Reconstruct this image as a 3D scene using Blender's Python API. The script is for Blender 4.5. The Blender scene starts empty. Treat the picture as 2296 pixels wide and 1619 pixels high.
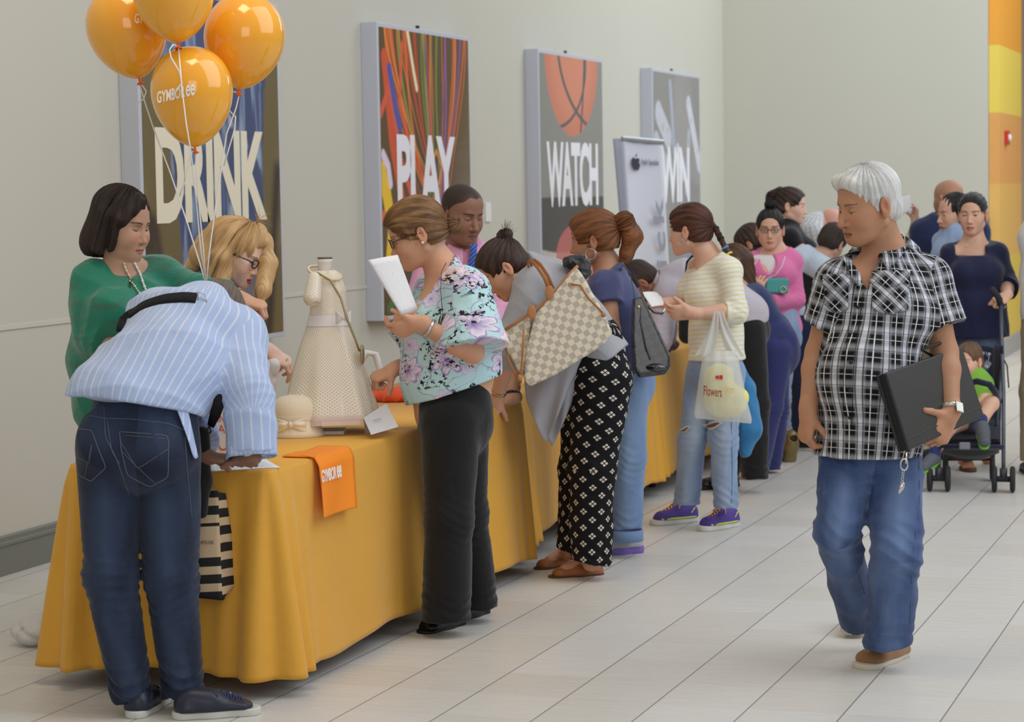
import bpy, math, random, os
import numpy as np
from mathutils import Vector, Matrix, Euler
S = bpy.context.scene
COL = S.collection
np.seterr(all='ignore')

# ---------------------------------------------------------------- camera
W, H = 2296, 1619
CAM_H = 1.66
FPX, PITCH, ROLL, YAW = 5190.25, 0.0729838, 0.0163359, 0.3350992
fwv = np.array([math.cos(YAW)*math.cos(PITCH), math.sin(YAW)*math.cos(PITCH), -math.sin(PITCH)])
_r0 = np.array([math.sin(YAW), -math.cos(YAW), 0.0]); _d0 = np.cross(fwv, _r0)
rtv = math.cos(ROLL)*_r0 + math.sin(ROLL)*_d0
dnv = -math.sin(ROLL)*_r0 + math.cos(ROLL)*_d0
C0 = np.array([0, 0, CAM_H])
cam_data = bpy.data.cameras.new('camera'); cam = bpy.data.objects.new('camera', cam_data); COL.objects.link(cam)
cam_data.sensor_width = 36.0; cam_data.lens = FPX/W*36.0; cam_data.clip_end = 200
M = Matrix(((rtv[0], -dnv[0], -fwv[0], C0[0]), (rtv[1], -dnv[1], -fwv[1], C0[1]), (rtv[2], -dnv[2], -fwv[2], C0[2]), (0, 0, 0, 1)))
cam.matrix_world = M
cam_data.dof.use_dof = True; cam_data.dof.focus_distance = 8.6; cam_data.dof.aperture_fstop = 5.0
S.camera = cam

# ---------------------------------------------------------------- light and exposure
S.view_settings.view_transform = 'Standard'; S.view_settings.look = 'None'
S.view_settings.gamma = 1.0; S.view_settings.use_curve_mapping = False
S.view_settings.exposure = -0.40
wd = bpy.data.worlds.new('world'); S.world = wd; wd.use_nodes = True
wn = wd.node_tree; bg = wn.nodes['Background']
tc = wn.nodes.new('ShaderNodeTexCoord'); sp = wn.nodes.new('ShaderNodeSeparateXYZ'); rp = wn.nodes.new('ShaderNodeValToRGB')
wn.links.new(tc.outputs['Generated'], sp.inputs[0]); wn.links.new(sp.outputs[2], rp.inputs[0]); wn.links.new(rp.outputs[0], bg.inputs[0])
rp.color_ramp.elements[0].position = 0.0; rp.color_ramp.elements[0].color = (0.58, 0.57, 0.56, 1)
rp.color_ramp.elements[1].position = 0.9; rp.color_ramp.elements[1].color = (1.0, 1.0, 1.02, 1)
bg.inputs[1].default_value = 0.62

def area_light(name, loc, target, size, power, col, sy=None):
    l = bpy.data.lights.new(name, 'AREA'); l.energy = power; l.color = col; l.shape = 'RECTANGLE'; l.size = size; l.size_y = sy or size
    o = bpy.data.objects.new(name, l); COL.objects.link(o); o.location = loc
    o.rotation_euler = (Vector(target)-Vector(loc)).to_track_quat('-Z', 'Y').to_euler()
    return o
area_light('skylight', (9.0, -3.0, 6.5), (10.5, 3.5, 0.4), 7.0, 560, (0.90, 0.96, 1.0), 9.0)
area_light('front_window', (-3.5, -2.5, 4.2), (9.0, 3.0, 0.8), 5.0, 210, (1.0, 0.98, 0.94))
area_light('ceiling_light', (6.5, 3.2, 5.2), (7.0, 5.0, 1.0), 1.2, 54, (1.0, 0.78, 0.48))
area_light('far_skylight', (20.0, 0.5, 6.0), (21.0, 4.5, 1.8), 6.0, 400, (0.90, 0.97, 1.0))

# ---------------------------------------------------------------- picking points in the place
def ray(u, v): return fwv + (u-W/2)/FPX*rtv + (v-H/2)/FPX*dnv
def at(u, v, D): return C0 + ray(u, v)*D                       # a point at distance D along the view
def on_floor(u, v, z=0.0):
    d = ray(u, v); return C0 + d*((z-CAM_H)/d[2])
def on_y(u, v, y):
    d = ray(u, v); return C0 + d*(y/d[1])
def on_x(u, v, x):
    d = ray(u, v); return C0 + d*(x/d[0])
VR = np.array([math.sin(YAW), -math.cos(YAW), 0.0])           # right of view, horizontal
VF = np.array([math.cos(YAW), math.sin(YAW), 0.0])            # away from view, horizontal
VU = np.array([0, 0, 1.0])
def vec(x, y, z): return x*VR + y*VF + z*VU
def nz(v):
    v = np.asarray(v, float); return v/(np.linalg.norm(v)+1e-12)

# ---------------------------------------------------------------- materials
_mats = {}
def lin(c):
    return tuple(((x/255.0)/12.92 if x/255.0 <= 0.04045 else ((x/255.0+0.055)/1.055)**2.4) for x in c)
class NT:
    def __init__(s, name, rough=0.6, spec=0.4):
        s.m = bpy.data.materials.new(name); s.m.use_nodes = True; s.t = s.m.node_tree; s.b = s.t.nodes['Principled BSDF']
        s.b.inputs['Roughness'].default_value = rough
        s.b.inputs['Specular IOR Level'].default_value = spec
    def n(s, typ, **kw):
        x = s.t.nodes.new(typ)
        for k, v in kw.items():
            if k.startswith('i_'): 
                key = k[2:]; key = int(key) if key.isdigit() else key
                x.inputs[key].default_value = v
            else: setattr(x, k, v)
        return x
    def l(s, a, b): s.t.links.new(a, b)
    def coord(s, kind='attr', scale=(1, 1, 1), name='cl', rot=(0, 0, 0)):
        if kind == 'attr':
            a = s.n('ShaderNodeAttribute', attribute_name=name); o = a.outputs['Vector']
        else:
            a = s.n('ShaderNodeTexCoord'); o = a.outputs['Object']
        mp = s.n('ShaderNodeMapping'); mp.inputs['Scale'].default_value = scale; mp.inputs['Rotation'].default_value = rot
        s.l(o, mp.inputs[0]); return mp.outputs[0]
    def noise(s, co, scale=5, detail=3, rough=0.5, dist=0.0):
        x = s.n('ShaderNodeTexNoise'); x.inputs['Scale'].default_value = scale; x.inputs['Detail'].default_value = detail
        x.inputs['Roughness'].default_value = rough; x.inputs['Distortion'].default_value = dist
        if co is not None: s.l(co, x.inputs['Vector'])
        return x.outputs['Fac']
    def math(s, op, a, b=None, c=None):
        x = s.n('ShaderNodeMath', operation=op)
        for i, v in enumerate((a, b, c)):
            if v is None: continue
            if isinstance(v, (int, float)): x.inputs[i].default_value = v
            else: s.l(v, x.inputs[i])
        return x.outputs[0]
    def mix(s, f, a, b, typ='MIX'):
        x = s.n('ShaderNodeMix', data_type='RGBA', blend_type=typ)
        for i, v in ((0, f), (6, a), (7, b)):
            if isinstance(v, (int, float)): x.inputs[i].default_value = v
            elif isinstance(v, tuple): x.inputs[i].default_value = (*v[:3], 1)
            else: s.l(v, x.inputs[i])
        return x.outputs[2]
    def ramp(s, f, stops, interp='LINEAR'):
        x = s.n('ShaderNodeValToRGB'); cr = x.color_ramp; cr.interpolation = interp
        while len(cr.elements) < len(stops): cr.elements.new(0.5)
        for e, (p, c) in zip(cr.elements, stops): e.position = p; e.color = (*c[:3], 1) if isinstance(c, tuple) else (c, c, c, 1)
        s.l(f, x.inputs[0]); return x.outputs[0]
    def sep(s, v):
        x = s.n('ShaderNodeSeparateXYZ'); s.l(v, x.inputs[0]); return x.outputs
    def comb(s, a, b, c=0.0):
        x = s.n('ShaderNodeCombineXYZ')
        for i, v in enumerate((a, b, c)):
            if isinstance(v, (int, float)): x.inputs[i].default_value = v
            else: s.l(v, x.inputs[i])
        return x.outputs[0]
    def color(s, c):
        if isinstance(c, tuple): s.b.inputs['Base Color'].default_value = (*c[:3], 1)
        else: s.l(c, s.b.inputs['Base Color'])
    def bump(s, f, strength=0.3, dist=0.002, prev=None):
        x = s.n('ShaderNodeBump'); x.inputs['Strength'].default_value = strength; x.inputs['Distance'].default_value = dist
        s.l(f, x.inputs['Height'])
        if prev is not None: s.l(prev, x.inputs['Normal'])
        s.l(x.outputs[0], s.b.inputs['Normal']); return x.outputs[0]
def plain(name, rgb, rough=0.6, spec=0.4, metal=0.0, bump=0.0, bscale=200, coat=0.0, trans=0.0, sheen=0.0, alpha=1.0):
    if name in _mats: return _mats[name]
    t = NT(name, rough, spec); t.color(lin(rgb)); t.b.inputs['Metallic'].default_value = metal
    if coat: t.b.inputs['Coat Weight'].default_value = coat; t.b.inputs['Coat Roughness'].default_value = 0.05
    if trans: t.b.inputs['Transmission Weight'].default_value = trans
    if sheen: t.b.inputs['Sheen Weight'].default_value = sheen
    if alpha < 1: t.b.inputs['Alpha'].default_value = alpha
    co = t.coord('obj')
    if bump: t.bump(t.noise(co, bscale, 3), bump, 0.001)
    _mats[name] = t.m; return t.m

# ---------------------------------------------------------------- objects
LOC = {}
def _own(o):
    p = o.parent; v = LOC.get(o.name, np.zeros(3)).copy()
    return v
def thing(name, label, cat, loc=(0, 0, 0), group=None):
    o = bpy.data.objects.new(name, None); COL.objects.link(o); o.location = loc; o.empty_display_size = 0.1
    LOC[o.name] = np.array(loc, float)
    o['label'] = label; o['category'] = cat
    if group: o['group'] = group
    return o
def tag(o, label=None, cat=None, group=None, kind=None):
    if label: o['label'] = label
    if cat: o['category'] = cat
    if group: o['group'] = group
    if kind: o['kind'] = kind
    return o
def mesh_from(name, v, f, smooth=True):
    me = bpy.data.meshes.new(name); v = np.asarray(v, np.float32)
    if isinstance(f, np.ndarray):
        me.vertices.add(len(v)); me.vertices.foreach_set('co', v.ravel())
        n = f.shape[1]; me.loops.add(f.size); me.loops.foreach_set('vertex_index', f.ravel().astype(np.int32))
        me.polygons.add(len(f)); me.polygons.foreach_set('loop_start', (np.arange(len(f))*n).astype(np.int32))
        me.update(calc_edges=True)
    else:
        me.from_pydata([tuple(map(float, x)) for x in v], [], [tuple(int(i) for i in x) for x in f]); me.update()
    if smooth: me.polygons.foreach_set('use_smooth', np.ones(len(me.polygons), bool))
    return me
def set_attr(me, name, arr, col=False):
    if col:
        a = me.color_attributes.new(name, 'FLOAT_COLOR', 'POINT'); d = np.ones((len(arr), 4), np.float32); d[:, :3] = arr; a.data.foreach_set('color', d.ravel())
    else:
        a = me.attributes.new(name, 'FLOAT_VECTOR', 'POINT'); a.data.foreach_set('vector', np.asarray(arr, np.float32).ravel())
def obj(name, me, mat=None, parent=None, label=None):
    """link a mesh whose vertices are in world coordinates; under a parent they become local to it"""
    if parent is None:
        co = np.empty(len(me.vertices)*3, np.float32); me.vertices.foreach_get('co', co); co = co.reshape(-1, 3)
        base = np.array([(co[:, 0].min()+co[:, 0].max())/2, (co[:, 1].min()+co[:, 1].max())/2, co[:, 2].min()]) if len(co) else np.zeros(3)
    else: base = LOC[parent.name]
    co = np.empty(len(me.vertices)*3, np.float32); me.vertices.foreach_get('co', co); co = co.reshape(-1, 3)-base.astype(np.float32)
    me.vertices.foreach_set('co', co.ravel()); me.update()
    o = bpy.data.objects.new(name, me); COL.objects.link(o)
    if mat is not None:
        for m in (mat if isinstance(mat, (list, tuple)) else [mat]): me.materials.append(m)
    if parent is None: o.location = base; LOC[o.name] = base
    else: o.parent = parent; LOC[o.name] = base
    if label: o['label'] = label
    return o

class MB:
    """collects simple shapes into one mesh"""
    def __init__(s): s.v = []; s.f = []; s.uv = []
    def add(s, v, f):
        b = len(s.v); s.v += [tuple(x) for x in v]; s.f += [tuple(i+b for i in q) for q in f]; return s
    def box(s, lo, hi, basis=None, o=(0, 0, 0)):
        lo = np.minimum(lo, hi).astype(float); hi2 = np.maximum(lo, hi).astype(float)
        c = [(x, y, z) for z in (lo[2], hi2[2]) for y in (lo[1], hi2[1]) for x in (lo[0], hi2[0])]
        if basis is not None: c = [np.asarray(o)+p[0]*basis[0]+p[1]*basis[1]+p[2]*basis[2] for p in c]
        return s.add(c, [(0, 2, 3, 1), (4, 5, 7, 6), (0, 1, 5, 4), (2, 6, 7, 3), (0, 4, 6, 2), (1, 3, 7, 5)])
    def prism(s, poly, a, b, basis, o):
        """poly in basis[0],basis[1]; extruded from a to b along basis[2]"""
        n = len(poly); v = [np.asarray(o)+p[0]*basis[0]+p[1]*basis[1]+t*basis[2] for t in (a, b) for p in poly]
        f = [tuple(range(n))[::-1], tuple(range(n, 2*n))]+[(i, (i+1) % n, (i+1) % n+n, i+n) for i in range(n)]
        return s.add(v, f)
    def tube(s, pts, r, n=8, closed=False, flat=None):
        pts = [np.asarray(p, float) for p in pts]; m = len(pts); rs = r if hasattr(r, '__len__') else [r]*m
        ref = None; v = []
        for i, p in enumerate(pts):
            if closed: d = pts[(i+1) % m]-pts[i-1]
            else: d = pts[min(i+1, m-1)]-pts[max(i-1, 0)]
            d = nz(d)
            if ref is None: ref = nz(np.cross(d, (0.3, 0.2, 1.0) if abs(d[2]) < .9 else (1, 0, 0)))
            ref = nz(ref-d*(ref@d)); q = np.cross(d, ref)
            for k in range(n):
                t = 2*math.pi*k/n
                if flat is not None:
                    fl_ = nz(np.asarray(flat)-d*(np.asarray(flat)@d)); sd = np.cross(d, fl_)
                    v.append(p+sd*math.cos(t)*rs[i]+fl_*math.sin(t)*rs[i]*0.15)
                else: v.append(p+ref*math.cos(t)*rs[i]+q*math.sin(t)*rs[i])
        f = []
        for i in range(m if closed else m-1):
            j = (i+1) % m
            for k in range(n): f.append((i*n+k, i*n+(k+1) % n, j*n+(k+1) % n, j*n+k))
        if not closed: f += [tuple(range(n))[::-1], tuple(range((m-1)*n, m*n))]
        return s.add(v, f)
    def sphere(s, c, r, n=10, basis=None):
        v = []; r = r if hasattr(r, '__len__') else (r, r, r); B = np.eye(3) if basis is None else basis
        for i in range(n+1):
            t = math.pi*i/n
            for k in range(2*n):
                p = math.pi*k/n; q = (r[0]*math.sin(t)*math.cos(p), r[1]*math.sin(t)*math.sin(p), r[2]*math.cos(t))
                v.append(np.asarray(c)+q[0]*B[0]+q[1]*B[1]+q[2]*B[2])
        f = [(i*2*n+k, (i+1)*2*n+k, (i+1)*2*n+(k+1) % (2*n), i*2*n+(k+1) % (2*n)) for i in range(n) for k in range(2*n)]
        return s.add(v, f)
    def lathe(s, prof, o, n=32, basis=None):
        B = np.eye(3) if basis is None else basis; v = []
        for (r, z) in prof:
            for k in range(n):
                t = 2*math.pi*k/n; v.append(np.asarray(o)+r*math.cos(t)*B[0]+r*math.sin(t)*B[1]+z*B[2])
        f = [(i*n+k, i*n+(k+1) % n, (i+1)*n+(k+1) % n, (i+1)*n+k) for i in range(len(prof)-1) for k in range(n)]
        return s.add(v, f)
    def grid(s, fn, nu, nv):
        v = [fn(i/nu, j/nv) for j in range(nv+1) for i in range(nu+1)]
        return s.add(v, [(j*(nu+1)+i, j*(nu+1)+i+1, (j+1)*(nu+1)+i+1, (j+1)*(nu+1)+i) for j in range(nv) for i in range(nu)])
    def build(s, name, mat, parent=None, smooth=False, label=None, bevel=0, thick=0, cl=None):
        me = mesh_from(name, s.v, s.f, smooth)
        if cl is not None: set_attr(me, 'cl', cl(np.array(s.v)))
        o = obj(name, me, mat, parent, label)
        if thick:
            m = o.modifiers.new('thick', 'SOLIDIFY'); m.thickness = thick; m.offset = 0
        if bevel:
            m = o.modifiers.new('bevel', 'BEVEL'); m.width = bevel; m.segments = 2; m.limit_method = 'ANGLE'
        return o

def logo_mb(width, height, o, ex, ey, ez, depth=0.001, bold=0.02):
    """the shop name, its two small letters as tall as the capitals"""
    a = text_mb('GYMBOR', width*.74, height, o, ex, ey, ez, depth, bold); b = text_mb('ee', width*.24, height, np.asarray(o)+np.asarray(ex)*width*.76, ex, ey, ez, depth, bold); return a.add(b.v, b.f)
def text_mb(txt, width, height, o, ex, ey, ez, depth=0.001, bold=0.0, italic=0.0, slant=0.0, spacing=1.0, align=0.0):
    """letters as a thin solid lying in the plane ex, ey at o (lower left), squeezed to width x height"""
    cu = bpy.data.curves.new('txt', 'FONT'); cu.body = txt; cu.size = 1; cu.offset = bold; cu.shear = slant; cu.space_character = spacing; cu.resolution_u = 4
    cu.fill_mode = 'BOTH'; cu.extrude = 0.5
    t = bpy.data.objects.new('txt', cu); COL.objects.link(t)
    dg = bpy.context.evaluated_depsgraph_get(); me = bpy.data.meshes.new_from_object(t.evaluated_get(dg))
    v = np.empty(len(me.vertices)*3); me.vertices.foreach_get('co', v); v = v.reshape(-1, 3)
    f = [tuple(p.vertices) for p in me.polygons]
    bpy.data.objects.remove(t); bpy.data.curves.remove(cu); bpy.data.meshes.remove(me)
    lo = v.min(0); hi = v.max(0)
    v[:, 0] = (v[:, 0]-lo[0])/(hi[0]-lo[0])*width; v[:, 1] = (v[:, 1]-lo[1])/(hi[1]-lo[1])*height; v[:, 2] = (v[:, 2]+0.5)*depth
    mb = MB(); w = np.asarray(o)+v[:, :1]*np.asarray(ex)+v[:, 1:2]*np.asarray(ey)+v[:, 2:3]*np.asarray(ez)
    mb.add(w, f); mb.flat = v; return mb
# ================================================================ the setting
YW, XF = 5.49, 22.16                                            # left wall plane, far wall plane
def paint(name, rgb, rough=0.7, var=0.03):
    t = NT(name, rough, 0.25); co = t.coord('obj', (1, 1, 1))
    n = t.noise(co, 0.8, 2); b = lin(rgb)
    t.color(t.mix(n, tuple(x*(1-var) for x in b), tuple(x*(1+var) for x in b)))
    t.bump(t.noise(co, 180, 2), 0.05, 0.001); return t.m
wall_m = paint('wall_paint', (201, 199, 188))
base_m = paint('baseboard_paint', (126, 128, 122), 0.5)
# floor tiles
t = NT('floor_tile', 0.36, 0.45); co = t.coord('obj'); x, y, z = t.sep(co)
TX, TY = 0.328, 0.3072
gy = t.math('ABSOLUTE', t.math('SUBTRACT', t.math('FRACT', t.math('DIVIDE', t.math('SUBTRACT', y, 0.169-3.072+TY/2), TY)), 0.5))
gx = t.math('ABSOLUTE', t.math('SUBTRACT', t.math('FRACT', t.math('DIVIDE', t.math('SUBTRACT', x, 7.895-6.56+TX/2), TX)), 0.5))
iy = t.math('FLOOR', t.math('DIVIDE', t.math('SUBTRACT', y, 0.169-3.072), TY)); ix = t.math('FLOOR', t.math('DIVIDE', t.math('SUBTRACT', x, 7.895-6.56), TX))
wn_ = t.n('ShaderNodeTexWhiteNoise', noise_dimensions='2D'); t.l(t.comb(ix, iy), wn_.inputs['Vector'])
tone = t.ramp(wn_.outputs['Value'], [(0.0, lin((210, 207, 202))), (0.5, lin((215, 214, 211))), (1.0, lin((219, 219, 219)))])
mott = t.noise(co, 5.5, 6, 0.65)
c1 = t.mix(t.math('MULTIPLY', mott, 0.55), tone, lin((200, 194, 186)), 'MIX')
ly = t.math('LESS_THAN', gy, 0.0085); lx = t.math('LESS_THAN', gx, 0.0045)
c2 = t.mix(t.math('MULTIPLY', lx, 0.5), c1, lin((188, 184, 178)))
c3 = t.mix(t.math('MULTIPLY', ly, 0.85), c2, lin((118, 116, 114)))
t.color(c3)
mp = t.coord('obj', (9, 2.2, 1), rot=(0, 0, 0.5)); sl = t.noise(mp, 2.4, 7, 0.6, 0.8)
b1 = t.bump(sl, 0.55, 0.008)
gr = t.math('MINIMUM', t.math('MULTIPLY', gy, 30), t.math('MULTIPLY', gx, 30)); gr2 = t.math('MINIMUM', gr, 0.4)
t.bump(gr2, 0.6, 0.002, b1)
t.l(t.math('MULTIPLY_ADD', mott, 0.25, 0.26), t.b.inputs['Roughness'])
mb = MB(); mb.add([(-6, -9, 0), (34, -9, 0), (34, 9, 0), (-6, 9, 0)], [(0, 1, 2, 3)])
tag(mb.build('floor', t.m), 'pale cream tiled floor', None, kind='structure')
# left wall with its reveal line and skirting
mb = MB(); mb.box((-2, YW, 0), (XF, YW+0.2, 7)); tag(mb.build('wall_left', wall_m), 'cream painted wall behind the tables', kind='structure')
mb = MB(); mb.box((-2, YW-0.006, 1.085), (XF, YW, 1.105)); tag(mb.build('trim_1', paint('trim_paint', (206, 204, 196), 0.5)), 'thin raised line along the cream wall', kind='structure')
mb = MB(); prof = [(0, 0), (-0.016, 0), (-0.016, 0.125), (-0.022, 0.13), (-0.022, 0.142), (-0.012, 0.147), (-0.012, 0.165), (-0.004, 0.172), (0, 0.172)]
mb.prism([(p[0]*1.0, p[1]*1.03) for p in prof], -2, XF-0.02, (np.array([0, 1, 0.]), np.array([0, 0, 1.]), np.array([1., 0, 0])), (0, YW, 0))
tag(mb.build('baseboard_left', base_m), 'grey moulded skirting along the cream wall', kind='structure')
# far wall, the coloured return of its end, and what lies past it
YR = 2.925
mb = MB(); mb.box((XF, YR+0.004, 0), (XF+0.3, YW, 7)); tag(mb.build('wall_far', wall_m), 'grey cream wall at the far end of the hall', kind='structure')
mb = MB(); mb.box((XF-0.016, YR, 0), (XF, YW-0.02, 0.18)); tag(mb.build('baseboard_far', base_m), 'grey skirting of the far wall', kind='structure')
t = NT('painted_return', 0.6, 0.3); co = t.coord('obj'); x, y, z = t.sep(co)
def bandnode(z0, slope=0.0):
    return t.math('GREATER_THAN', z, z0)
cA = t.mix(bandnode(0.97), lin((232, 202, 92)), lin((234, 186, 104)))
cB = t.mix(bandnode(1.66), cA, lin((230, 168, 98))); cC = t.mix(bandnode(2.33), cB, lin((238, 212, 96))); cD = t.mix(bandnode(2.96), cC, lin((240, 168, 66)))
t.color(cD); band_m = t.m
mb = MB(); mb.box((XF-0.001, YR-0.10, 0.18), (23.86, YR, 7)); mbx = mb
o_ = mb.build('wall_return', band_m); o_.location.z = 0; tag(o_, 'wall end painted in yellow and orange bands', kind='structure')
co_ = np.array([v.co for v in o_.data.vertices]); 
for v in o_.data.vertices: v.co.z += 0.18
mb = MB(); mb.box((XF-0.02, YR-0.12, 0), (23.88, YR, 0.18)); tag(mb.build('baseboard_return', paint('skirt_pale', (176, 176, 172), 0.5)), 'pale grey skirting under the banded wall end', kind='structure')
tan = paint('tan_wall', (206, 190, 172))
mb = MB(); mb.box((30, -6, 0.0), (30.3, 5, 8)); tag(mb.build('wall_corridor', tan), 'tan wall down the far corridor', kind='structure')
mb = MB(); mb.box((29.97, -6, 0), (30, 5, 0.42)); tag(mb.build('baseboard_corridor', paint('tan_skirt', (140, 126, 112), 0.5)), 'brown skirting of the tan corridor wall', kind='structure')
mb = MB(); mb.box((26.0, -4, 3.87), (30, 3.0, 4.6)); tag(mb.build('ceiling_soffit', paint('soffit_rust', (178, 92, 42))), 'rust coloured soffit over the corridor', kind='structure')

def wall_item(name, u0, v0, u1, v1, label, cat, mat, d=0.02, x=None):
    mb = MB()
    if x is None: a = on_y(u0, v0, YW-d); b = on_y(u1, v1, YW-d); mb.box((a[0], YW-d, b[2]), (b[0], YW, a[2]))
    else: a = on_x(u0, v0, x-d); b = on_x(u1, v1, x-d); mb.box((x-d, a[1], b[2]), (x, b[1], a[2]))
    o = mb.build(name, mat, bevel=0.003); tag(o, label, cat); return o
wall_item('switch_plate', 1090, 455, 1102, 497, 'small white plate on the cream wall right of the second poster', 'wall plate', plain('plate_white', (232, 232, 230), 0.4), 0.012)
o = thing('fire_alarm', 'small red and white fire alarm on the orange banded wall end', 'alarm', (22.95, YR-0.1, 2.2))
p = on_y(2254, 309, YR-0.1)
mb = MB(); mb.box((p[0]-.07, YR-0.135, p[2]-.07), (p[0]+.07, YR-0.1, p[2]+.07)); mb.build('base', plain('alarm_red', (196, 52, 44), 0.4), o, bevel=0.01)
mb = MB(); mb.sphere((p[0], YR-0.14, p[2]), (0.035, 0.02, 0.035), 8); mb.build('strobe', plain('plate_white', (232, 232, 230)), o, True)
mb = MB(); a = on_x(2213, 488, XF-0.05); mb.box((XF-0.06, a[1]-0.02, 0.9), (XF-0.002, a[1]+0.2, a[2])); o = mb.build('corner_panel', plain('steel', (150, 150, 156), 0.35, metal=0.6), bevel=0.004)
tag(o, 'grey metal panel at the end of the far wall behind the navy top woman', 'panel')

# ---------------------------------------------------------------- posters
alu = plain('poster_frame', (200, 204, 218), 0.42, metal=0.15)
def paint_mat(name, rough=0.3, coat=0.14):
    t = NT(name, rough, 0.5); a = t.n('ShaderNodeAttribute', attribute_name='col'); t.l(a.outputs['Color'], t.b.inputs['Base Color'])
    t.b.inputs['Coat Weight'].default_value = coat; t.b.inputs['Coat Roughness'].default_value = 0.03
    return t.m
art_m = paint_mat('printed_art'); vcol_m = paint_mat('painted_surface', 0.6, 0.0)
def fbm(s, t, f, seed, oct=4):
    r = np.random.RandomState(seed); o = np.zeros_like(s)
    for k in range(oct):
        for j in range(3):
            a = r.uniform(0, 6.28); kx, ky = f*2**k*math.cos(a), f*2**k*math.sin(a)
            o = o+np.sin(kx*s+ky*t+r.uniform(0, 6.28)+1.5*o)/(2**k)
    return o/3
def lay(img, m, c):
    c = np.asarray(lin(c)); return img*(1-m[..., None])+c*m[..., None]
def sm(x, a, b): 
    q = np.clip((x-a)/(b-a), 0, 1); return q*q*(3-2*q)
PT, PB, PW = 2.70, 0.885, 1.62
def poster(x0, word, art, label, wpx, col=(238, 238, 246)):
    yf = YW-0.107
    o = thing('wall_poster', label, 'poster', (x0+PW/2, YW-0.05, PB), 'four tall framed posters on the cream wall')
    mb = MB(); mb.box((x0, yf, PB), (x0+PW, YW, PT)); mb.build('frame', alu, o, bevel=0.004)
    mb = MB(); mb.box((x0+PW*.48-.01, yf+.03, PT), (x0+PW*.48+.01, yf+.05, PT+.025)); mb.build('hanger', plain('dark_metal', (70, 70, 72), 0.4, metal=0.8), o)
    nu, nv = 230, 262; s, tt = np.meshgrid(np.linspace(0, 1, nu+1), np.linspace(0, 1, nv+1))
    img = art(s, tt); b = 0.028
    v = np.stack([x0+b+s*(PW-2*b), np.full_like(s, yf-0.0015), PB+b+tt*(PT-PB-2*b)], -1).reshape(-1, 3)
    i = np.arange(nu)[None, :]+np.arange(nv)[:, None]*(nu+1); f = np.stack([i, i+1, i+nu+2, i+nu+1], -1).reshape(-1, 4)
    me = mesh_from('print', v, f); set_attr(me, 'col', img.reshape(-1, 3), True); obj('print', me, art_m, o)
    if word:
        (ua, va), (ub, vb) = wpx; a = on_y(ua, va, yf); c = on_y(ub, vb, yf); zt = on_y(ua, va, yf)[2]
        mb = text_mb(word, c[0]-a[0], zt-c[2], (a[0], yf-0.0025, c[2]), (1, 0, 0), (0, 0, 1), (0, -1, 0), 0.0015, bold=0.035, spacing=0.92)
        mb.build('lettering', plain('poster_letter_'+word.lower(), col, 0.35), o)
    return o
def seg(s, t, p, q, w, asp=1.12):
    dx, dy = q[0]-p[0], (q[1]-p[1])*asp; h = np.clip(((s-p[0])*dx+(t-p[1])*asp*dy)/(dx*dx+dy*dy+1e-9), 0, 1)
    return np.hypot(s-p[0]-h*dx, (t-p[1])*asp-h*dy)-w
def art_drink(s, t):
    img = np.ones(s.shape+(3,))*np.asarray(lin((112, 100, 66))); n = fbm(s, t, 8, 1); n2 = fbm(s, t*0.5, 30, 2)
    img = lay(img, sm(n, .2, .9)*.4, (150, 132, 84))
    L = 0.10+0.17*(1-t)+.012*n2; R = 0.93-0.10*(1-t)+.012*n2
    g = sm(s, L, L+.02)*sm(-s, -R, -R+.02)
    img = lay(img, g, (66, 82, 124)); img = lay(img, g*sm(fbm(s*1.2, t*.25, 34, 3, 3), 0.0, 1.0), (136, 158, 190)); img = lay(img, g*sm(fbm(s*1.3, t*.3, 26, 4, 3), .3, 1.2), (52, 48, 82))
    img = lay(img, g*sm(fbm(s, t*.4, 60, 5, 2), .5, 1.2)*.8, (176, 192, 212)); img = lay(img, g*sm(-t, -.33, -.05)*.6, (150, 140, 120))
    img = lay(img, sm(-seg(s, t, (.02, .32), (.12, .0), .1), 0, .05)*.8, (44, 36, 36)); img = lay(img, sm(-seg(s, t, (.88, .0), (.98, .5), .06), 0, .06)*.85, (34, 32, 40))
    img = lay(img, sm(-t+.14*np.cos(s*3)+.02*n, -.05, .05), (72, 52, 34)); return img
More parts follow.
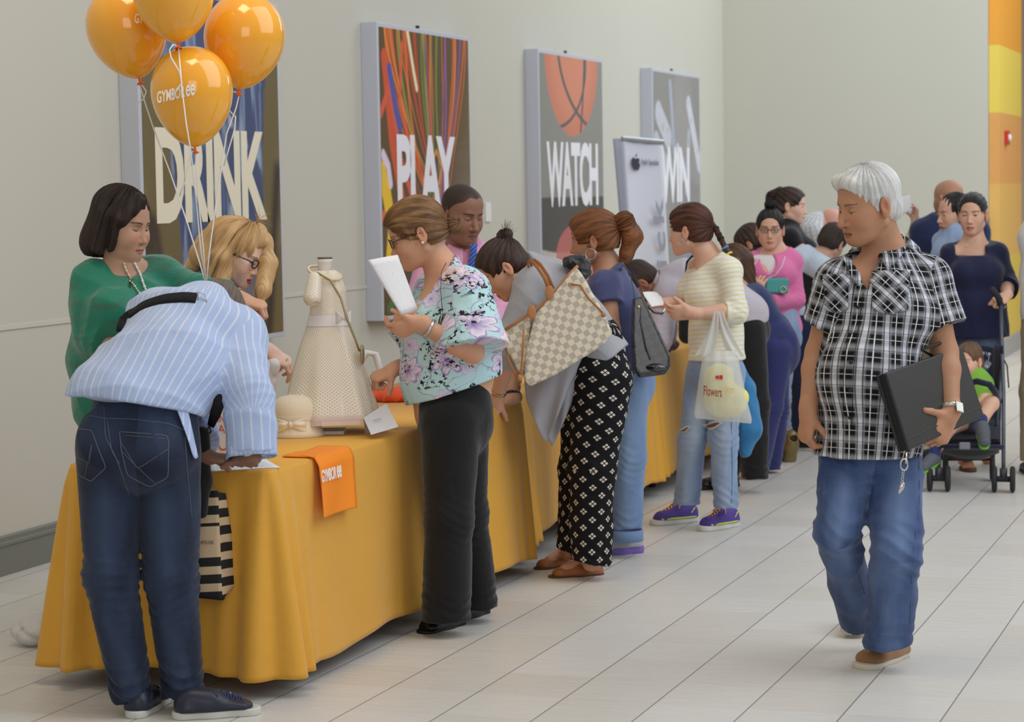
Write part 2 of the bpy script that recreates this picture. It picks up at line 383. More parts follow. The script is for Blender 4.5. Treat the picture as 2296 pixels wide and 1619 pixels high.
def art_play(s, t):
    img = np.ones(s.shape+(3,))*np.asarray(lin((92, 72, 42))); n = fbm(s, t, 5, 11)
    img = lay(img, sm(n, 0, 1)*.5, (58, 46, 36)); r = np.random.RandomState(7)
    img = lay(img, sm(s-.25*t, .62, .95)*.6, (126, 106, 68))
    fx, fy = 0.57, 0.42
    cols = [(226, 108, 48), (216, 70, 36), (236, 150, 60), (150, 90, 170), (110, 150, 70), (230, 120, 56)]
    for k in range(34):
        x0 = r.uniform(.05, 1.0); xe = fx+(x0-fx)*.16+r.uniform(-.05, .05); ye = r.uniform(.28, .5)
        h = np.clip((1-t)/(1-ye), 0, 1.0); cx = x0+(xe-x0)*h**1.6+.012*np.sin(9*t+k); d = np.abs(s-cx); w = r.uniform(.002, .009)*(1.4-.7*h)
        m = sm(-d, -w*1.8, -w*.6)*(t > ye)*r.uniform(.6, 1)
        img = lay(img, m, cols[k % 6])
    for pts, w, c in (([(.05, .9), (.12, .6), (.3, .2)], .03, (214, 84, 44)), ([(.0, .7), (.1, .8), (.2, .55), (.33, .4), (.46, .1)], .016, (222, 92, 70)), ([(.1, .86), (.16, .72), (.2, .66)], .022, (74, 86, 170)),
                      ([(.0, .5), (.05, .42), (.1, .3), (.06, .15), (.16, .05)], .042, (240, 200, 40)), ([(.24, .95), (.2, .75), (.3, .6), (.36, .4)], .012, (224, 96, 60)), ([(.3, 1.), (.36, .86), (.39, .8)], .012, (250, 232, 190)),
                      ([(.02, .56), (.07, .52), (.09, .46)], .02, (232, 214, 232)), ([(.24, .3), (.3, .24), (.4, .22), (.5, .14)], .012, (90, 110, 190)), ([(.0, .35), (.12, .32), (.2, .18)], .02, (226, 110, 50)),
                      ([(.05, .02), (.2, .1), (.34, .02)], .02, (60, 140, 80)), ([(.45, .47), (.53, .52), (.6, .58), (.66, .52), (.62, .46)], .006, (230, 150, 70)), ([(.4, .34), (.5, .3), (.58, .42)], .006, (236, 160, 70))):
        d = np.min([seg(s, t, a, b, w) for a, b in zip(pts[:-1], pts[1:])], 0); img = lay(img, sm(-d, -.008, .004), c)
    img = lay(img, sm(-t, -.09, .02)*.7, (40, 34, 40)); return img
def art_watch(s, t):
    img = np.ones(s.shape+(3,))*np.asarray(lin((134, 134, 130))); img = lay(img, sm(-t, -.40, -.395)*1.0, (40, 40, 48))
    cx, cy, rx, ry = .5, 1.02, .43, .36
    q = np.hypot((s-cx)/rx, (t-cy)/ry); b = sm(-q, -1.005, -.985); img = lay(img, b, (216, 132, 104)); img = lay(img, b*sm(q, .6, 1)*.5, (196, 104, 84))
    for e in (np.abs(np.hypot((s-1.05)/.78, (t-1.08)/.40)-1)*.6, np.abs(np.hypot((s-.22)/.50, (t-.98)/.285)-1)*.5, np.abs(s-.70+.35*(t-1)**2-.0+(1-t)*.12)): img = lay(img, b*sm(-e, -.018, -.008), (62, 74, 84))
    img = lay(img, sm(-t-.02*np.sin(s*5), -.185, -.175), (196, 190, 184)); q = np.hypot((s-.55)/.36, (t-.14)/.15); img = lay(img, sm(-q, -1.0, -.9)*.85, (198, 92, 92)); return img
def art_win(s, t):
    img = np.ones(s.shape+(3,))*np.asarray(lin((136, 134, 134))); n = fbm(s, t, 7, 21); img = lay(img, sm(n, -.2, 1)*.5, (164, 162, 166))
    r = np.random.RandomState(5)
    for (a, b, w, c) in (((.75, .86), (.98, .55), .05, (210, 214, 228)), ((.1, .8), (.3, .68), .07, (196, 200, 214)), ((.35, .95), (.42, .62), .03, (170, 176, 204)), ((.5, .62), (.6, .5), .045, (200, 206, 224)), ((.05, .66), (.22, .55), .06, (186, 192, 206)), ((.75, .7), (.68, .42), .04, (180, 182, 196)), ((.2, .4), (.12, .22), .05, (176, 176, 186))):
        d = seg(s, t, a, b, w); img = lay(img, sm(-d, -.004, .01), c); img = lay(img, sm(-d, .02, .03)*sm(fbm(s, t, 60, 8, 2), .3, .5)*.5, (150, 120, 120))
    img = lay(img, sm(-np.abs(s-.72), -.09, 0)*sm(-t, -.6, -.3)*.55, (110, 130, 220)); return img
poster(10.036, 'DRINK', art_drink, 'tall framed poster reading DRINK with a frosted blue glass', ((345, 285), (598, 492)), (236, 230, 206))
poster(13.07, 'PLAY', art_play, 'tall framed poster reading PLAY with orange light trails', ((888, 300), (1022, 474)))
poster(16.147, 'WATCH', art_watch, 'tall framed poster reading WATCH with a basketball', ((1224, 315), (1341, 461)))
poster(19.225, 'WIN', art_win, 'tall framed poster reading WIN with falling tickets', ((1480, 328), (1546, 453)))

# ---------------------------------------------------------------- banner stand
o = thing('banner_stand', 'white roll-up banner stand reading click with a fruit logo on top', 'banner', (17.4, 4.62, 0))
DB = 17.0                                                     # distance of the banner along the view
TL, TR_, BR, BL = at(1397, 310, DB), at(1484, 318, DB+.1), at(1512, 800, DB+.05), at(1428, 800, DB)
def bn(a, b, off=0.0):                                         # a across 0..1, b down 0..1
    p = (TL*(1-a)+TR_*a)*(1-b)+(BL*(1-a)+BR*a)*b
    n = nz(np.cross(TR_-TL, BL-TL)); n = n if n@(C0-TL) > 0 else -n
    return p+n*(off-0.02*math.sin(math.pi*a)+0.0)
mb = MB(); mb.grid(lambda a, b: bn(a, b), 12, 30)
mb.build('banner_sheet', plain('banner_white', (224, 230, 246), 0.5), o, True, thick=0.003)
mb = MB(); mb.grid(lambda a, b: bn(-0.17*(1-b*0.8)*(1-a), b, -0.08*(1-a)), 4, 20); mb.build('banner_back', plain('banner_blue', (188, 196, 220), 0.6), o, True, thick=0.003)
mb = MB(); mb.tube([bn(-.03, 0), bn(1.03, 0)], 0.018, 8); mb.build('top_rail', plain('rail', (176, 180, 184), 0.3, metal=0.8), o)
mb = MB(); mb.tube([bn(.5, 0, -.05), bn(.5, .5, -.06)-np.array([0, 0, 0.0]), np.array([*bn(.5, 1, -.06)[:2], 0.05])], 0.012, 8); mb.build('pole', plain('dark_metal', (70, 70, 72)), o)
fb = np.array([*bn(.5, 1, -.06)[:2], 0.0]); mb = MB(); mb.box((fb[0]-.1, fb[1]-.35, 0), (fb[0]+.1, fb[1]+.35, .06)); mb.build('foot', plain('rail', (176, 180, 184)), o, bevel=.01)
ex = nz(TR_-TL); ey = nz(TL-BL); ez = nz(np.cross(ex, ey)); ez = ez if ez@(C0-TL) > 0 else -ez
hb = np.linalg.norm(TL-BL); wb = np.linalg.norm(TR_-TL)
for j, (word, b0, b1, a0, a1, c) in enumerate((('click', .80, .27, .62, .90, (176, 180, 196)),)):
    # vertical word, reading upwards
    mb = text_mb(word, hb*(b0-b1), wb*(a1-a0), bn(a1+.02, b0, 0.03), ey, -ex, ez, 0.002, bold=0.02, spacing=1.25); mb.build('lettering', plain('banner_grey', (164, 168, 184), 0.6), o, label='grey vertical word click')
mb = text_mb('Apple Specialist', wb*.46, .055, bn(.42, .120, 0.025), ex, ey, ez, 0.002); mb.build('caption', plain('caption_grey', (110, 114, 130), 0.6), o)
mb = MB(); cc = bn(.27, .112, 0.028)
def leafy(pts): mb.prism([(x*.042, y*.052) for x, y in pts], 0, 0.002, (ex, ey, ez), cc)
body = [(0, .62), (.3, .8), (.62, .72), (.82, .5)]+[(.82+.0*k-.22*math.sin(k*math.pi/4), .5-.17*k) for k in (1, 2, 3)]+[(.82, -.12), (.6, -.7), (.3, -1), (0, -.9), (-.3, -1), (-.62, -.7), (-.82, -.15), (-.85, .3), (-.6, .74), (-.3, .8)]
leafy(body); leafy([(0, .85), (.05, 1.15), (.35, 1.45), (.3, 1.1)]); mb.build('fruit_logo', plain('logo_dark', (60, 62, 74), 0.5), o)

# ---------------------------------------------------------------- tables under golden cloths
def gold(name, rgb=(226, 167, 62)):
    t = NT(name, 0.62, 0.3); b = lin(rgb); co = t.coord('obj', (1, 1, 1)); t.color(t.mix(t.noise(co, 2.2, 3), tuple(k*.93 for k in b), tuple(min(1, k*1.05) for k in b)))
    t.b.inputs['Sheen Weight'].default_value = 0.25; t.b.inputs['Sheen Roughness'].default_value = 0.4
    b1 = t.bump(t.noise(co, 3.2, 4, .6, .5), 0.35, 0.03); t.bump(t.noise(co, 900, 1), 0.08, 0.001, b1); return t.m
gold_m = gold('gold_cloth')
TZ = 0.752
def table(x0, x1, y0, y1, label, clabel, corner=(0.13, 0.13, 0.13, 0.13), drop=0.0, seed=0, folds=((0, 0),)):
    o = thing('folding_table', label, 'table', ((x0+x1)/2, (y0+y1)/2, 0), 'folding tables in a row along the wall')
    gm = plain('table_leg', (40, 40, 42), 0.4, metal=0.5)
    mb = MB(); mb.box((x0+.02, y0+.02, TZ-.04), (x1-.02, y1-.02, TZ-.006)); mb.build('tabletop', plain('tabletop_grey', (150, 148, 142), 0.5), o, bevel=.005)
    for X in (x0+.28, x1-.28):
        for Y in (y0+.08, y1-.08):
            mb = MB(); mb.tube([(X, Y, 0.0), (X, Y, TZ-.04)], .016, 8); mb.tube([(X, Y, 0), (X, Y, .03)], .021, 8); mb.build('leg', gm, o)
    r = random.Random(seed); rc = .035
    # perimeter points with outward normals, arc length as parameter
    per = []
    def side(a, b, nrm, ci):
        L = math.dist(a, b); n = int(L/.016)
        for i in range(n):
            q = i/n; dd = min(i*L/n, L-i*L/n); per.append((a[0]+(b[0]-a[0])*q, a[1]+(b[1]-a[1])*q, nrm[0], nrm[1], dd, ci if q < .5 else (ci+1) % 4))
    def arc(cx, cy, a0, ci):
        for i in range(12): a = a0+i/12*math.pi/2; per.append((cx+rc*math.cos(a), cy+rc*math.sin(a), math.cos(a), math.sin(a), 0.0, ci))
    arc(x0+rc, y0+rc, math.pi, 0); side((x0+rc, y0), (x1-rc, y0), (0, -1), 0); arc(x1-rc, y0+rc, 1.5*math.pi, 1); side((x1, y0+rc), (x1, y1-rc), (1, 0), 1)
    arc(x1-rc, y1-rc, 0, 2); side((x1-rc, y1), (x0+rc, y1), (0, 1), 2); arc(x0+rc, y1-rc, math.pi/2, 3); side((x0, y1-rc), (x0, y0+rc), (-1, 0), 3)
    n = len(per); rows = 36; v = []; f = []
    ph = [r.uniform(0, 6.28) for _ in range(8)]
    S_ = 0; prev = None; arcl = []
    for p in per:
        if prev: S_ += max(math.dist(p[:2], prev[:2]), .011)
        arcl.append(S_); prev = p
    for j in range(rows+1):
        tt = j/rows; lift = drop
        for i, (x, y, nx, ny, dd, ci) in enumerate(per):
            s = arcl[i]; k = math.exp(-(dd/.15)**2)
            A = corner[ci]
            prof = 1-(1-min(tt*9, 1))**2
            bil = (0.5+0.5*math.sin(s*2*math.pi/.11+ph[0]+.5*math.sin(s*5)))
            fold = k*A*(0.35+0.65*bil)*(tt**.85)
            wave = (1-k)*(0.012*math.sin(s*7.1+ph[1])+.008*math.sin(s*13.3+ph[2])+.014*max(0, math.sin(s*3.3+ph[3]))**6)*tt
            off = .006+.035*tt+fold+wave
            z = TZ-(TZ-.045-lift)*tt-(.012*k*tt)+(.010*math.sin(s*2.3+ph[4])+.006*math.sin(s*8+ph[5]))*tt*(1-k)
            if tt < .06: off *= prof; z = TZ-(1-math.sqrt(max(0, 1-(tt/.06)**2)))*.02-(TZ-.045-lift)*tt*.6
            v.append((x+nx*off, y+ny*off, z))
    for j in range(rows):
        for i in range(n): k = (i+1) % n; f.append((j*n+i, j*n+k, (j+1)*n+k, (j+1)*n+i))
    f.append(tuple(range(n))[::-1])
    me = mesh_from('tablecloth', v, f); c = obj('tablecloth', me, gold_m); m = c.modifiers.new('thick', 'SOLIDIFY'); m.thickness = .002; m.offset = -1
    tag(c, clabel, 'tablecloth', 'golden tablecloths along the row of tables'); return c
table(6.93, 9.52, 3.27, 4.03, 'folding table nearest the camera, under the cloth with the man in jeans at its end', 'golden cloth on the nearest table, holding the hat and the small dress', (0.085, 0.03, 0.10, 0.10), .03, 3)
table(9.70, 12.06, 3.40, 4.16, 'second folding table, behind the patterned trousers woman', 'golden cloth on the second table, behind the patterned trousers', (0.10, 0.04, 0.1, 0.1), .05, 8)
table(12.12, 14.56, 3.42, 4.18, 'third folding table, beyond the yellow striped top woman', 'golden cloth on the third table, behind the ripped jeans', (0.04, 0.06, 0.1, 0.1), .05, 12)
table(14.70, 17.1, 3.82, 4.58, 'farthest folding table, past the pink hooded top woman', 'golden cloth on the farthest table, past the blue trousers', (0.06, 0.1, 0.1, 0.1), .05, 17)
# ================================================================ smooth solid modelling (distance fields meshed with surface nets)
f32 = np.float32
def C(a, b, ra, rb=None, k=.02, op='u'): return ('c', np.asarray(a, float), np.asarray(b, float), ra, ra if rb is None else rb, k, op)
def EC(a, b, wa, wb, n, k=.03, op='u'): return ('e', np.asarray(a, float), np.asarray(b, float), wa, wb, nz(n), k, op)
def EL(c, r, B=None, k=.02, op='u'): return ('l', np.asarray(c, float), tuple(r) if hasattr(r, '__len__') else (r, r, r), np.eye(3) if B is None else np.asarray(B), k, op)
def BX(c, r, B=None, rd=.003, k=.004, op='u'): return ('b', np.asarray(c, float), r, np.eye(3) if B is None else np.asarray(B), rd, k, op)
def CUT(p, n): return ('p', np.asarray(p, float), nz(n))                    # throws away the side the normal points to
def G(prims, k=.02, op='u'): return ('g', prims, k, op)
def NZ(fn): return ('n', fn)
def grow(prims, g):
    o = []
    for p in prims:
        if p[0] == 'c': o.append(('c', p[1], p[2], p[3]+g, p[4]+g, p[5], p[6]))
        elif p[0] == 'e': o.append(('e', p[1], p[2], (p[3][0]+g, p[3][1]+g), (p[4][0]+g, p[4][1]+g), p[5], p[6], p[7]))
        elif p[0] == 'l': o.append(('l', p[1], tuple(x+g for x in p[2]), p[3], p[4], p[5]))
        elif p[0] == 'g': o.append(('g', grow(p[1], g), p[2], p[3]))
        else: o.append(p)
    return o
def bbox(p):
    if p[0] == 'c': r = max(p[3], p[4]); return np.minimum(p[1], p[2])-r, np.maximum(p[1], p[2])+r
    if p[0] == 'e': r = max(*p[3], *p[4]); return np.minimum(p[1], p[2])-r, np.maximum(p[1], p[2])+r
    if p[0] == 'l': r = np.abs(p[3].T)@np.array(p[2]); return p[1]-r, p[1]+r
    if p[0] == 'b': r = np.abs(p[3].T)@(np.array(p[2])+p[4]); return p[1]-r, p[1]+r
    if p[0] == 'g':
        bs = [bbox(q) for q in p[1] if q[0] in 'celbg' and q[-1] != 's']; return np.min([b[0] for b in bs], 0), np.max([b[1] for b in bs], 0)
def ev(p, X, Y, Z):
    if p[0] in 'ce':
        a, b = p[1], p[2]; ab = b-a; L2 = max(ab@ab, 1e-9); x = X-f32(a[0]); y = Y-f32(a[1]); z = Z-f32(a[2])
        h = np.clip((x*f32(ab[0])+y*f32(ab[1])+z*f32(ab[2]))*f32(1/L2), 0, 1)
        if p[0] == 'c':
            return np.sqrt((x-h*f32(ab[0]))**2+(y-h*f32(ab[1]))**2+(z-h*f32(ab[2]))**2)-(f32(p[3])+h*f32(p[4]-p[3]))
        t = ab/math.sqrt(L2); n = p[5]-t*(p[5]@t); n = nz(n); s = np.cross(t, n)
        qx = x-h*f32(ab[0]); qy = y-h*f32(ab[1]); qz = z-h*f32(ab[2])
        W_ = f32(p[3][0])+h*f32(p[4][0]-p[3][0]); D_ = f32(p[3][1])+h*f32(p[4][1]-p[3][1]); mn = np.minimum(W_, D_)
        r = np.sqrt(((qx*f32(s[0])+qy*f32(s[1])+qz*f32(s[2]))/W_)**2+((qx*f32(n[0])+qy*f32(n[1])+qz*f32(n[2]))/D_)**2+((qx*f32(t[0])+qy*f32(t[1])+qz*f32(t[2]))/mn)**2)
        return (r-1)*mn
    if p[0] in 'lb':
        c, r, B = p[1], p[2], p[3]; x = X-f32(c[0]); y = Y-f32(c[1]); z = Z-f32(c[2])
        q = [x*f32(B[i][0])+y*f32(B[i][1])+z*f32(B[i][2]) for i in range(3)]
        if p[0] == 'l':
            k0 = np.sqrt((q[0]/r[0])**2+(q[1]/r[1])**2+(q[2]/r[2])**2); return (k0-1)*f32(min(r)*.6+.4*sum(r)/3)
        dx, dy, dz = [np.abs(q[i])-f32(r[i]) for i in range(3)]
        return np.sqrt(np.maximum(dx, 0)**2+np.maximum(dy, 0)**2+np.maximum(dz, 0)**2)+np.minimum(np.maximum(np.maximum(dx, dy), dz), 0)-f32(p[4])
def smin(a, b, k):
    if k <= 0: return np.minimum(a, b)
    h = np.maximum(f32(k)-np.abs(a-b), 0)/f32(k); return np.minimum(a, b)-h*h*f32(k*.25)
def run(prims, xs, ys, zs, F=None):
    if F is None: F = np.full((len(xs), len(ys), len(zs)), f32(.08))
    for p in prims:
        if p[0] == 'p':
            d = (xs[:, None, None]-f32(p[1][0]))*f32(p[2][0])+(ys[None, :, None]-f32(p[1][1]))*f32(p[2][1])+(zs[None, None, :]-f32(p[1][2]))*f32(p[2][2])
            np.maximum(F, d, out=F); continue
        if p[0] == 'n':
            F += p[1](xs[:, None, None], ys[None, :, None], zs[None, None, :]).astype(f32); continue
        lo, hi = bbox(p); op = p[-1]; k = p[-2]; m = .03+k
        sl = []
        for ax, l, h_ in zip((xs, ys, zs), lo, hi):
            i0, i1 = np.searchsorted(ax, l-m), np.searchsorted(ax, h_+m); sl.append(slice(i0, i1))
        if any(s.start >= s.stop for s in sl): continue
        sl = tuple(sl); x, y, z = xs[sl[0]], ys[sl[1]], zs[sl[2]]
        if p[0] == 'g': d = run(p[1], x, y, z)
        else: d = ev(p, x[:, None, None], y[None, :, None], z[None, None, :])
        if op == 'u': F[sl] = smin(F[sl], d, k)
        elif op == 's': F[sl] = -smin(-F[sl], d, k)
        elif op == 'i': F[sl] = -smin(-F[sl], -d, k)
    return F
_E = [(a, b) for a in range(8) for b in range(a+1, 8) if bin(a ^ b).count('1') == 1]
def nets(prims, h, lo=None, hi=None, pad=.02):
    bs = [bbox(q) for q in prims if q[0] in 'celbg' and q[-1] == 'u']
    if lo is None: lo = np.min([b[0] for b in bs], 0)-pad; hi = np.max([b[1] for b in bs], 0)+pad
    xs, ys, zs = [(np.arange(int((b-a)/h)+2)*h+a).astype(f32) for a, b in zip(lo, hi)]
    F = run(prims, xs, ys, zs); F[0] = F[-1] = .01; F[:, 0] = F[:, -1] = .01; F[:, :, 0] = F[:, :, -1] = .01
    I = F < 0; n = np.array(F.shape)
    cs = np.zeros(tuple(n-1), np.int8)
    for c in range(8):
        i, j, k = c & 1, (c >> 1) & 1, (c >> 2) & 1; cs += I[i:n[0]-1+i, j:n[1]-1+j, k:n[2]-1+k]
    act = np.argwhere((cs > 0) & (cs < 8)); idx = np.full(tuple(n-1), -1, np.int32); idx[tuple(act.T)] = np.arange(len(act))
    vals = np.stack([F[act[:, 0]+(c & 1), act[:, 1]+((c >> 1) & 1), act[:, 2]+((c >> 2) & 1)] for c in range(8)], 1)
    P = np.zeros((len(act), 3)); cnt = np.zeros(len(act))
    for a, b in _E:
        fa, fb = vals[:, a], vals[:, b]; m = (fa < 0) != (fb < 0); t = np.where(m, fa/(fa-fb+1e-12), 0)
        pa = np.array([a & 1, (a >> 1) & 1, (a >> 2) & 1]); pb = np.array([b & 1, (b >> 1) & 1, (b >> 2) & 1])
        P += m[:, None]*(pa+(pb-pa)*t[:, None]); cnt += m
    V = (act+P/cnt[:, None])*h+np.array([xs[0], ys[0], zs[0]])
    Q = []
    for ax in range(3):
        o1, o2 = [(1, 2), (2, 0), (0, 1)][ax]
        sa = [slice(1, -1)]*3; sa[ax] = slice(0, -1); sb = list(sa); sb[ax] = slice(1, None)
        A_, B_ = I[tuple(sa)], I[tuple(sb)]
        for flip in (False, True):
            e = np.argwhere((A_ & ~B_) if not flip else (~A_ & B_))
            if not len(e): continue
            g = e+1; g[:, ax] -= 1
            def cell(d1, d2): q = g.copy(); q[:, o1] -= d1; q[:, o2] -= d2; return idx[tuple(q.T)]
            q = np.stack([cell(0, 0), cell(1, 0), cell(1, 1), cell(0, 1)], 1)
            Q.append(q[:, ::-1] if flip else q)
    Q = np.concatenate(Q) if Q else np.zeros((0, 4), np.int32)
    return V, Q[(Q >= 0).all(1)]
def relax(V, Q, it=1, w=.5):
    for _ in range(it):
        s = np.zeros_like(V); c = np.zeros(len(V))
        for a, b in ((0, 1), (1, 2), (2, 3), (3, 0)):
            for i, j in ((a, b), (b, a)):
                np.add.at(c, Q[:, i], 1)
                for d in range(3): s[:, d] += np.bincount(Q[:, i], V[Q[:, j], d], len(V))
        V = V*(1-w)+w*s/np.maximum(c, 1)[:, None]
    return V
def join(parts):
    V = []; Q = []; b = 0
    for v, q in parts: V.append(v); Q.append(q+b); b += len(v)
    return np.concatenate(V), np.concatenate(Q)
def waves(amp, freq, seed, along=None, squash=.35, sharp=True):
    """cloth folds: warped ridges running roughly along a direction"""
    r = np.random.RandomState(seed); D = []
    for i in range(4):
        d = r.normal(size=3)
        if along is not None: a = nz(along); d = d-a*(d@a)*(1-squash)
        D.append((nz(d)*freq*r.uniform(.6, 1.5), r.uniform(0, 6.28), nz(r.normal(size=3))*freq*.4, r.uniform(0, 6.28)))
    def fn(X, Y, Z):
        o = 0
        for d, p, e, q in D:
            wv = np.sin(f32(e[0])*X+f32(e[1])*Y+f32(e[2])*Z+f32(q)); s = np.sin(f32(d[0])*X+f32(d[1])*Y+f32(d[2])*Z+f32(p)+f32(1.3)*wv)
            o = o+((1-np.abs(s))**2*wv if sharp else s)
        return o*f32(amp/2.2)
    return fn
def bone_coords(V, bones):
    """cloth coordinates: around and along the nearest bone. bones: (a, b, n, R, v0)"""
    best = None; out = None
    for i, (a, b, n, R, v0) in enumerate(bones):
        a = np.asarray(a, float); b = np.asarray(b, float); ab = b-a; L = np.linalg.norm(ab); t = ab/L
        n_ = nz(np.asarray(n)-t*(np.asarray(n)@t)); s = np.cross(t, n_); q = V-a; h = q@t; hc = np.clip(h, 0, L)
        off = q-hc[:, None]*t; d = np.linalg.norm(off, axis=1)/R
        o = np.stack([np.arctan2(q@s, q@n_)*R, h+v0, np.zeros(len(V))], 1)
        if best is None: best, out = d, o
        else: m = d < best; out[m] = o[m]; best = np.minimum(best, d)
    return out
def solid(name, prims, h, mat, parent=None, bones=None, rel=0, label=None, col=None, clfn=None):
    V, Q = nets(prims, h)
    if rel: V = relax(V, Q, rel)
    me = mesh_from(name, V, Q)
    if bones is not None: set_attr(me, 'cl', bone_coords(V, bones))
    if clfn is not None: set_attr(me, 'cl', clfn(V))
    if col is not None: set_attr(me, 'col', col(V), True)
    return obj(name, me, mat, parent, label)

# ================================================================ people
skin_mats = {}
def skin_m():
    if 's' not in skin_mats:
        t = NT('skin', 0.5, 0.35); a = t.n('ShaderNodeAttribute', attribute_name='col'); co = t.coord('obj')
        n = t.noise(co, 26, 4, .6); t.color(t.mix(t.math('MULTIPLY', n, .16), a.outputs['Color'], t.mix(.6, a.outputs['Color'], (.42, .10, .06), 'MULTIPLY')))
        t.b.inputs['Subsurface Weight'].default_value = 0.08; t.b.inputs['Subsurface Radius'].default_value = (.012, .005, .003); t.b.inputs['Subsurface Scale'].default_value = 1
        t.bump(t.noise(co, 420, 3), .10, .0008); skin_mats['s'] = t.m
    return skin_mats['s']
def hair_m(name, dark, light, rough=.42, freq=520, mixlo=.35, mixhi=.75):
    k = 'hair_'+name
    if k in _mats: return _mats[k]
    t = NT(k, rough, .45); co = t.coord('attr', (freq, freq*.035, 1)); n = t.noise(co, 1.0, 3, .6)
    co2 = t.coord('attr', (freq*.12, freq*.02, 1)); n2 = t.noise(co2, 1.0, 2)
    f = t.math('ADD', t.math('MULTIPLY', n, .5), t.math('MULTIPLY', n2, .5))
    t.color(t.ramp(f, [(mixlo, lin(dark)), (mixhi, lin(light))])); b = t.bump(n2, .5, .006); t.bump(n, .9, .004, b); _mats[k] = t.m; return t.m
class Head:
    """frame of a head: o = midway between the ears, b = where the face looks, c = up, a = the person's left"""
    def __init__(s, o, face, up=(0, 0, 1), sc=1.0):
        s.o = np.asarray(o, float); s.b = nz(face); c = np.asarray(up, float); c = nz(c-s.b*(c@s.b)); s.c = c; s.a = nz(np.cross(s.c, s.b)); s.a = -s.a if False else s.a; s.s = sc
        s.B = np.array([s.a, s.b, s.c])
    def p(s, a, b, c): return s.o+s.s*(a*s.a+b*s.b+c*s.c)
    def loc(s, V): return ((V-s.o)@s.B.T)/s.s
    def E(s, c, r, k=.012, op='u'): return EL(s.p(*c), tuple(x*s.s for x in r), s.B, k*s.s, op)
    def Ct(s, a, b, ra, rb=None, k=.012, op='u'): return C(s.p(*a), s.p(*b), ra*s.s, (ra if rb is None else rb)*s.s, k*s.s, op)
def head_prims(H_, fem=False, nose=1.0, jaw=1.0, full=0.0, open_=0.35, smile=0.0, ears=True, mouth=0.0):
    E, T = H_.E, H_.Ct; w = .95 if fem else 1.0; f = full
    P = [E((0, -.012, .042), (.074*w, .093, .082), .02), E((0, .035, .045), (.062*w, .056, .062), .03), E((0, .034, -.025), ((.058+f*.5)*w, .060, .078), .03)]
    for s in (-1, 1):
        P += [T((s*(.054+f*.4)*w*jaw, -.004, -.052), (s*.018*jaw, .070, -.094), .018, .014, .03), E((s*.036*w, .062, -.032), (.024+f, .024+f, .028+f), .025), E((s*.050*w, .030, -.010), (.018, .028, .022), .025)]
    P += [E((0, .078, -.093), (.017*jaw, .014, .014), .02), T((-.030, .080, .027), (.030, .080, .027), .0105, None, .016), E((0, .070, -.064), (.034, .026, .026), .02)]
    if f: P += [E((0, .045, -.088), (.038, .034, .016+f*.5), .03)]
    for s in (-1, 1):
        P += [E((s*.031, .094, .006), (.019, .011, .0125), .010, 's'), E((s*.031, .0745, .004), (.0155, .0145, .0125), .004)]
        if open_ < 1: P += [E((s*.031, .0755, .0075), (.0168, .0150, .0125), .002)]
        P += [E((s*.031, .0745, -.006), (.0155, .0125, .008), .008)]
    n = nose
    P += [T((0, .086, .012), (0, .086+.020*n, -.030), .0075, .0105*n, .012), E((0, .088+.020*n, -.034), (.0105*n, .011, .0095), .006), T((0, .088, -.040), (0, .094+.010*n, -.036), .009, .007, .008)]
    for s in (-1, 1): P += [E((s*.0125*n, .090+.006*n, -.037), (.0075*n, .010, .008), .005), E((s*.007*n, .094+.010*n, -.0445), (.0035, .005, .003), .003, 's')]
    m = .003*smile
    P += [T((-.021-m, .084, -.066+m*2), (0, .0955, -.0625), .0045, .0062, .006), T((.021+m, .084, -.066+m*2), (0, .0955, -.0625), .0045, .0062, .006),
          T((-.017, .085, -.072+m), (0, .0925, -.0745-mouth*.006), .0045, .0072, .006), T((.017, .085, -.072+m), (0, .0925, -.0745-mouth*.006), .0045, .0072, .006),
          T((-.020-m, .094, -.0685+m*2), (0, .1035, -.0685), .0022+mouth*.003, .0022+mouth*.004, .002, 's'), T((.020+m, .094, -.0685+m*2), (0, .1035, -.0685), .0022+mouth*.003, .0022+mouth*.004, .002, 's')]
    if ears:
        for s in (-1, 1):
            P += [G([E((s*.079*w, -.010, .000), (.0095, .018, .031), .004), E((s*.090*w, -.004, .003), (.010, .0105, .019), .006, 's'), E((s*.079*w, -.004, -.026), (.007, .009, .011), .008)], .006*H_.s)]
    return P
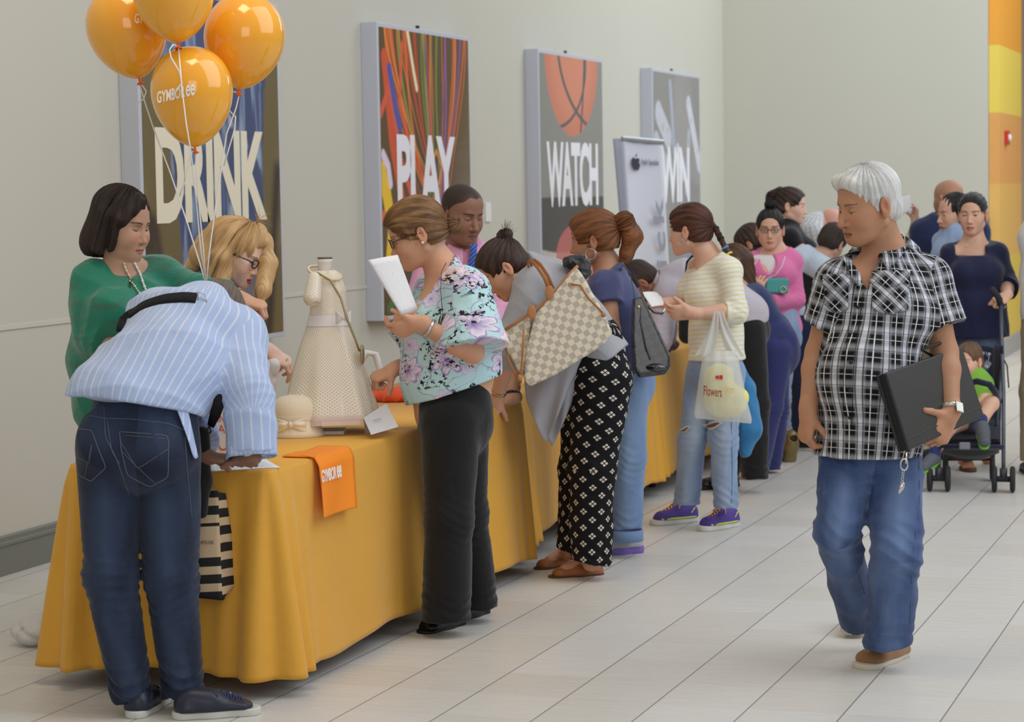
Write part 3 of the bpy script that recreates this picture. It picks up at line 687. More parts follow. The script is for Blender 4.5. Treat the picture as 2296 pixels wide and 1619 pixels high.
def face_color(H_, base, lips=(176, 92, 84), brow=(40, 28, 22), brow_w=1.0, open_=.35, iris=(44, 28, 20), lash=1.0, stubble=0.0, blush=.25, lid=None, hairline=None, mouth=0.0):
    b0 = np.array(lin(base)); LP = np.array(lin(lips)); BR = np.array(lin(brow)); IR = np.array(lin(iris)); LID = None if lid is None else np.array(lin(lid))
    def fn(V):
        q = H_.loc(V); a, b, c = q[:, 0], q[:, 1], q[:, 2]; col = np.tile(b0, (len(V), 1)); fr = sm(b, .045, .07)
        def L(m, k): 
            nonlocal col
            m = np.clip(m, 0, 1)[:, None]; col = col*(1-m)+np.asarray(k)*m
        aa = np.abs(a)
        L(fr*np.exp(-((aa-.042)/.018)**2-((c+.035)/.02)**2)*blush, b0*np.array([1.05, .72, .70]))
        L(fr*np.exp(-(a/.013)**2-((c+.034)/.014)**2)*blush*.8, b0*np.array([1.0, .74, .70]))
        ear = sm(aa, .07, .078)*sm(-b, -.02, 0)*sm(-np.abs(c), -.035, -.02); L(ear*.35, b0*np.array([1.02, .66, .58]))
        if stubble: L(sm(-c, .03, .055)*sm(b, .0, .03)*stubble, b0*.55)
        if LID is not None: L(fr*np.exp(-((aa-.032)/.017)**2-((c-.014)/.007)**2)*.8, LID)
        # eyes
        ex = (aa-.031)/.0150; lidc = .004+.0055*(1-ex**2); up = .004+(.0065*open_*2-.0045)*(1-ex**2); lo = .004-.0058*(1-ex**2)
        ins = (np.abs(ex) < 1)*(b > .07)
        if open_ > .05:
            e = sm(up-c, -.0006, .0008)*sm(c-lo, -.0008, .0008)*ins; L(e, (.62, .58, .55))
            gz = H_.gaze if hasattr(H_, 'gaze') else 0.0
            irs = e*sm(-np.hypot((aa-.031-gz*np.sign(a))/.0062, (c-.0035)/.0066), -1.1, -.85); L(irs, IR); L(e*sm(-np.hypot((aa-.031-gz*np.sign(a))/.0026, (c-.0035)/.0028), -1.2, -.8), (.004, .004, .004))
        L(ins*sm(-np.abs(c-up), -.0016*lash, -.0004)*.92, BR*.25); L(ins*sm(-np.abs(c-lo), -.0013, -.0002)*.5, b0*.35)
        # brows
        bc = .0265+.0035*np.sin(np.clip((aa-.012)/.036, 0, 1)*2.6)-.0015; bm = (aa > .011)*(aa < .052)*sm(b, .05, .062)*sm(-np.abs(c-bc), -.0042*brow_w*(1-.5*np.clip((aa-.03)/.02, 0, 1)), -.0012*brow_w); L(bm*.85, BR)
        # lips
        lx = np.clip(1-(aa/(.0235))**2, 0, 1); upl = -.0685+.0088*lx**.6-.002*np.exp(-(a/.004)**2); lol = -.0685-(.0115+mouth*.008)*lx**.6
        lm = sm(upl-c, -.0008, .001)*sm(c-lol, -.0008, .001)*(b > .07)*(aa < .0245); L(lm*.85, LP); L(sm(-np.abs(c+.0685), -.0016-mouth*.003, -.0004)*(b > .07)*(aa < .022)*.8, LP*.22)
        L(sm(-np.hypot((aa-.0070)/.0038, (c+.0445)/.003), -1, -.6)*(b > .08)*.8, b0*.12)
        if hairline is not None: m, k = hairline(a, b, c); L(m, np.array(lin(k)))
        return col
    return fn
def hand_prims(w, d, pn, side, curl=(.5, .6, .4), spread=.06, sc=1.0, thumb=(.55, .6, .35), tcurl=.35, fc=None):
    """w wrist, d towards the knuckles, pn out of the palm, side = direction of the thumb"""
    d = nz(d); pn = nz(np.asarray(pn)-d*(np.asarray(pn)@d)); sd = nz(np.cross(d, pn)); sd = sd if sd@np.asarray(side) > 0 else -sd
    B = np.array([sd, d, pn]); s = sc; w = np.asarray(w, float)
    P = [EL(w+d*.050*s, (.039*s, .048*s, .0145*s), B, .012), EL(w+d*.074*s+sd*.002*s, (.040*s, .024*s, .0125*s), B, .012), EL(w+d*.035*s+sd*.024*s+pn*.008*s, (.017*s, .034*s, .015*s), B, .012), C(w-d*.02*s, w+d*.02*s, .023*s, .025*s, .02)]
    for i, (x, L, r, y) in enumerate(((.029, .072, .0088, .086), (.0095, .080, .0090, .091), (-.0100, .074, .0086, .087), (-.0285, .058, .0076, .078))):
        cu = curl if fc is None else fc[i]; p = w+(d*y+sd*x)*s; ang = 0; lat = (x/.03)*spread; q0 = w+(d*(y-.03)+sd*x*.8)*s
        P.append(C(q0, p, r*s*1.0, r*s*1.12, .008))
        for j, (fr, c_) in enumerate(zip((.45, .31, .24), cu)):
            ang += c_; dr = nz(d*math.cos(ang)+pn*math.sin(ang)+sd*lat); n_ = p+dr*L*fr*s
            P.append(C(p, n_, r*s*(1.05-.1*j), r*s*(.95-.1*j), .0025)); p = n_
    tp = w+(d*.022+sd*.026+pn*.006)*s; td = nz(sd*thumb[0]+d*thumb[1]+pn*thumb[2]); P.append(C(w+(d*.015+sd*.012)*s, tp+td*.022*s, .015*s, .0125*s, .012))
    p = tp+td*.02*s
    for j, L in enumerate((.032, .027)):
        td = nz(td+pn*tcurl*.6+(d-sd*.7)*tcurl*.5*j); n_ = p+td*L*s; P.append(C(p, n_, (.0115-.001*j)*s, (.0100-.001*j)*s, .004)); p = n_
    return P
RELAX = (.35, .4, .25); FIST = (1.25, 1.5, .9); HOLD = (.7, .9, .5); FLAT = (.05, .1, .05)
def shoe(parent, heel, toe, mat, sole_m, w=.048, hgt=.06, sole_t=.025, low=False, name='shoe', tilt=0.0, lace=None, toeh=.035, sole_c=None, up=None, open_top=False, extra=None, ankle=None):
    heel = np.asarray(heel, float); toe = np.asarray(toe, float); d = nz(toe-heel); u = np.array([0, 0, 1.]) if up is None else nz(up); u = nz(u-d*(u@d)); s = np.cross(d, u); L = np.linalg.norm(toe-heel); b = heel; z0 = sole_t
    def P(x, y, z): return b+d*x*L+s*y+u*z
    zt = z0+.004
    Pm = [C(P(.16, 0, zt+hgt*.42), P(.42, 0, zt+hgt*.38), w*.72, w*.80, .03), EC(P(.35, 0, zt+.02), P(.80, 0, zt+toeh*.3), (w*.86, hgt*.62), (w*.92, toeh*.75), u, .04), C(P(.14, 0, zt+.012), P(.2, 0, zt+hgt*.6), w*.70, w*.60, .03)]
    Pm.append(EC(P(.1, 0, zt), P(.88, 0, zt), (w*.72, .014), (w*.72, .014), u, .02)); Pm.append(CUT(P(.5, 0, z0-.002), -u))
    if ankle is not None: Pm += [C(P(.18, 0, zt+hgt*.7), P(.2, 0, zt+hgt*1.3), w*.62, w*.6, .02), CUT(P(.5, 0, ankle), u)]
    if open_top: Pm.append(EC(P(.16, 0, zt+hgt*.9), P(.62, 0, zt+hgt*.55), (w*.60, hgt*.55), (w*.50, hgt*.25), u, .006, 's'))
    o = solid(name, Pm, .0035, mat, parent, bones=[(P(0, 0, 0), P(1, 0, 0), u, .05, 0)])
    Ps = [EC(P(.115, 0, sole_t*.5), P(.45, 0, sole_t*.5), (w*.80, .05), (w*.78, .05), u, .02), EC(P(.45, 0, sole_t*.5), P(.86, 0, sole_t*.5), (w*.78, .05), (w*.98, .05), u, .04), CUT(P(.5, 0, sole_t), u), CUT(P(.5, 0, 0.0), -u)]
    so = solid('sole', Ps, .0035, sole_m, o)
    if lace is not None:
        mb = MB()
        for i in range(5):
            x = .50+.065*i; z = zt+hgt*(.98-.13*i)*.82; z += .006; mb.tube([P(x, -w*.5, z-.012), P(x+.01, -w*.1, z+.004), P(x+.03, w*.12, z+.004), P(x+.05, w*.5, z-.014)], .0032, 5)
            mb.tube([P(x, w*.5, z-.012), P(x+.01, w*.1, z+.005), P(x+.03, -w*.12, z+.005), P(x+.05, -w*.5, z-.014)], .0032, 5)
        mb.tube([P(.5, .0, zt+hgt*.85), P(.46, .028, zt+hgt*1.0), P(.5, .04, zt+hgt*.8), P(.53, .01, zt+hgt*.8)], .003, 5); mb.tube([P(.5, .0, zt+hgt*.85), P(.45, -.03, zt+hgt*.95), P(.52, -.045, zt+hgt*.7)], .003, 5)
        mb.build('laces', lace, o, True)
    if extra: extra(o, P, w, zt)
    return o
def hair_cl(H_, pole, axis_b=None):
    """strand coordinates: azimuth and latitude about an axis through the head towards the pole (crown or tie)"""
    c = H_.p(0, -.005, .02); ax = nz(H_.p(*pole)-c); r = H_.a if abs(ax@H_.a) < .8 else H_.b; r = nz(r-ax*(r@ax)); s = np.cross(ax, r)
    def fn(V):
        q = V-c; z = q@ax; rr = np.linalg.norm(q, axis=1)+1e-6; return np.stack([np.arctan2(q@s, q@r)*.09, np.arccos(np.clip(z/rr, -1, 1))*.09, rr*0], 1)
    return fn
def glasses(H_, parent, mat, r=.021, thick=.0022, lens=True, sq=.8, dy=0.0):
    mb = MB(); lb = MB()
    for s in (-1, 1):
        pts = [H_.p(s*.0315+r*math.copysign(abs(math.cos(t))**.8, math.cos(t)), .105-.006*abs(math.cos(t) if s*math.cos(t) > 0 else 0), .004+dy+r*sq*math.copysign(abs(math.sin(t))**.8, math.sin(t))) for t in np.linspace(0, 2*math.pi, 25)[:-1]]
        mb.tube(pts, thick, 6, closed=True); mb.tube([H_.p(s*(.0315+r), .100, .010+dy), H_.p(s*.070, .085, .012+dy), H_.p(s*.0785, .02, .010), H_.p(s*.080, -.012, .004)], thick*.9, 6)
        lb.add(pts, [tuple(range(24))])
    mb.tube([H_.p(-.0115, .104, .009+dy), H_.p(0, .107, .012+dy), H_.p(.0115, .104, .009+dy)], thick*.9, 6)
    g = mb.build('glasses', mat, parent, True)
    if lens:
        lm = plain('lens_glass', (250, 250, 250), .03, .5, trans=1.0); lb.build('lens', lm, g, False)
    return g
def joints(D, **k):
    """joints picked on the picture plane, each with its own distance D+dd"""
    return {n: at(v[0], v[1], D+(v[2] if len(v) > 2 else 0)) for n, v in k.items()}
def upper(J, n, dims, bust=0.0, k=.05):
    hw, hd, ww, wd_, cw, cd, sh = dims
    P = [EC(J['pe'], J['wa'], (hw, hd), (ww, wd_), n, k), EC(J['wa'], J['ch'], (ww, wd_), (cw, cd), n, k), EC(J['ch'], J['nk'], (cw, cd), (.075, .06), n, k),
         C(J['sL'], J['sR'], sh, sh, k), C(J['nk'], J['sL'], .05, sh*.9, .04), C(J['nk'], J['sR'], .05, sh*.9, .04)]
    if bust:
        s = nz(J['sL']-J['sR']); nn = nz(n)
        for q in (-1, 1): P.append(EL(J['ch']+nn*(cd-.012)+s*q*.065, bust, None, .05))
    return P
def sleeve(J, sd, r, frac, k=.03, flare=0.0):
    s, e, w = J['s'+sd], J['e'+sd], J['w'+sd]; P = [C(s, e, r[0], r[1]+(flare if frac < 1 else 0), .03)]
    if frac > 1: P.append(C(e, w, r[1], r[2]+flare, .03))
    if frac <= 1: c = s+(e-s)*frac; n = e-s
    else: c = e+(w-e)*(frac-1); n = w-e
    if frac < 1: P[0] = C(s, s+(e-s)*min(1.25, frac+.25), r[0], r[1]+flare, .03)
    P.append(CUT(c, n)); return G(P, k)
def arm(J, sd, m=1.0):
    s, e, w = J['s'+sd], J['e'+sd], J['w'+sd]; md = e+(w-e)*.30
    return [C(s, e, .050*m, .040*m, .02), C(e, md, .040*m, .0415*m, .02), C(md, w, .0415*m, .0265*m, .02)]
def person(label, J, cat='person', name='person', base=None, group=None):
    b = base if base is not None else J.get('pe', list(J.values())[0]).copy()
    b = np.array([b[0], b[1], 0.0]); return thing(name, label, cat, tuple(b), group)
def soft(c, k=.16):
    g = .3*c[0]+.59*c[1]+.11*c[2]; return tuple(min(235, (x*(1-k)+(g*1.03)*k)*1.09+4) for x in c)
def body(p, J, H_, skin, hp={}, fc={}, hands={}, n=(0, -1, 0), dims=None, m=1.0, hh=.0024, hd_h=.0024, neck=(.056, .062), bare=(), name='body', bust=0.0, harm=.005):
    skin = soft(skin); cf = face_color(H_, skin, **fc); base = np.array(lin(skin)); parts = []; cols = []
    nkp = [C(H_.p(0, -.018, -.03), J['nk'], neck[0]*H_.s, neck[1]*m, .02)]
    hp_ = head_prims(H_, **hp)+nkp
    c = H_.p(0, 0, -.0); up = nz(H_.p(0, -.015, 0)-J['nk']); cutp = J['nk']+up*.01
    v = nets(hp_+[CUT(cutp, -up)], hh); v = (relax(v[0], v[1], 1, .4), v[1]); parts.append(v); cols.append(cf(v[0]))
    core = nkp[:]
    if dims is not None: core += grow(upper(J, n, dims, bust), -.016)
    else: core += [C(J['sL'], J['sR'], .045, .045, .03), C(J['nk'], (J['sL']+J['sR'])/2-np.array([0, 0, .1]), .06, .08, .03)]
    for sd in 'LR':
        if 'e'+sd in J: core += arm(J, sd, m)
    core += list(bare)
    v = nets(core, harm); parts.append(v); cols.append(np.tile(base, (len(v[0]), 1)))
    for sd, h in hands.items():
        w = J['w'+sd]; e = J['e'+sd]; d = h[0]; hp2 = hand_prims(w+nz(w-e)*.01, *h[:3], **(h[3] if len(h) > 3 else {}))
        fore = [C(e+(w-e)*.55, w, .036*m, .0262*m, .02)]
        v = nets(hp2+fore, hd_h); v = (relax(v[0], v[1], 1, .35), v[1]); parts.append(v)
        kn = np.tile(base, (len(v[0]), 1)); dd = (v[0]-w)@nz(d); tip = sm(dd, .10, .17)[:, None]*.35; kn = kn*(1-tip)+tip*kn*np.array([1.12, .82, .78]); cols.append(kn)
    V, Q = join(parts); me = mesh_from(name, V, Q); set_attr(me, 'col', np.concatenate(cols), True); return obj(name, me, skin_m(), p)
def denim(name, rgb, fade=(150, 170, 200), amt=.4, scale=1.0):
    if name in _mats: return _mats[name]
    t = NT(name, .8, .2); co = t.coord('attr'); b = lin(rgb); f = lin(fade)
    n = t.noise(t.coord('attr', (4*scale, 1.6*scale, 1)), 1.6, 3, .5); w1 = t.noise(t.coord('attr', (900, 60, 1)), 1, 2); w2 = t.noise(t.coord('attr', (30, 90, 1)), 1, 3)
    a = t.mix(t.math('MULTIPLY', t.ramp(n, [(.42, 0.0), (.72, 1.0)]), amt), b, f); a = t.mix(t.math('MULTIPLY', w1, .38), a, tuple(min(1, x*1.9+.01) for x in b)); a = t.mix(t.math('MULTIPLY', t.ramp(w2, [(.5, 0.), (.8, 1.)]), .10), a, f); x, y, z = t.sep(co); fr = t.math('MULTIPLY', t.ramp(t.math('ABSOLUTE', x), [(.0, 1.), (.075, 0.)]), t.ramp(y, [(.04, 0.), (.16, 1.), (.34, .9), (.5, .25)])); a = t.mix(t.math('MULTIPLY', fr, min(1, amt*.9)), a, f)
    t.color(a); b1 = t.bump(w2, .3, .004); t.bump(w1, .3, .0008, b1); t.b.inputs['Sheen Weight'].default_value = .15; _mats[name] = t.m; return t.m
def cloth(name, rgb, rough=.8, var=.12, weave=700, sheen=.2, fold=.35):
    if name in _mats: return _mats[name]
    t = NT(name, rough, .25); co = t.coord('obj'); b = lin(rgb); n = t.noise(co, 7, 4)
    t.color(t.mix(n, tuple(x*(1-var) for x in b), tuple(min(1, x*(1+var)) for x in b))); b1 = t.bump(t.noise(co, 16, 4, .6, .6), fold, .012); t.bump(t.noise(co, weave, 1), .12, .0006, b1)
    t.b.inputs['Sheen Weight'].default_value = sheen; _mats[name] = t.m; return t.m
def stripes(name, base, line, period, width, axis=0, extra=None, fold=.35, soft=.02):
    if name in _mats: return _mats[name]
    t = NT(name, .8, .25); x, y, z = t.sep(t.coord('attr')); co = t.coord('obj')
    c = x if axis == 0 else y
    f = t.math('ABSOLUTE', t.math('SUBTRACT', t.math('FRACT', t.math('DIVIDE', c, period)), .5)); m = t.ramp(f, [(max(0, width/2-soft), 1.0), (width/2+soft, 0.0)])
    a = t.mix(m, lin(base), lin(line))
    if extra:
        p2, w2, c2, ax2 = extra; f2 = t.math('ABSOLUTE', t.math('SUBTRACT', t.math('FRACT', t.math('DIVIDE', (x, y)[ax2], p2)), .5)); a = t.mix(t.math('MULTIPLY', t.math('LESS_THAN', f2, w2/2), .5), a, lin(c2))
    t.color(a); b1 = t.bump(t.noise(co, 14, 4, .6, .6), fold, .012); t.bump(t.noise(co, 700, 1), .1, .0006, b1); t.b.inputs['Sheen Weight'].default_value = .15; _mats[name] = t.m; return t.m
def wedge(ap, l, r, D, d0=-.35, d1=0.0, k=.006):
    """an open neckline between two edges that meet at ap"""
    c = at((l[0]+r[0])/2, (l[1]+r[1])/2, D+(d0+d1)/2); A = at(*ap, D)
    return G([EL(c, (.2, (d1-d0)/2, .2), None, .001), CUT(A, -nz(np.cross(A-at(*l, D), fwv))), CUT(A, nz(np.cross(A-at(*r, D), fwv)))], k, 's')
BLK = lambda: plain('black_leather', (24, 24, 26), .32, .5, bump=.2, bscale=120)
FV = lambda x, y, z: nz(vec(x, y, z))                          # direction: right, away, up

def collar(p, c, up, front, r, mat, h=.034, fall=.05, op=22, point=.035, drop=.05, clf=None, name='collar', flare=.02):
    up = nz(up); front = nz(np.asarray(front)-up*(np.asarray(front)@up)); left = np.cross(up, front)
    mb = MB()
    def fn(a, b):
        ph = math.radians(op+(360-2*op)*a); cf = math.cos(ph); d = front*cf+left*math.sin(ph); e = min(a, 1-a)*2; pt = math.exp(-(e/.16)**2)*point
        base = c+d*r*(1+.10*cf)-up*drop*.5*(1+cf)
        if b < .4: return base+up*h*(b/.4)*(1-.25*(1+cf)/2)
        q = (b-.4)/.6; top = base+up*h*(1-.25*(1+cf)/2); return top+d*(.004+(flare+pt*.5)*q+.006*math.sin(math.pi*q))-up*((fall+pt)*q)+d*.0
    mb.grid(fn, 40, 10); o = mb.build(name, mat, p, True, thick=.003, cl=(clf or (lambda V: np.stack([(V-c)@left, (V-c)@up, V[:, 0]*0], 1)))); return o
def strands(H_, pole, amp=.0016, f=1300, lock=.0022):
    """grooves along the strands, as a displacement of the hair surface"""
    cf = hair_cl(H_, pole); c = H_.p(0, -.005, .02)
    def fn(V):
        q = cf(V); a = q[:, 0]; l = q[:, 1]; r = V-c; r /= np.linalg.norm(r, axis=1)[:, None]
        d = amp*np.sin(a*f+2.2*np.sin(l*40+a*60))*.6+amp*.6*np.sin(a*f*1.9+3*np.sin(l*30))+lock*np.sin(a*f*.23+1.5*np.sin(l*26+a*30))
        return V+r*d[:, None]
    return fn
def hair(name, H_, prims, h, mat, p, pole, amp=.0016, f=1300, lock=.0022, label=None):
    V, Q = nets(prims, h); V = relax(V, Q, 1, .5); V2 = strands(H_, pole, amp, f, lock)(V); me = mesh_from(name, V2, Q); set_attr(me, 'cl', hair_cl(H_, pole)(V)); return obj(name, me, mat, p, label)
def wisps(H_, name, par, mat, roots, n, length, rad=.0006, seed=1, droop=.3, jit=.012, d0=None):
    """loose hairs as one part"""
    r = np.random.RandomState(seed); mb = MB()
    for i in range(n):
        a, b = roots[r.randint(len(roots))]; t = r.rand(); q = np.array(a)*(1-t)+np.array(b)*t; p = H_.p(*q); d = nz(p-H_.p(0, 0, .02)) if d0 is None else nz(H_.B.T@np.array(d0)); pts = [p]
        d = nz(d+r.normal(size=3)*.35); L = length*r.uniform(.5, 1.2)
        for k in range(5): d = nz(d-H_.c*droop*.4+r.normal(size=3)*.12); p = p+d*L/5; pts.append(p)
        mb.tube(pts, [rad, rad, rad*.9, rad*.8, rad*.6, rad*.3], 3)
    o = mb.build(name, mat, par, True, cl=lambda V: V*0); o['kind'] = 'stuff'; return o
def make(label, J, n, skin, hd, dims, top=None, bottom=None, hp=None, fc=None, hands=None, bust=0.0, m=1.0, hh=.0026, th=.006, neck=(.054, .060), name='person', hdh=.0026, group=None):
    """a whole clothed figure. top: mat, sl {side: (radii, fraction, flare)}, ease, cuts, waves, hem; bottom: mat, legs, ..."""
    p = person(label, J, name=name, group=group); H_ = Head(hd[0], hd[1], hd[2] if len(hd) > 2 else VU, hd[3] if len(hd) > 3 else 1.0)
    bo = body(p, J, H_, skin, hp or {}, fc or {}, hands or {}, n, dims, m, hh, hdh, neck, bust=bust)
    out = {'p': p, 'H': H_, 'J': J, 'body': bo}
    if top:
        ez = top.get('ease', .010); T = upper(J, n, dims, bust); P = grow(T, ez)+list(top.get('add', []))
        if 'hem' in top: P.append(CUT(top['hem'][0], top['hem'][1]))
        if 'neck' in top: nu_ = top.get('neckup', nz(H_.p(0, -.02, 0)-J['nk'])); P.append(CUT(J['nk']+nu_*top['neck'][0], nz(nu_+n*top['neck'][1])))
        for sd, (r, fr, flr) in top.get('sl', {}).items(): P.append(sleeve(J, sd, r, fr, top.get('slk', .02), flr))
        P += list(top.get('cuts', []))
        if 'eL' in J and th < .009:
            for i, sd in enumerate('LR'):
                if top.get('sl', {}).get(sd, (0, 0, 0))[1] > 1.1: P.append(NZ(creases(J['e'+sd], nz(J['w'+sd]-J['s'+sd]), .005, 95, .07, 7+i, .10)))
        a, f, sd_ = top.get('wave', (.008, 16, 3)); P.append(NZ(waves(a, f, sd_, nz(J['nk']-J['pe']), .45)))
        bones = [(J['pe']-nz(J['nk']-J['pe'])*.15, J['nk'], n, .15, 0)]+[(J['s'+s], J['e'+s], -VF, .06, .02+.01*ord(s)) for s in 'LR' if 'e'+s in J]+[(J['e'+s], J['w'+s], -VF, .05, .35) for s in 'LR' if 'w'+s in J]
        out['top'] = solid(top.get('name', 'shirt'), P, top.get('h', th), top['mat'], p, bones, 1)
    if bottom:
        b = bottom
        if b.get('stand'):
            for sd in 'LR':
                J['a'+sd][2] = .085; q = J['a'+sd]*1.0; q[2] = 0; d = nz([n[0], n[1], 0]); shoe(p, q-d*.05, q+d*.22, BLK(), plain('black_sole', (20, 20, 20), .5), w=.044, hgt=.055, sole_t=.02)
        b = bottom; P = [EC(J['pe']+nz(J['wa']-J['pe'])*b.get('rise', .08), (J['hR']+J['hL'])/2, b['hip'][0], b['hip'][1], n, .04)]+list(b.get('add', []))
        bones = []
        for sd in 'RL':
            if 'k'+sd not in J: continue
            r = b['r'+sd] if 'r'+sd in b else b['r']; cn = J['a'+sd]-J['k'+sd]; hm = b.get('hem', 0.0)
            P.append(G([C(J['h'+sd], J['k'+sd], r[0], r[1], .04), C(J['k'+sd], J['a'+sd]+nz(cn)*.05, r[1], r[2], .03), CUT(J['a'+sd]+nz(cn)*hm, b.get('hn', nz(cn)))], b.get('k', .016)))
            bones += [(J['h'+sd], J['k'+sd], -VF, .085, 0), (J['k'+sd], J['a'+sd], -VF, .085, np.linalg.norm(J['k'+sd]-J['h'+sd]))]
        a, f, sd_ = b.get('wave', (.010, 13, 5)); P.append(NZ(waves(a, f, sd_, VU, b.get('squash', .5))))
        cr = b.get('crease', (.005, .007))
        for i, sd in enumerate('RL'):
            if 'k'+sd in J and th < .009: P += [NZ(creases(J['k'+sd], VU, cr[0], 85, .10, sd_+i, .12)), NZ(creases(J['a'+sd]+VU*.05, VU, cr[1], 75, .075, sd_+i+4, .12))]; P += list(b.get('cuts', []))
        out['bottom'] = solid(b.get('name', 'trousers'), P, b.get('h', th), b['mat'], p, bones, 1)
    return out
def creases(c, ax, amp, freq, width, seed=1, rad=.2):
    """a patch of cross folds around a joint"""
    r = np.random.RandomState(seed); ax = nz(ax); u = nz(np.cross(ax, (.3, .5, .7))); w = np.cross(ax, u); p1, p2, k1, k2 = r.uniform(0, 6.28, 2).tolist()+r.uniform(9, 20, 2).tolist()
    def fn(X, Y, Z):
        x = X-f32(c[0]); y = Y-f32(c[1]); z = Z-f32(c[2]); h0 = x*f32(ax[0])+y*f32(ax[1])+z*f32(ax[2]); a = x*f32(u[0])+y*f32(u[1])+z*f32(u[2]); b = x*f32(w[0])+y*f32(w[1])+z*f32(w[2]); h = h0+f32(.30)*a*np.sin(b*f32(k2)+f32(p2))+f32(.35)*b
        m = np.exp(-(h/f32(width))**2-((a*a+b*b)/f32(rad*rad))**2); s = np.sin(h*f32(freq)+f32(1.6)*np.sin(a*f32(k1)+f32(p1))+f32(1.2)*np.sin(b*f32(k2)+f32(p2)))
        return m*((np.abs(s)-f32(.5))*f32(amp)+np.sin(h*f32(freq*.57)+f32(2.1)*np.sin(b*f32(k1))+f32(p1))*f32(amp*.35))
    return fn
def feet(p, pairs, mat, sole, **k):
    for (h, t, L) in pairs:
        a = on_floor(*h); b = on_floor(*t); d = nz(np.array([*(b-a)[:2], 0])); shoe(p, a, a+d*L, mat, sole, **k)
def hair_cap(H_, thick=.010, front=.060, back=-.06, side=True, low=-.055, faceh=.078):
    """close hair following the skull, opened around the face"""
    E = H_.E; t = thick
    P = [E((0, -.012, .044), (.075+t, .094+t, .083+t), .02), E((0, -.050, -.015), (.068+t*.7, .050+t*.6, .055), .03)]
    for q in (-1, 1): P.append(E((q*.084, -.002, -.002), (.016, .022, .034), .006, 's'))
    P += [E((0, .035, .045), (.062+t, .056+t, .063+t), .02), E((0, .114, faceh-.065), (.080, .068, .070), .012, 's'), E((0, .080, -.075), (.10, .085, .075), .012, 's'), CUT(H_.p(0, back, low), -H_.c)]
    return P
def loop(c, n, r, rad, mat, p, name='earring', seg=20):
    n = nz(n); a = nz(np.cross(n, (0.1, .2, 1))); b = np.cross(n, a); mb = MB(); mb.tube([c+a*r*math.cos(t)+b*r*math.sin(t) for t in np.linspace(0, 2*math.pi, seg+1)[:-1]], rad, 6, closed=True); return mb.build(name, mat, p, True)
def band(J, sd, back, r, rad, mat, p, name='watch', flat=True):
    w, e = J['w'+sd], J['e'+sd]; ax = nz(w-e); c = w-ax*back; a = nz(np.cross(ax, VF)); b = np.cross(ax, a); mb = MB()
    mb.tube([c+a*r*math.cos(t)+b*r*math.sin(t) for t in np.linspace(0, 2*math.pi, 25)[:-1]], rad, 6, closed=True); return mb.build(name, mat, p, True)
def paper(name, label, pts, group=None, bend=.006, sheets=1, cat='paper', col=(236, 236, 240), lines=True, curl=None):
    """sheets of paper through four corners (world)"""
    o = thing(name, label, cat, tuple(sum(pts)/4), group); m = plain('white_paper' if col == (236, 236, 240) else 'paper_%d' % col[0], col, .6)
    nrm = nz(np.cross(pts[1]-pts[0], pts[3]-pts[0])); nrm = nrm if nrm@(C0-pts[0]) > 0 else -nrm
    for i in range(sheets):
        mb = MB(); sh = i*.0012; jx = (.004*math.sin(i*2.3), .004*math.cos(i*1.7))
        def fn(a, b): return (pts[0]*(1-a)+pts[1]*a)*(1-b)+(pts[3]*(1-a)+pts[2]*a)*b+nrm*(bend*math.sin(math.pi*(a if curl != 'b' else b))-sh)+(pts[1]-pts[0])*jx[0]*i+(pts[3]-pts[0])*jx[1]*i
        mb.grid(fn, 10, 10); mb.build('sheet', m, o, True, thick=.0006)
        if i == 0 and lines:
            lb = MB(); r = random.Random(3)
            for k in range(22):
                b0 = .10+k*.037; a1 = .55+.35*r.random(); q = [fn(.1, b0), fn(a1, b0), fn(a1, b0+.005), fn(.1, b0+.005)]; lb.add([x+nrm*.0008 for x in q], [(0, 1, 2, 3)])
            x = lb.build('printed_lines', plain('print_grey', (176, 178, 190), .7), o); x['kind'] = 'stuff'
    return o
from mathutils.bvhtree import BVHTree
_bv = {}
def surf_at(o, u, v, lift=.002, default=8.0):
    if isinstance(o, list): return min((surf_at(q, u, v, lift, default+.5) for q in o), key=lambda p: float((p-C0)@fwv))
    return surf_one(o, u, v, lift, default)
def surf_one(o, u, v, lift, default):
    """the point of an object's surface seen at a place of the picture, lifted off along its normal"""
    if o.name not in _bv:
        me = o.data; b = LOC[o.name]; _bv[o.name] = BVHTree.FromPolygons([Vector(x.co)+Vector(b) for x in me.vertices], [tuple(f.vertices) for f in me.polygons])
    d = ray(u, v); h = _bv[o.name].ray_cast(Vector(C0), Vector(d))
    if h[0] is None:
        h = _bv[o.name].find_nearest(Vector(at(u, v, default))); 
    n = np.array(h[1]); n = n if n@d < 0 else -n
    return np.array(h[0])+n*lift
def on_surf(name, o, pts, r, mat, par=None, lift=.002, n=6, flat=False, sub=7, default=8.0, closed=False):
    """a cord or tape lying on an object's surface, through places of the picture"""
    q = []
    for (a, b) in zip(pts[:-1], pts[1:]):
        for k in range(sub): q.append((a[0]+(b[0]-a[0])*k/sub, a[1]+(b[1]-a[1])*k/sub))
    q.append(pts[-1]); W_ = [surf_at(o, u, v, lift, default) for u, v in q]
    for _ in range(1): W_ = [W_[0]]+[(W_[i-1]+2*W_[i]+W_[i+1])/4 for i in range(1, len(W_)-1)]+[W_[-1]]
    mb = MB(); mb.tube(W_, r, n, flat=-fwv if flat else None); return mb.build(name, mat, par or o, True)
def patch(name, o, f, nu, nv, mat, lift=.004, thick=.003, par=None, cl=None, default=8.0):
    mb = MB(); mb.grid(lambda a, b: surf_at(o, *f(a, b), lift, default), nu, nv); return mb.build(name, mat, par or o, True, thick=thick, cl=cl)
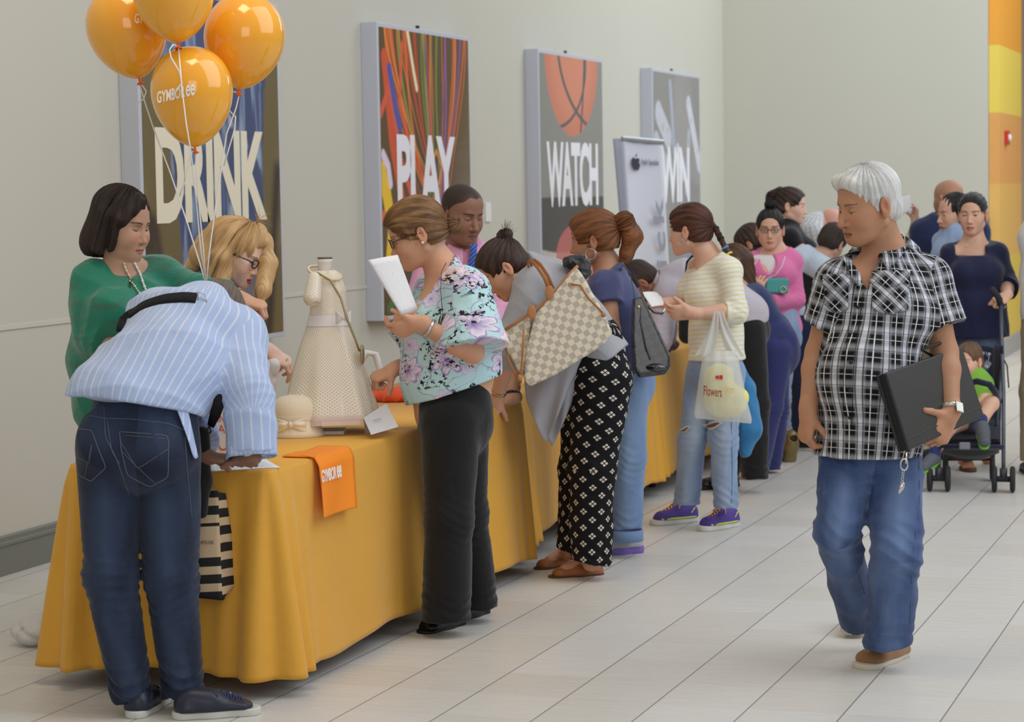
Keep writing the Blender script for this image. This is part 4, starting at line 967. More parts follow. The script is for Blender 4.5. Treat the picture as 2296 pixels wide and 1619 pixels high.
# ================================================================ man in the checked shirt, walking towards us
def plaid_mat():
    t = NT('checked_shirt', .8, .25); x, y, z = t.sep(t.coord('attr')); co = t.coord('obj')
    def band(c, per, off, w, soft): return t.ramp(t.math('ABSOLUTE', t.math('SUBTRACT', t.math('FRACT', t.math('DIVIDE', t.math('ADD', c, off), per)), .5)), [(max(0, w/2-soft), 1.0), (w/2+soft, 0.0)])
    px, py = .058, .062
    bx = band(x, px, .0, .34, .10); by = band(y, py, .0, .34, .10)
    m = t.math('MULTIPLY', t.math('ADD', bx, t.math('MULTIPLY', by, .55)), .65)
    a = t.mix(m, lin((14, 14, 19)), lin((214, 216, 226)))
    l1 = band(x, px, px/2+.003, .045, .015); l2 = band(y, py, py/2, .04, .015); a = t.mix(t.math('MULTIPLY', l1, .95), a, lin((236, 236, 236))); a = t.mix(t.math('MULTIPLY', l2, .7), a, lin((220, 220, 224)))
    d1 = band(x, px, .008, .05, .015); d2 = band(x, px, -.008, .05, .015); a = t.mix(t.math('MULTIPLY', t.math('MAXIMUM', d1, d2), .85), a, lin((20, 20, 26)))
    d3 = band(y, py, .006, .04, .015); a = t.mix(t.math('MULTIPLY', d3, .6), a, lin((20, 20, 26)))
    t.color(a); b1 = t.bump(t.noise(co, 12, 4, .6, .6), .4, .012); t.bump(t.noise(co, 700, 1), .1, .0006, b1); return t.m
def plaid_man():
    D = 7.95
    J = joints(D, nk=(1984, 566, .03), ch=(1975, 690), wa=(1938, 850, -.02), pe=(1952, 985, 0), sR=(1880, 632, -.02), sL=(2080, 628, .03), eR=(1836, 790, .04), wR=(1812, 915, -.02), eL=(2118, 790, .02), wL=(2132, 922, -.08),
               hR=(1896, 1020, .02), hL=(2008, 1020, .04), kR=(1876, 1190, -.06), kL=(2010, 1240, -.12), aR=(1926, 1395, .36), aL=(1990, 1440, -.02))
    sk = (176, 122, 88); n = FV(-.22, -1, 0)
    p = person('white haired person in a black and white checked short sleeved shirt, walking towards us', J)
    H_ = Head(at(1948, 462, D-.03), FV(-.93, -.42, -.24), FV(-.12, -.10, 1), 1.07)
    dims = (.160, .125, .152, .135, .172, .125, .060)
    hp = dict(full=.006, open_=.28, nose=1.25, jaw=1.06)
    body(p, J, H_, sk, hp, dict(open_=.22, brow=(96, 84, 74), brow_w=1.1, lips=(150, 92, 76), blush=.3), dims=dims, n=n, m=1.12,
         hands={'R': (FV(-.12, -.1, -1), FV(.75, .3, .1), FV(.5, -.85, 0), dict(fc=[(.75, .9, .5), (.9, 1.1, .6), (1., 1.1, .6), (1., 1., .5)], thumb=(.30, .75, .5), sc=1.08, spread=.03)),
                'L': (FV(-.45, -.32, -.72), FV(-.62, .60, -.15), FV(-.5, -.75, .1), dict(fc=[(.9, .8, .3)]*4, thumb=(.9, .35, -.10), tcurl=.15, sc=1.12, spread=.05))}, hh=.0019, hd_h=.0021)
    # shirt
    sm_ = plaid_mat(); T = upper(J, n, dims)
    P = grow(T, .012)+[EC(J['pe'], J['pe']+vec(-.03, 0, -.10), (.170, .145), (.180, .15), n, .05), EL(J['wa']+n*.05+vec(0, 0, .02), (.13, .11, .16), None, .06)]
    P += [sleeve(J, 'R', (.078, .082, .05), .60, .03, .02), sleeve(J, 'L', (.080, .084, .05), .62, .03, .02)]
    neck = J['nk']; hemc = J['pe']+vec(0, 0, .005)
    P += [CUT(J['nk']+VU*.02, nz(VU+n*.30)), wedge((1934, 652), (1895, 572), (1990, 530), D, -.40, .0), CUT(J['pe']+vec(0, 0, -.055), -VU+vec(.0, 0, 0)), NZ(waves(.014, 15, 3, VU, .45))]
    bones = [(J['pe']-vec(0, 0, .1), J['nk'], n, .15, 0), (J['sR'], J['eR'], -VF, .075, .02), (J['sL'], J['eL'], -VF, .075, .03)]
    s = solid('shirt', P, .0045, sm_, p, bones, 1)
    # collar wings, pockets, placket buttons
    collar(s, J['nk']+VU*.012+n*.018, nz(VU+n*.35), n, .076, sm_, .042, .040, 64, .05, .05, flare=.05, clf=lambda V: np.stack([(V-J['ch'])@rtv*1.2+.01, (V-J['ch'])@-dnv, V[:, 0]*0], 1))
    cw = lambda V: np.stack([(V-J['ch'])@rtv*1.2+.02, (V-J['ch'])@-dnv, V[:, 0]*0], 1)
    for q4 in (((2004, 512), (1964, 566), (1990, 612), (2036, 556)), ((1888, 580), (1908, 572), (1934, 646), (1916, 640))):
        q_ = [np.array(q, float) for q in q4]; patch('collar_wing', s, lambda a, b: tuple((q_[0]*(1-a)+q_[1]*a)*(1-b)+(q_[3]*(1-a)+q_[2]*a)*b), 8, 8, sm_, .010, .004, cl=cw, default=D-.08)
    clp = lambda V: np.stack([((V-J['ch'])@rtv+(V-J['ch'])@-dnv)*.71, ((V-J['ch'])@-dnv-(V-J['ch'])@rtv)*.71, V[:, 0]*0], 1)
    for (u0, v0, u1, v1) in ((1850, 634, 1902, 704), (1956, 628, 2036, 706)):
        patch('pocket', s, lambda a, b: (u0+(u1-u0)*a, v0+(v1-v0)*b*(1-.14*abs(2*a-1))), 12, 10, sm_, .004, .004, cl=clp, default=D-.12)
        patch('pocket_flap', s, lambda a, b: (u0-2+(u1-u0+4)*a, v0-18+(24+12*(1-abs(2*a-1)))*b), 12, 4, sm_, .008, .004, cl=clp, default=D-.12)
    bm = plain('shirt_button', (30, 30, 36), .3)
    for (u, v) in ((1929, 632), (1924, 688), (1916, 748), (1908, 812), (1906, 876), (1906, 936)):
        mb = MB(); c = surf_at(s, u, v, .001); mb.tube([c, c+n*.004], .0065, 10); mb.build('button', bm, s, True)
    on_surf('placket', s, [(1938, 640), (1930, 700), (1922, 760), (1914, 830), (1910, 960)], .0012, plain('thread_dark', (18, 18, 22), .7), lift=.001)
    on_surf('placket', s, [(1916, 640), (1908, 700), (1900, 760), (1893, 830), (1890, 960)], .0012, plain('thread_dark', (18, 18, 22), .7), lift=.001)
    # trousers
    jm = denim('blue_denim_faded', (42, 62, 104), (120, 144, 186), .75)
    def leg(h, k, a, r, cutp, cutn): return G([C(J[h], J[k], r[0], r[1], .04), C(J[k], J[a], r[1], r[2], .03), CUT(cutp, cutn)], .016)
    P = [EC(J['pe']+vec(0, 0, .08), (J['hR']+J['hL'])/2, (.160, .12), (.166, .125), n, .04), leg('hR', 'kR', 'aR', (.094, .074, .068), J['aR']+vec(0, -.03, -.005), J['aR']-J['kR']), leg('hL', 'kL', 'aL', (.096, .082, .078), J['aL']+vec(0, 0, -.012), FV(.1, 0, -1)), NZ(waves(.018, 12, 5, VU, .5)), NZ(creases(J['kL'], VU, .010, 60, .10, 3, .14)), NZ(creases(J['kR'], VU, .008, 60, .10, 5, .14)), NZ(creases(J['pe']+VU*-.09, VU, .007, 70, .07, 8, .2)), NZ(creases(J['aL']+VU*.06, VU, .008, 70, .06, 9, .14))]
    tr = solid('jeans', P, .006, jm, p, [(J['hR'], J['kR'], -VF, .09, 0), (J['kR'], J['aR'], -VF, .09, np.linalg.norm(J['kR']-J['hR'])), (J['hL'], J['kL'], -VF, .09, 0), (J['kL'], J['aL'], -VF, .09, np.linalg.norm(J['kL']-J['hL']))], 1)
    st = plain('denim_seam', (86, 104, 140), .8)
    on_surf('seam', tr, [(1958, 1010), (1948, 1110), (1925, 1180), (1915, 1260), (1940, 1330)], .0013, st, lift=.0005); on_surf('seam', tr, [(2060, 1010), (2062, 1130), (2048, 1250), (2040, 1400)], .0013, st, lift=.0005)
    on_surf('fly', tr, [(1935, 1000), (1938, 1050), (1950, 1085)], .0015, st, lift=.0005)
    # shoes
    tan = cloth('tan_suede', (150, 112, 74), .8, .15, 300); sole = plain('shoe_sole_cream', (206, 200, 184), .6)
    def ex(o, P_, w, zt):
        mb = MB(); pts = [P_(.42+.50*math.sin(t)*1.0, -w*.62*math.cos(t), zt+.030-.006*math.sin(t)) for t in np.linspace(.0, math.pi, 17)]
        mb.tube([P_(.40, -w*.70, zt+.046)]+[P_(.45+.40*math.sin(t), -w*.70*math.cos(t), zt+.040-.010*math.sin(t)) for t in np.linspace(.15, math.pi-.15, 17)]+[P_(.40, w*.70, zt+.036)], .0028, 5); mb.build('stitching', plain('stitch_cream', (206, 190, 160), .8), o, True)
    f = on_floor(2024, 1468); tt = on_floor(1922, 1506)
    d = nz(np.array([*(tt-f)[:2], 0])); shoe(p, f+d*.0, f+d*.305, tan, sole, .054, .064, .020, extra=ex, name='boat_shoe')
    f = on_floor(1946, 1400)+np.array([0, 0, .05]); tt = on_floor(1893, 1448)+np.array([0, 0, .0]); d = nz(tt-f); u = np.cross(np.cross(d, VU), d); shoe(p, f, f+d*.295, tan, sole, .052, .062, .020, extra=ex, name='boat_shoe', up=u)
    # hair
    hm = hair_m('white', (150, 150, 150), (242, 242, 240), .5, 420, .2, .6)
    E = H_.E; P = [E((0, -.012, .050), (.0845, .104, .089), .02), E((0, .040, .088), (.060, .058, .036), .03), E((0, -.058, -.02), (.070, .050, .052), .03), H_.Ct((-.03, .082, .102), (.045, .076, .096), .012, .012, .02)]
    for q in (-1, 1): P += [H_.Ct((q*.075, .018, .030), (q*.075, .016, -.008), .009, .005, .012), E((q*.084, -.006, .000), (.02, .020, .030), .006, 's')]
    P += [E((0, .108, .016), (.080, .062, .066), .012, 's'), E((.0, .085, -.07), (.09, .09, .08), .01, 's'), CUT(H_.p(0, -.06, -.062), H_.c*-1)]
    hair('hair', H_, P, .0018, hm, p, (.02, .0, .2))
    # watch
    wp = J['wL']+nz(J['wL']-J['eL'])*-.012; ax = nz(J['wL']-J['eL']); r1 = nz(np.cross(ax, VF)); r2 = np.cross(ax, r1)
    mb = MB(); mb.tube([wp+(r1*math.cos(t)*.036+r2*math.sin(t)*.034) for t in np.linspace(0, 2*math.pi, 33)[:-1]], .009, 8, closed=True, flat=None); wa_ = mb.build('watch', plain('watch_steel', (200, 198, 190), .25, metal=.9), p, True)
    nn = FV(.55, -.8, .15); B = (nz(np.cross(nn, ax)), ax, nn); mb = MB(); mb.box((-.016, -.019, 0), (.016, .019, .012), B, wp+nn*.034); mb.build('watch_case', plain('watch_steel', (200, 198, 190)), wa_, bevel=.002); mb = MB(); mb.box((-.012, -.015, .0121), (.012, .015, .0128), B, wp+nn*.034); mb.build('watch_dial', plain('watch_dial', (236, 236, 230), .3), wa_)
    # folder under the arm
    fo = thing('zip_folder', 'large black leather zip folder held under the checked shirt person\'s arm', 'folder', tuple(at(2090, 910, D-.06)), None)
    Q4 = [at(1978, 838, D-.225), at(2150, 778, D+.05), at(2200, 936, D+.04), at(2030, 1012, D-.235)]
    nf = nz(np.cross(Q4[1]-Q4[0], Q4[3]-Q4[0])); nf = nf if nf@(C0-Q4[0]) > 0 else -nf
    lm = plain('folder_leather', (46, 45, 42), .42, .4, bump=.25, bscale=160)
    def slab(o0, o1, g, name, mat, par, bev=.006):
        c = sum(Q4)/4; pts = [q+(q-c)*g for q in Q4]; mb = MB(); mb.add([q+nf*o for o in (o0, o1) for q in pts], [(3, 2, 1, 0), (4, 5, 6, 7), (0, 1, 5, 4), (1, 2, 6, 5), (2, 3, 7, 6), (3, 0, 4, 7)]); return mb.build(name, mat, par, bevel=bev)
    slab(.004, .016, 0, 'front_cover', lm, fo); slab(-.034, -.020, 0, 'back_cover', lm, fo); slab(-.020, .004, -.02, 'gusset', plain('navy_fabric', (26, 28, 40), .8), fo, .002)
    a_, b_ = Q4[3]+(Q4[0]-Q4[3])*.14, Q4[2]+(Q4[1]-Q4[2])*.14; mb = MB(); mb.tube([a_+nf*.017, b_+nf*.017], .0022, 5); mb.build('seam', lm, fo)
    mb = MB(); mb.tube([Q4[1]*.66+Q4[0]*.34+nf*-.008+vec(0, 0, .004), Q4[1]*.5+Q4[0]*.5+vec(0, 0, .035), Q4[1]*.8+Q4[0]*.2+vec(0, 0, .035), Q4[1]*.95+Q4[0]*.05+vec(0, 0, 0)], .006, 8); mb.build('handle', lm, fo, True)
    # zip pull with its charm
    sl = plain('silver_charm', (206, 204, 198), .25, metal=.95); zo = thing('keychain', 'silver zip pull and spoon charm hanging from the folder corner', 'keychain', tuple(at(2030, 1060, D-.2)))
    dz = D-.25
    mb = MB(); mb.tube([at(2033, 1006, dz+.02), at(2031, 1040, dz)], .0035, 6); mb.build('zip_pull', sl, zo, True)
    mb = MB(); mb.tube([at(2027+8*math.cos(t), 1042+13*math.sin(t), dz) for t in np.linspace(0, 6.28, 18)[:-1]], .003, 6, closed=True); mb.build('ring', sl, zo, True)
    for i in range(6):
        mb = MB(); cy = 1058+i*5.5; mb.tube([at(2025-.6*i+2.4*math.cos(t), cy+3.6*math.sin(t), dz+(.003 if i % 2 else -.003)*math.cos(t)) for t in np.linspace(0, 6.28, 10)[:-1]], .0013, 5, closed=True); mb.build('link', sl, zo, True)
    mb = MB(); mb.sphere(at(2022, 1092, dz), (.009, .004, .016), 8, np.array([rtv, fwv, nz(-dnv+rtv*.3)])); mb.sphere(at(2018, 1101, dz), (.006, .003, .010), 6, np.array([rtv, fwv, nz(-dnv+rtv*.4)])); mb.build('charm', sl, zo, True)
    k = thing('key_fob', 'small dark car key held in the checked shirt person\'s other hand', 'key', tuple(at(1818, 965, D-.04)))
    mb = MB(); a1, b1 = at(1826, 945, D-.03), at(1816, 975, D-.05); mb.tube([a1, b1], [.009, .008], 8); mb.build('fob', plain('fob_black', (22, 34, 34), .35), k, True)
    mb = MB(); mb.tube([b1, at(1811, 990, D-.05)], .005, 6, flat=rtv); mb.build('key_tag', plain('tag_white', (236, 236, 236), .4), k)
    mb = MB(); mb.tube([at(1829+4*math.cos(t), 945+7*math.sin(t), D-.04) for t in np.linspace(0, 6.28, 14)[:-1]], .0014, 5, closed=True); mb.build('ring', sl, k, True)
plaid_man()

# ================================================================ patterned cloths
def floral_mat():
    t = NT('floral_blouse', .6, .3); cl = t.coord('attr'); co = t.coord('obj'); x, y, z = t.sep(cl)
    base = lin((196, 230, 234)); col = t.mix(t.noise(cl, 6, 2), base, lin((176, 216, 224)))
    # curling lilac stems
    w = t.noise(t.coord('attr', (1, 1, 1)), 9, 1, .5, 0.6); st = t.ramp(t.math('ABSOLUTE', t.math('SUBTRACT', w, .5)), [(.004, 1.0), (.012, 0.0)]); col = t.mix(t.math('MULTIPLY', st, .75), col, lin((146, 128, 184)))
    def flowers(col, scale, R, seed, cin, cout, cmid, amt=1.0, k=5, thr=0.0):
        mp = t.n('ShaderNodeMapping'); mp.inputs['Location'].default_value = (seed, seed*.7, 0); t.l(cl, mp.inputs[0])
        wob = t.n('ShaderNodeTexNoise'); wob.inputs['Scale'].default_value = 26; t.l(mp.outputs[0], wob.inputs['Vector'])
        add = t.n('ShaderNodeVectorMath', operation='MULTIPLY_ADD'); t.l(wob.outputs['Color'], add.inputs[0]); add.inputs[1].default_value = (.018, .018, 0); t.l(mp.outputs[0], add.inputs[2])
        v = t.n('ShaderNodeTexVoronoi', voronoi_dimensions='2D'); v.inputs['Scale'].default_value = scale; v.inputs['Randomness'].default_value = .85; t.l(add.outputs[0], v.inputs['Vector'])
        sb = t.n('ShaderNodeVectorMath', operation='SUBTRACT'); t.l(add.outputs[0], sb.inputs[0]); t.l(v.outputs['Position'], sb.inputs[1]); dx, dy, _ = t.sep(sb.outputs[0])
        ang = t.math('ARCTAN2', dy, dx); r = t.math('SQRT', t.math('ADD', t.math('MULTIPLY', dx, dx), t.math('MULTIPLY', dy, dy)))
        rr, gg, bb = t.sep(v.outputs['Color']); pet = t.math('MULTIPLY_ADD', t.math('ABSOLUTE', t.math('COSINE', t.math('MULTIPLY_ADD', ang, k/2, t.math('MULTIPLY', rr, 6)))), .45, .55)
        edge = t.math('DIVIDE', r, t.math('MULTIPLY', pet, R)); m = t.ramp(edge, [(.93, 1.0), (1.0, 0.0)]); pc = t.ramp(t.math('MULTIPLY_ADD', t.noise(co, 60, 2), .3, edge), [(.12, lin(cmid)), (.34, lin(cin)), (.95, lin(cout)), (1.2, lin(cin))])
        if thr: m = t.math('MULTIPLY', m, t.math('GREATER_THAN', gg, thr))
        return t.mix(t.math('MULTIPLY', m, amt), col, pc)
    col = flowers(col, 9, .040, 3.1, (196, 184, 224), (224, 216, 238), (112, 90, 156), 1, 6, .25)
    col = flowers(col, 7, .062, .0, (170, 152, 206), (236, 226, 236), (78, 58, 120), 1, 7, .2)
    col = flowers(col, 6, .050, 7.7, (232, 206, 214), (240, 230, 238), (170, 140, 190), 1, 5, .55)
    blk = t.math('MULTIPLY', t.math('GREATER_THAN', t.noise(cl, 52, 3, .7), .545), t.ramp(t.noise(t.coord('attr', (1, 1, 1)), 8.5, 1), [(.50, 0.0), (.54, 1.0)])); col = t.mix(blk, col, lin((26, 24, 32)))
    t.color(col); t.bump(t.noise(co, 13, 4, .6, .6), .4, .014); return t.m
def motif_mat():
    t = NT('motif_trousers', .85, .2); x, y, z = t.sep(t.coord('attr', (1, 1, 1), rot=(0, 0, math.pi/4))); per = .049
    fx = t.math('SUBTRACT', t.math('FRACT', t.math('DIVIDE', x, per)), .5); fy = t.math('SUBTRACT', t.math('FRACT', t.math('DIVIDE', y, per)), .5); ax = t.math('ABSOLUTE', fx); ay = t.math('ABSOLUTE', fy)
    m = t.math('MULTIPLY', t.math('MULTIPLY', t.math('LESS_THAN', ax, .21), t.math('LESS_THAN', ay, .21)), t.math('MULTIPLY', t.math('GREATER_THAN', ax, .035), t.math('GREATER_THAN', ay, .035)))
    t.color(t.mix(m, lin((22, 22, 26)), lin((214, 206, 196)))); t.bump(t.noise(t.coord('obj'), 12, 4, .6, .6), .4, .014); return t.m
def checker_mat(name, c1, c2, per, rough=.45, line=None, coat=0.0):
    t = NT(name, rough, .4); v = t.coord('attr', (1/per, 1/per, 1/per)); x, y, z = t.sep(v); s = t.math('MODULO', t.math('ABSOLUTE', t.math('ADD', t.math('FLOOR', x), t.math('FLOOR', y))), 2.0)
    n = t.noise(t.coord('attr', (220, 900, 1)), 1, 1); a = t.mix(s, lin(c1), lin(c2)); a = t.mix(t.math('MULTIPLY', n, .3), a, t.mix(.5, a, (1, 1, 1), 'MIX') if line is None else lin(line)); t.color(a)
    t.b.inputs['Coat Weight'].default_value = coat; b1 = t.bump(n, .15, .0006); t.bump(s, .12, .001, b1); return t.m
FLORAL, MOTIF = floral_mat(), motif_mat()

# ================================================================ woman in the floral blouse
def floral_woman():
    D = 8.8; sk = (198, 144, 112)
    J = joints(D, nk=(990, 600), ch=(1002, 720), wa=(1008, 840), pe=(1016, 920), sL=(1046, 655, -.15), sR=(975, 650, .17), eL=(1060, 790, -.20), wL=(946, 727, -.24), eR=(965, 800, .20), wR=(890, 825, .08),
               hL=(1010, 950, -.08), hR=(1035, 950, .10), kL=(1008, 1160, -.12), kR=(1045, 1150, .12), aL=(1000, 1378, -.10), aR=(1070, 1352, .16))
    n = FV(-.97, -.25, 0); dims = (.150, .165, .150, .165, .165, .140, .055)
    H_o = at(936, 526, D-.02); face = FV(-.93, -.12, -.36)
    r = make('woman in a turquoise floral blouse and black trousers reading papers at the nearest table', J, n, sk, (H_o, face, FV(-.33, -.05, .95), 1.03), dims,
        top=dict(mat=FLORAL, ease=.010, sl={'L': ((.085, .105, .07), .93, .05), 'R': ((.08, .09, .07), .95, .02)}, slk=.06, hem=(at(1010, 876, D), nz(FV(.30, 0, -1))), neck=(-.005, .60), wave=(.010, 15, 8),
                 add=[EC(at(1020, 740, D), at(1015, 850, D), (.165, .185), (.155, .165), n, .06)], cuts=[EL(at(950, 640, D-.05), (.06, .09, .045), np.array([FV(-.35, 0, 1), FV(0, 1, 0), FV(1, 0, .35)]), .012, 's')], name='blouse', h=.005),
        bottom=dict(mat=cloth('black_trousers', (24, 24, 27), .85, .1), hip=((.150, .150), (.155, .150)), rL=(.118, .092, .096), rR=(.110, .085, .080), hem=.02, hn=FV(0, 0, -1), wave=(.008, 11, 2), k=.02),
        hp=dict(full=.008, open_=.2, nose=.95, smile=1), fc=dict(open_=.12, lips=(176, 96, 86), brow=(90, 66, 48), brow_w=.6, blush=.6),
        hands={'L': (FV(-.72, .10, -.25), FV(.15, .75, .75), FV(-.2, -.1, 1), dict(fc=[(.6, .7, .4), (.7, .8, .4), (.8, .8, .4), (.9, .8, .4)], thumb=(.75, .6, .1), tcurl=.2)),
               'R': (FV(-.85, -.2, -.35), FV(-.25, .2, -.9), FV(0, -1, .1), dict(curl=FIST, thumb=(.5, .6, .6), tcurl=.6))}, bust=.075, hh=.002, hdh=.0021)
    p, H_ = r['p'], r['H']
    hm = hair_m('golden_brown', (54, 32, 17), (176, 130, 82), .38, 460, .34, .70); E = H_.E
    P = hair_cap(H_, .015, low=-.05, faceh=.066)+[H_.Ct((-.055, .062, .066), (.055, .062, .066), .018, None, .02), H_.Ct((.074, .045, .045), (.078, .035, .0), .010, .004, .01), H_.Ct((-.074, .045, .045), (-.078, .035, .0), .010, .004, .01), E((0, -.095, -.012), (.034, .03, .034), .02)]
    hair('hair', H_, P, .002, hm, p, (0, -.10, -.012), .0014, 1000, .003)
    c = H_.p(.01, -.128, -.016); mb = MB(); B = Head(c, -H_.b, H_.c, 1.0)
    hair('hair_bun', B, [EL(c, (.030, .026, .030), H_.B, .01), EL(c-H_.b*.014-H_.c*.014, (.022, .022, .02), H_.B, .01), C(c-H_.b*.01, c-H_.b*.035+H_.c*.012, .016, .005, .01)], .002, hm, p, (0, .1, .0), .0015, 900, .003)
    wisps(H_, 'loose_hair', p, hm, [((.075, .03, .0), (.078, -.03, -.04)), ((.03, -.12, .0), (.0, -.14, -.02)), ((.06, .07, .06), (.075, .04, .03))], 60, .05, .0005, 2, .5)
    glasses(H_, p, plain('glasses_dark_red', (60, 24, 26), .3, .5), .021, .0021)
    pearl = plain('pearl', (240, 236, 226), .2, .6); mb = MB(); mb.sphere(H_.p(.083, .0, -.030), .0062, 8); mb.build('earring', pearl, p, True)
    w = band(J, 'L', .03, .0315, .0075, plain('silver_band', (206, 206, 206), .25, metal=.9), p)
    # collar trim
    mb = MB(); tr = plain('plum_trim', (96, 36, 84), .6)
    mb.tube([at(1000, 590, D-.13), at(990, 610, D-.19), at(988, 650, D-.24), at(992, 700, D-.255)], .006, 6, flat=n); mb.build('woven_trim', tr, r['top'], True)
    feet(p, [((1036, 1398), (920, 1428), .25)], BLK(), plain('black_sole', (20, 20, 20), .5), w=.042, hgt=.05, sole_t=.012, toeh=.032, name='shoe')
    feet(p, [((1090, 1372), (1000, 1398), .25)], BLK(), plain('black_sole', (20, 20, 20), .5), w=.042, hgt=.05, sole_t=.022, toeh=.032, name='shoe')
    paper('paper_stack', 'folded stack of white sheets held by the floral blouse woman', [at(826, 584, D-.32), at(892, 572, D-.26), at(937, 694, D-.22), at(900, 706, D-.28)], sheets=5, bend=.006)
floral_woman()

# ================================================================ woman in the grey cardigan, bending
def cardigan_woman():
    D = 9.9; sk = (196, 146, 120)
    J = joints(D, nk=(1182, 606, .02), ch=(1238, 655), wa=(1300, 735), pe=(1345, 808), sL=(1195, 636, -.17), sR=(1205, 625, .20), eL=(1142, 785, -.22), wL=(1116, 885, -.12), eR=(1160, 770, .20), wR=(1150, 890, .06),
               hL=(1352, 850, -.08), hR=(1322, 850, .14), kL=(1328, 1050, -.06), kR=(1300, 1050, .15), aL=(1325, 1262, -.02), aR=(1282, 1236, .15))
    ax = nz(J['nk']-J['pe']); n = nz(FV(-.55, -.05, -.8)); grey = cloth('grey_cardigan', (162, 163, 172), .85, .08)
    dims = (.165, .125, .145, .11, .15, .12, .058)
    r = make('woman bending over the table in a grey cardigan and black patterned trousers', J, n, sk, (at(1133, 604, D-.02), FV(-.76, -.05, -.64), FV(-.64, 0, .76), 1.0), dims,
        top=dict(mat=grey, ease=.014, sl={'L': ((.072, .066, .055), 1.28, .012), 'R': ((.07, .065, .055), 1.25, .01)}, wave=(.016, 13, 12), neck=(.02, .1), name='cardigan', hem=(J['pe']+(J['wa']-J['pe'])*-.15, -ax)),
        bottom=dict(mat=MOTIF, name='trousers', hip=((.150, .145), (.160, .155)), rL=(.122, .100, .088), rR=(.115, .088, .072), hem=.0, hn=FV(-.25, 0, -1), wave=(.014, 16, 21), k=.05, h=.005),
        hp=dict(open_=.2), fc=dict(open_=.1, brow=(50, 34, 28)), hands={'L': (FV(-.45, .1, -.85), FV(.3, .8, -.2), FV(.8, -.3, 0), dict(curl=RELAX)), 'R': (FV(-.9, .2, -.25), FV(0, .1, -1), FV(0, -1, 0), dict(curl=RELAX))}, hh=.0024)
    p, H_ = r['p'], r['H']
    hm = hair_m('dark_brown', (30, 20, 17), (92, 62, 50), .4, 460, .35, .75)
    hair('hair', H_, hair_cap(H_, .011, faceh=.086), .0024, hm, p, (0, -.07, .07), .0014, 1000, .003)
    c = H_.p(0, -.085, .105); B = Head(c, nz(H_.c-H_.b), H_.a)
    hair('hair_bun', B, [EL(c, (.034, .030, .034), None, .01), EL(c+FV(.3, 0, .4)*.02, (.024, .024, .02), None, .01)], .0022, hm, p, (.03, .1, .0), .0025, 700, .005)
    wisps(H_, 'loose_hair', p, hm, [((.0, -.09, .12), (.03, -.11, .13)), ((-.02, -.11, .13), (.0, -.12, .10))], 40, .045, .0006, 5, .1)
    mb = MB(); b0 = H_.p(0, -.072, .085); a = H_.a; bb = nz(np.cross(a, nz(c-b0))); mb.tube([b0+a*.020*math.cos(t)+bb*.020*math.sin(t) for t in np.linspace(0, 6.28, 20)[:-1]], .004, 6, closed=True); mb.build('hair_tie', plain('green_elastic', (30, 120, 92), .7), p, True)
    band(J, 'L', .012, .030, .0065, plain('gold_watch', (176, 150, 100), .3, metal=.9), p); mb = MB()
    w, e = J['wR'], J['eR']; axr = nz(w-e)
    for i in range(14):
        t = i/14*6.28; a_ = nz(np.cross(axr, VF)); b_ = np.cross(axr, a_); mb.sphere(w-axr*.01+a_*.032*math.cos(t)+b_*.032*math.sin(t), .0075, 6)
    mb.build('bracelet', plain('dark_beads', (54, 48, 62), .25, .6), p, True)
    # hanging front of the cardigan
    pts = [(1176, 850), (1292, 850), (1296, 900), (1264, 930), (1222, 996), (1196, 940)]
    mb = MB(); top = [at(1178+(1318-1178)*a, 812-10*a, D-.16+.02*math.sin(a*9)) for a in np.linspace(0, 1, 15)]
    def hang(a, b):
        t = at(1186+(1330-1186)*a, 790-20*a, D-.17+.02*math.sin(a*9)); e = at(1222+(a-.4)*100, 996-abs(a-.4)*230, D-.15); return t*(1-b)+e*b+VF*(.014*math.sin(a*14+b*2)*(.3+b))-rtv*.03*math.sin(math.pi*b)*(.5-a)
    mb.grid(hang, 24, 20); mb.build('cardigan_tail', grey, p, True, thick=.003)
    mb = MB(); mb.grid(lambda a, b: hang(a*.6+.3, b)+VF*.03+rtv*.03*b-VU*.02*b, 14, 14); mb.build('cardigan_lining', grey, p, True, thick=.003)
    tan = plain('tan_leather_shoe', (156, 98, 60), .45, .4, bump=.1)
    feet(p, [((1352, 1287), (1222, 1296), .245)], tan, plain('rubber_brown', (90, 62, 42), .6), w=.040, hgt=.040, sole_t=.008, toeh=.028, name='flat_shoe', open_top=True)
    feet(p, [((1290, 1262), (1186, 1281), .245)], tan, plain('rubber_brown', (90, 62, 42)), w=.040, hgt=.040, sole_t=.008, toeh=.028, name='flat_shoe', open_top=True)
    # bare feet inside the flats
    for (h, t, nk) in (((1345, 1287), (1232, 1296), 'L'), ((1285, 1262), (1196, 1281), 'R')):
        a = on_floor(*h); b = on_floor(*t); d = nz(np.array([*(b-a)[:2], 0])); V, Q = nets([C(J['a'+nk], a+d*.04+VU*.05, .038, .034, .02), C(a+d*.04+VU*.05, a+d*.16+VU*.028, .036, .028, .02)], .004); me = mesh_from('foot', V, Q); set_attr(me, 'col', np.tile(np.array(lin(sk)), (len(V), 1)), True); obj('foot', me, skin_m(), p)
    # ---- checked tote on her shoulder
    o = thing('tote_bag', 'large cream and grey checked tote bag with tan straps hanging from the cardigan woman\'s shoulder', 'handbag', tuple(at(1240, 860, D-.35)))
    dmr = checker_mat('cream_check', (224, 214, 190), (176, 168, 158), .0245, .5, (232, 224, 206)); tan = plain('natural_leather', (178, 120, 74), .5, .4, bump=.15)
    DB = D-.43
    A = [(1296, 596), (1372, 752), (1176, 871), (1142, 800), (1196, 700)]                     # big side panel, clockwise
    def P2(u, v, d=0): return at(u, v, DB+d)
    import itertools
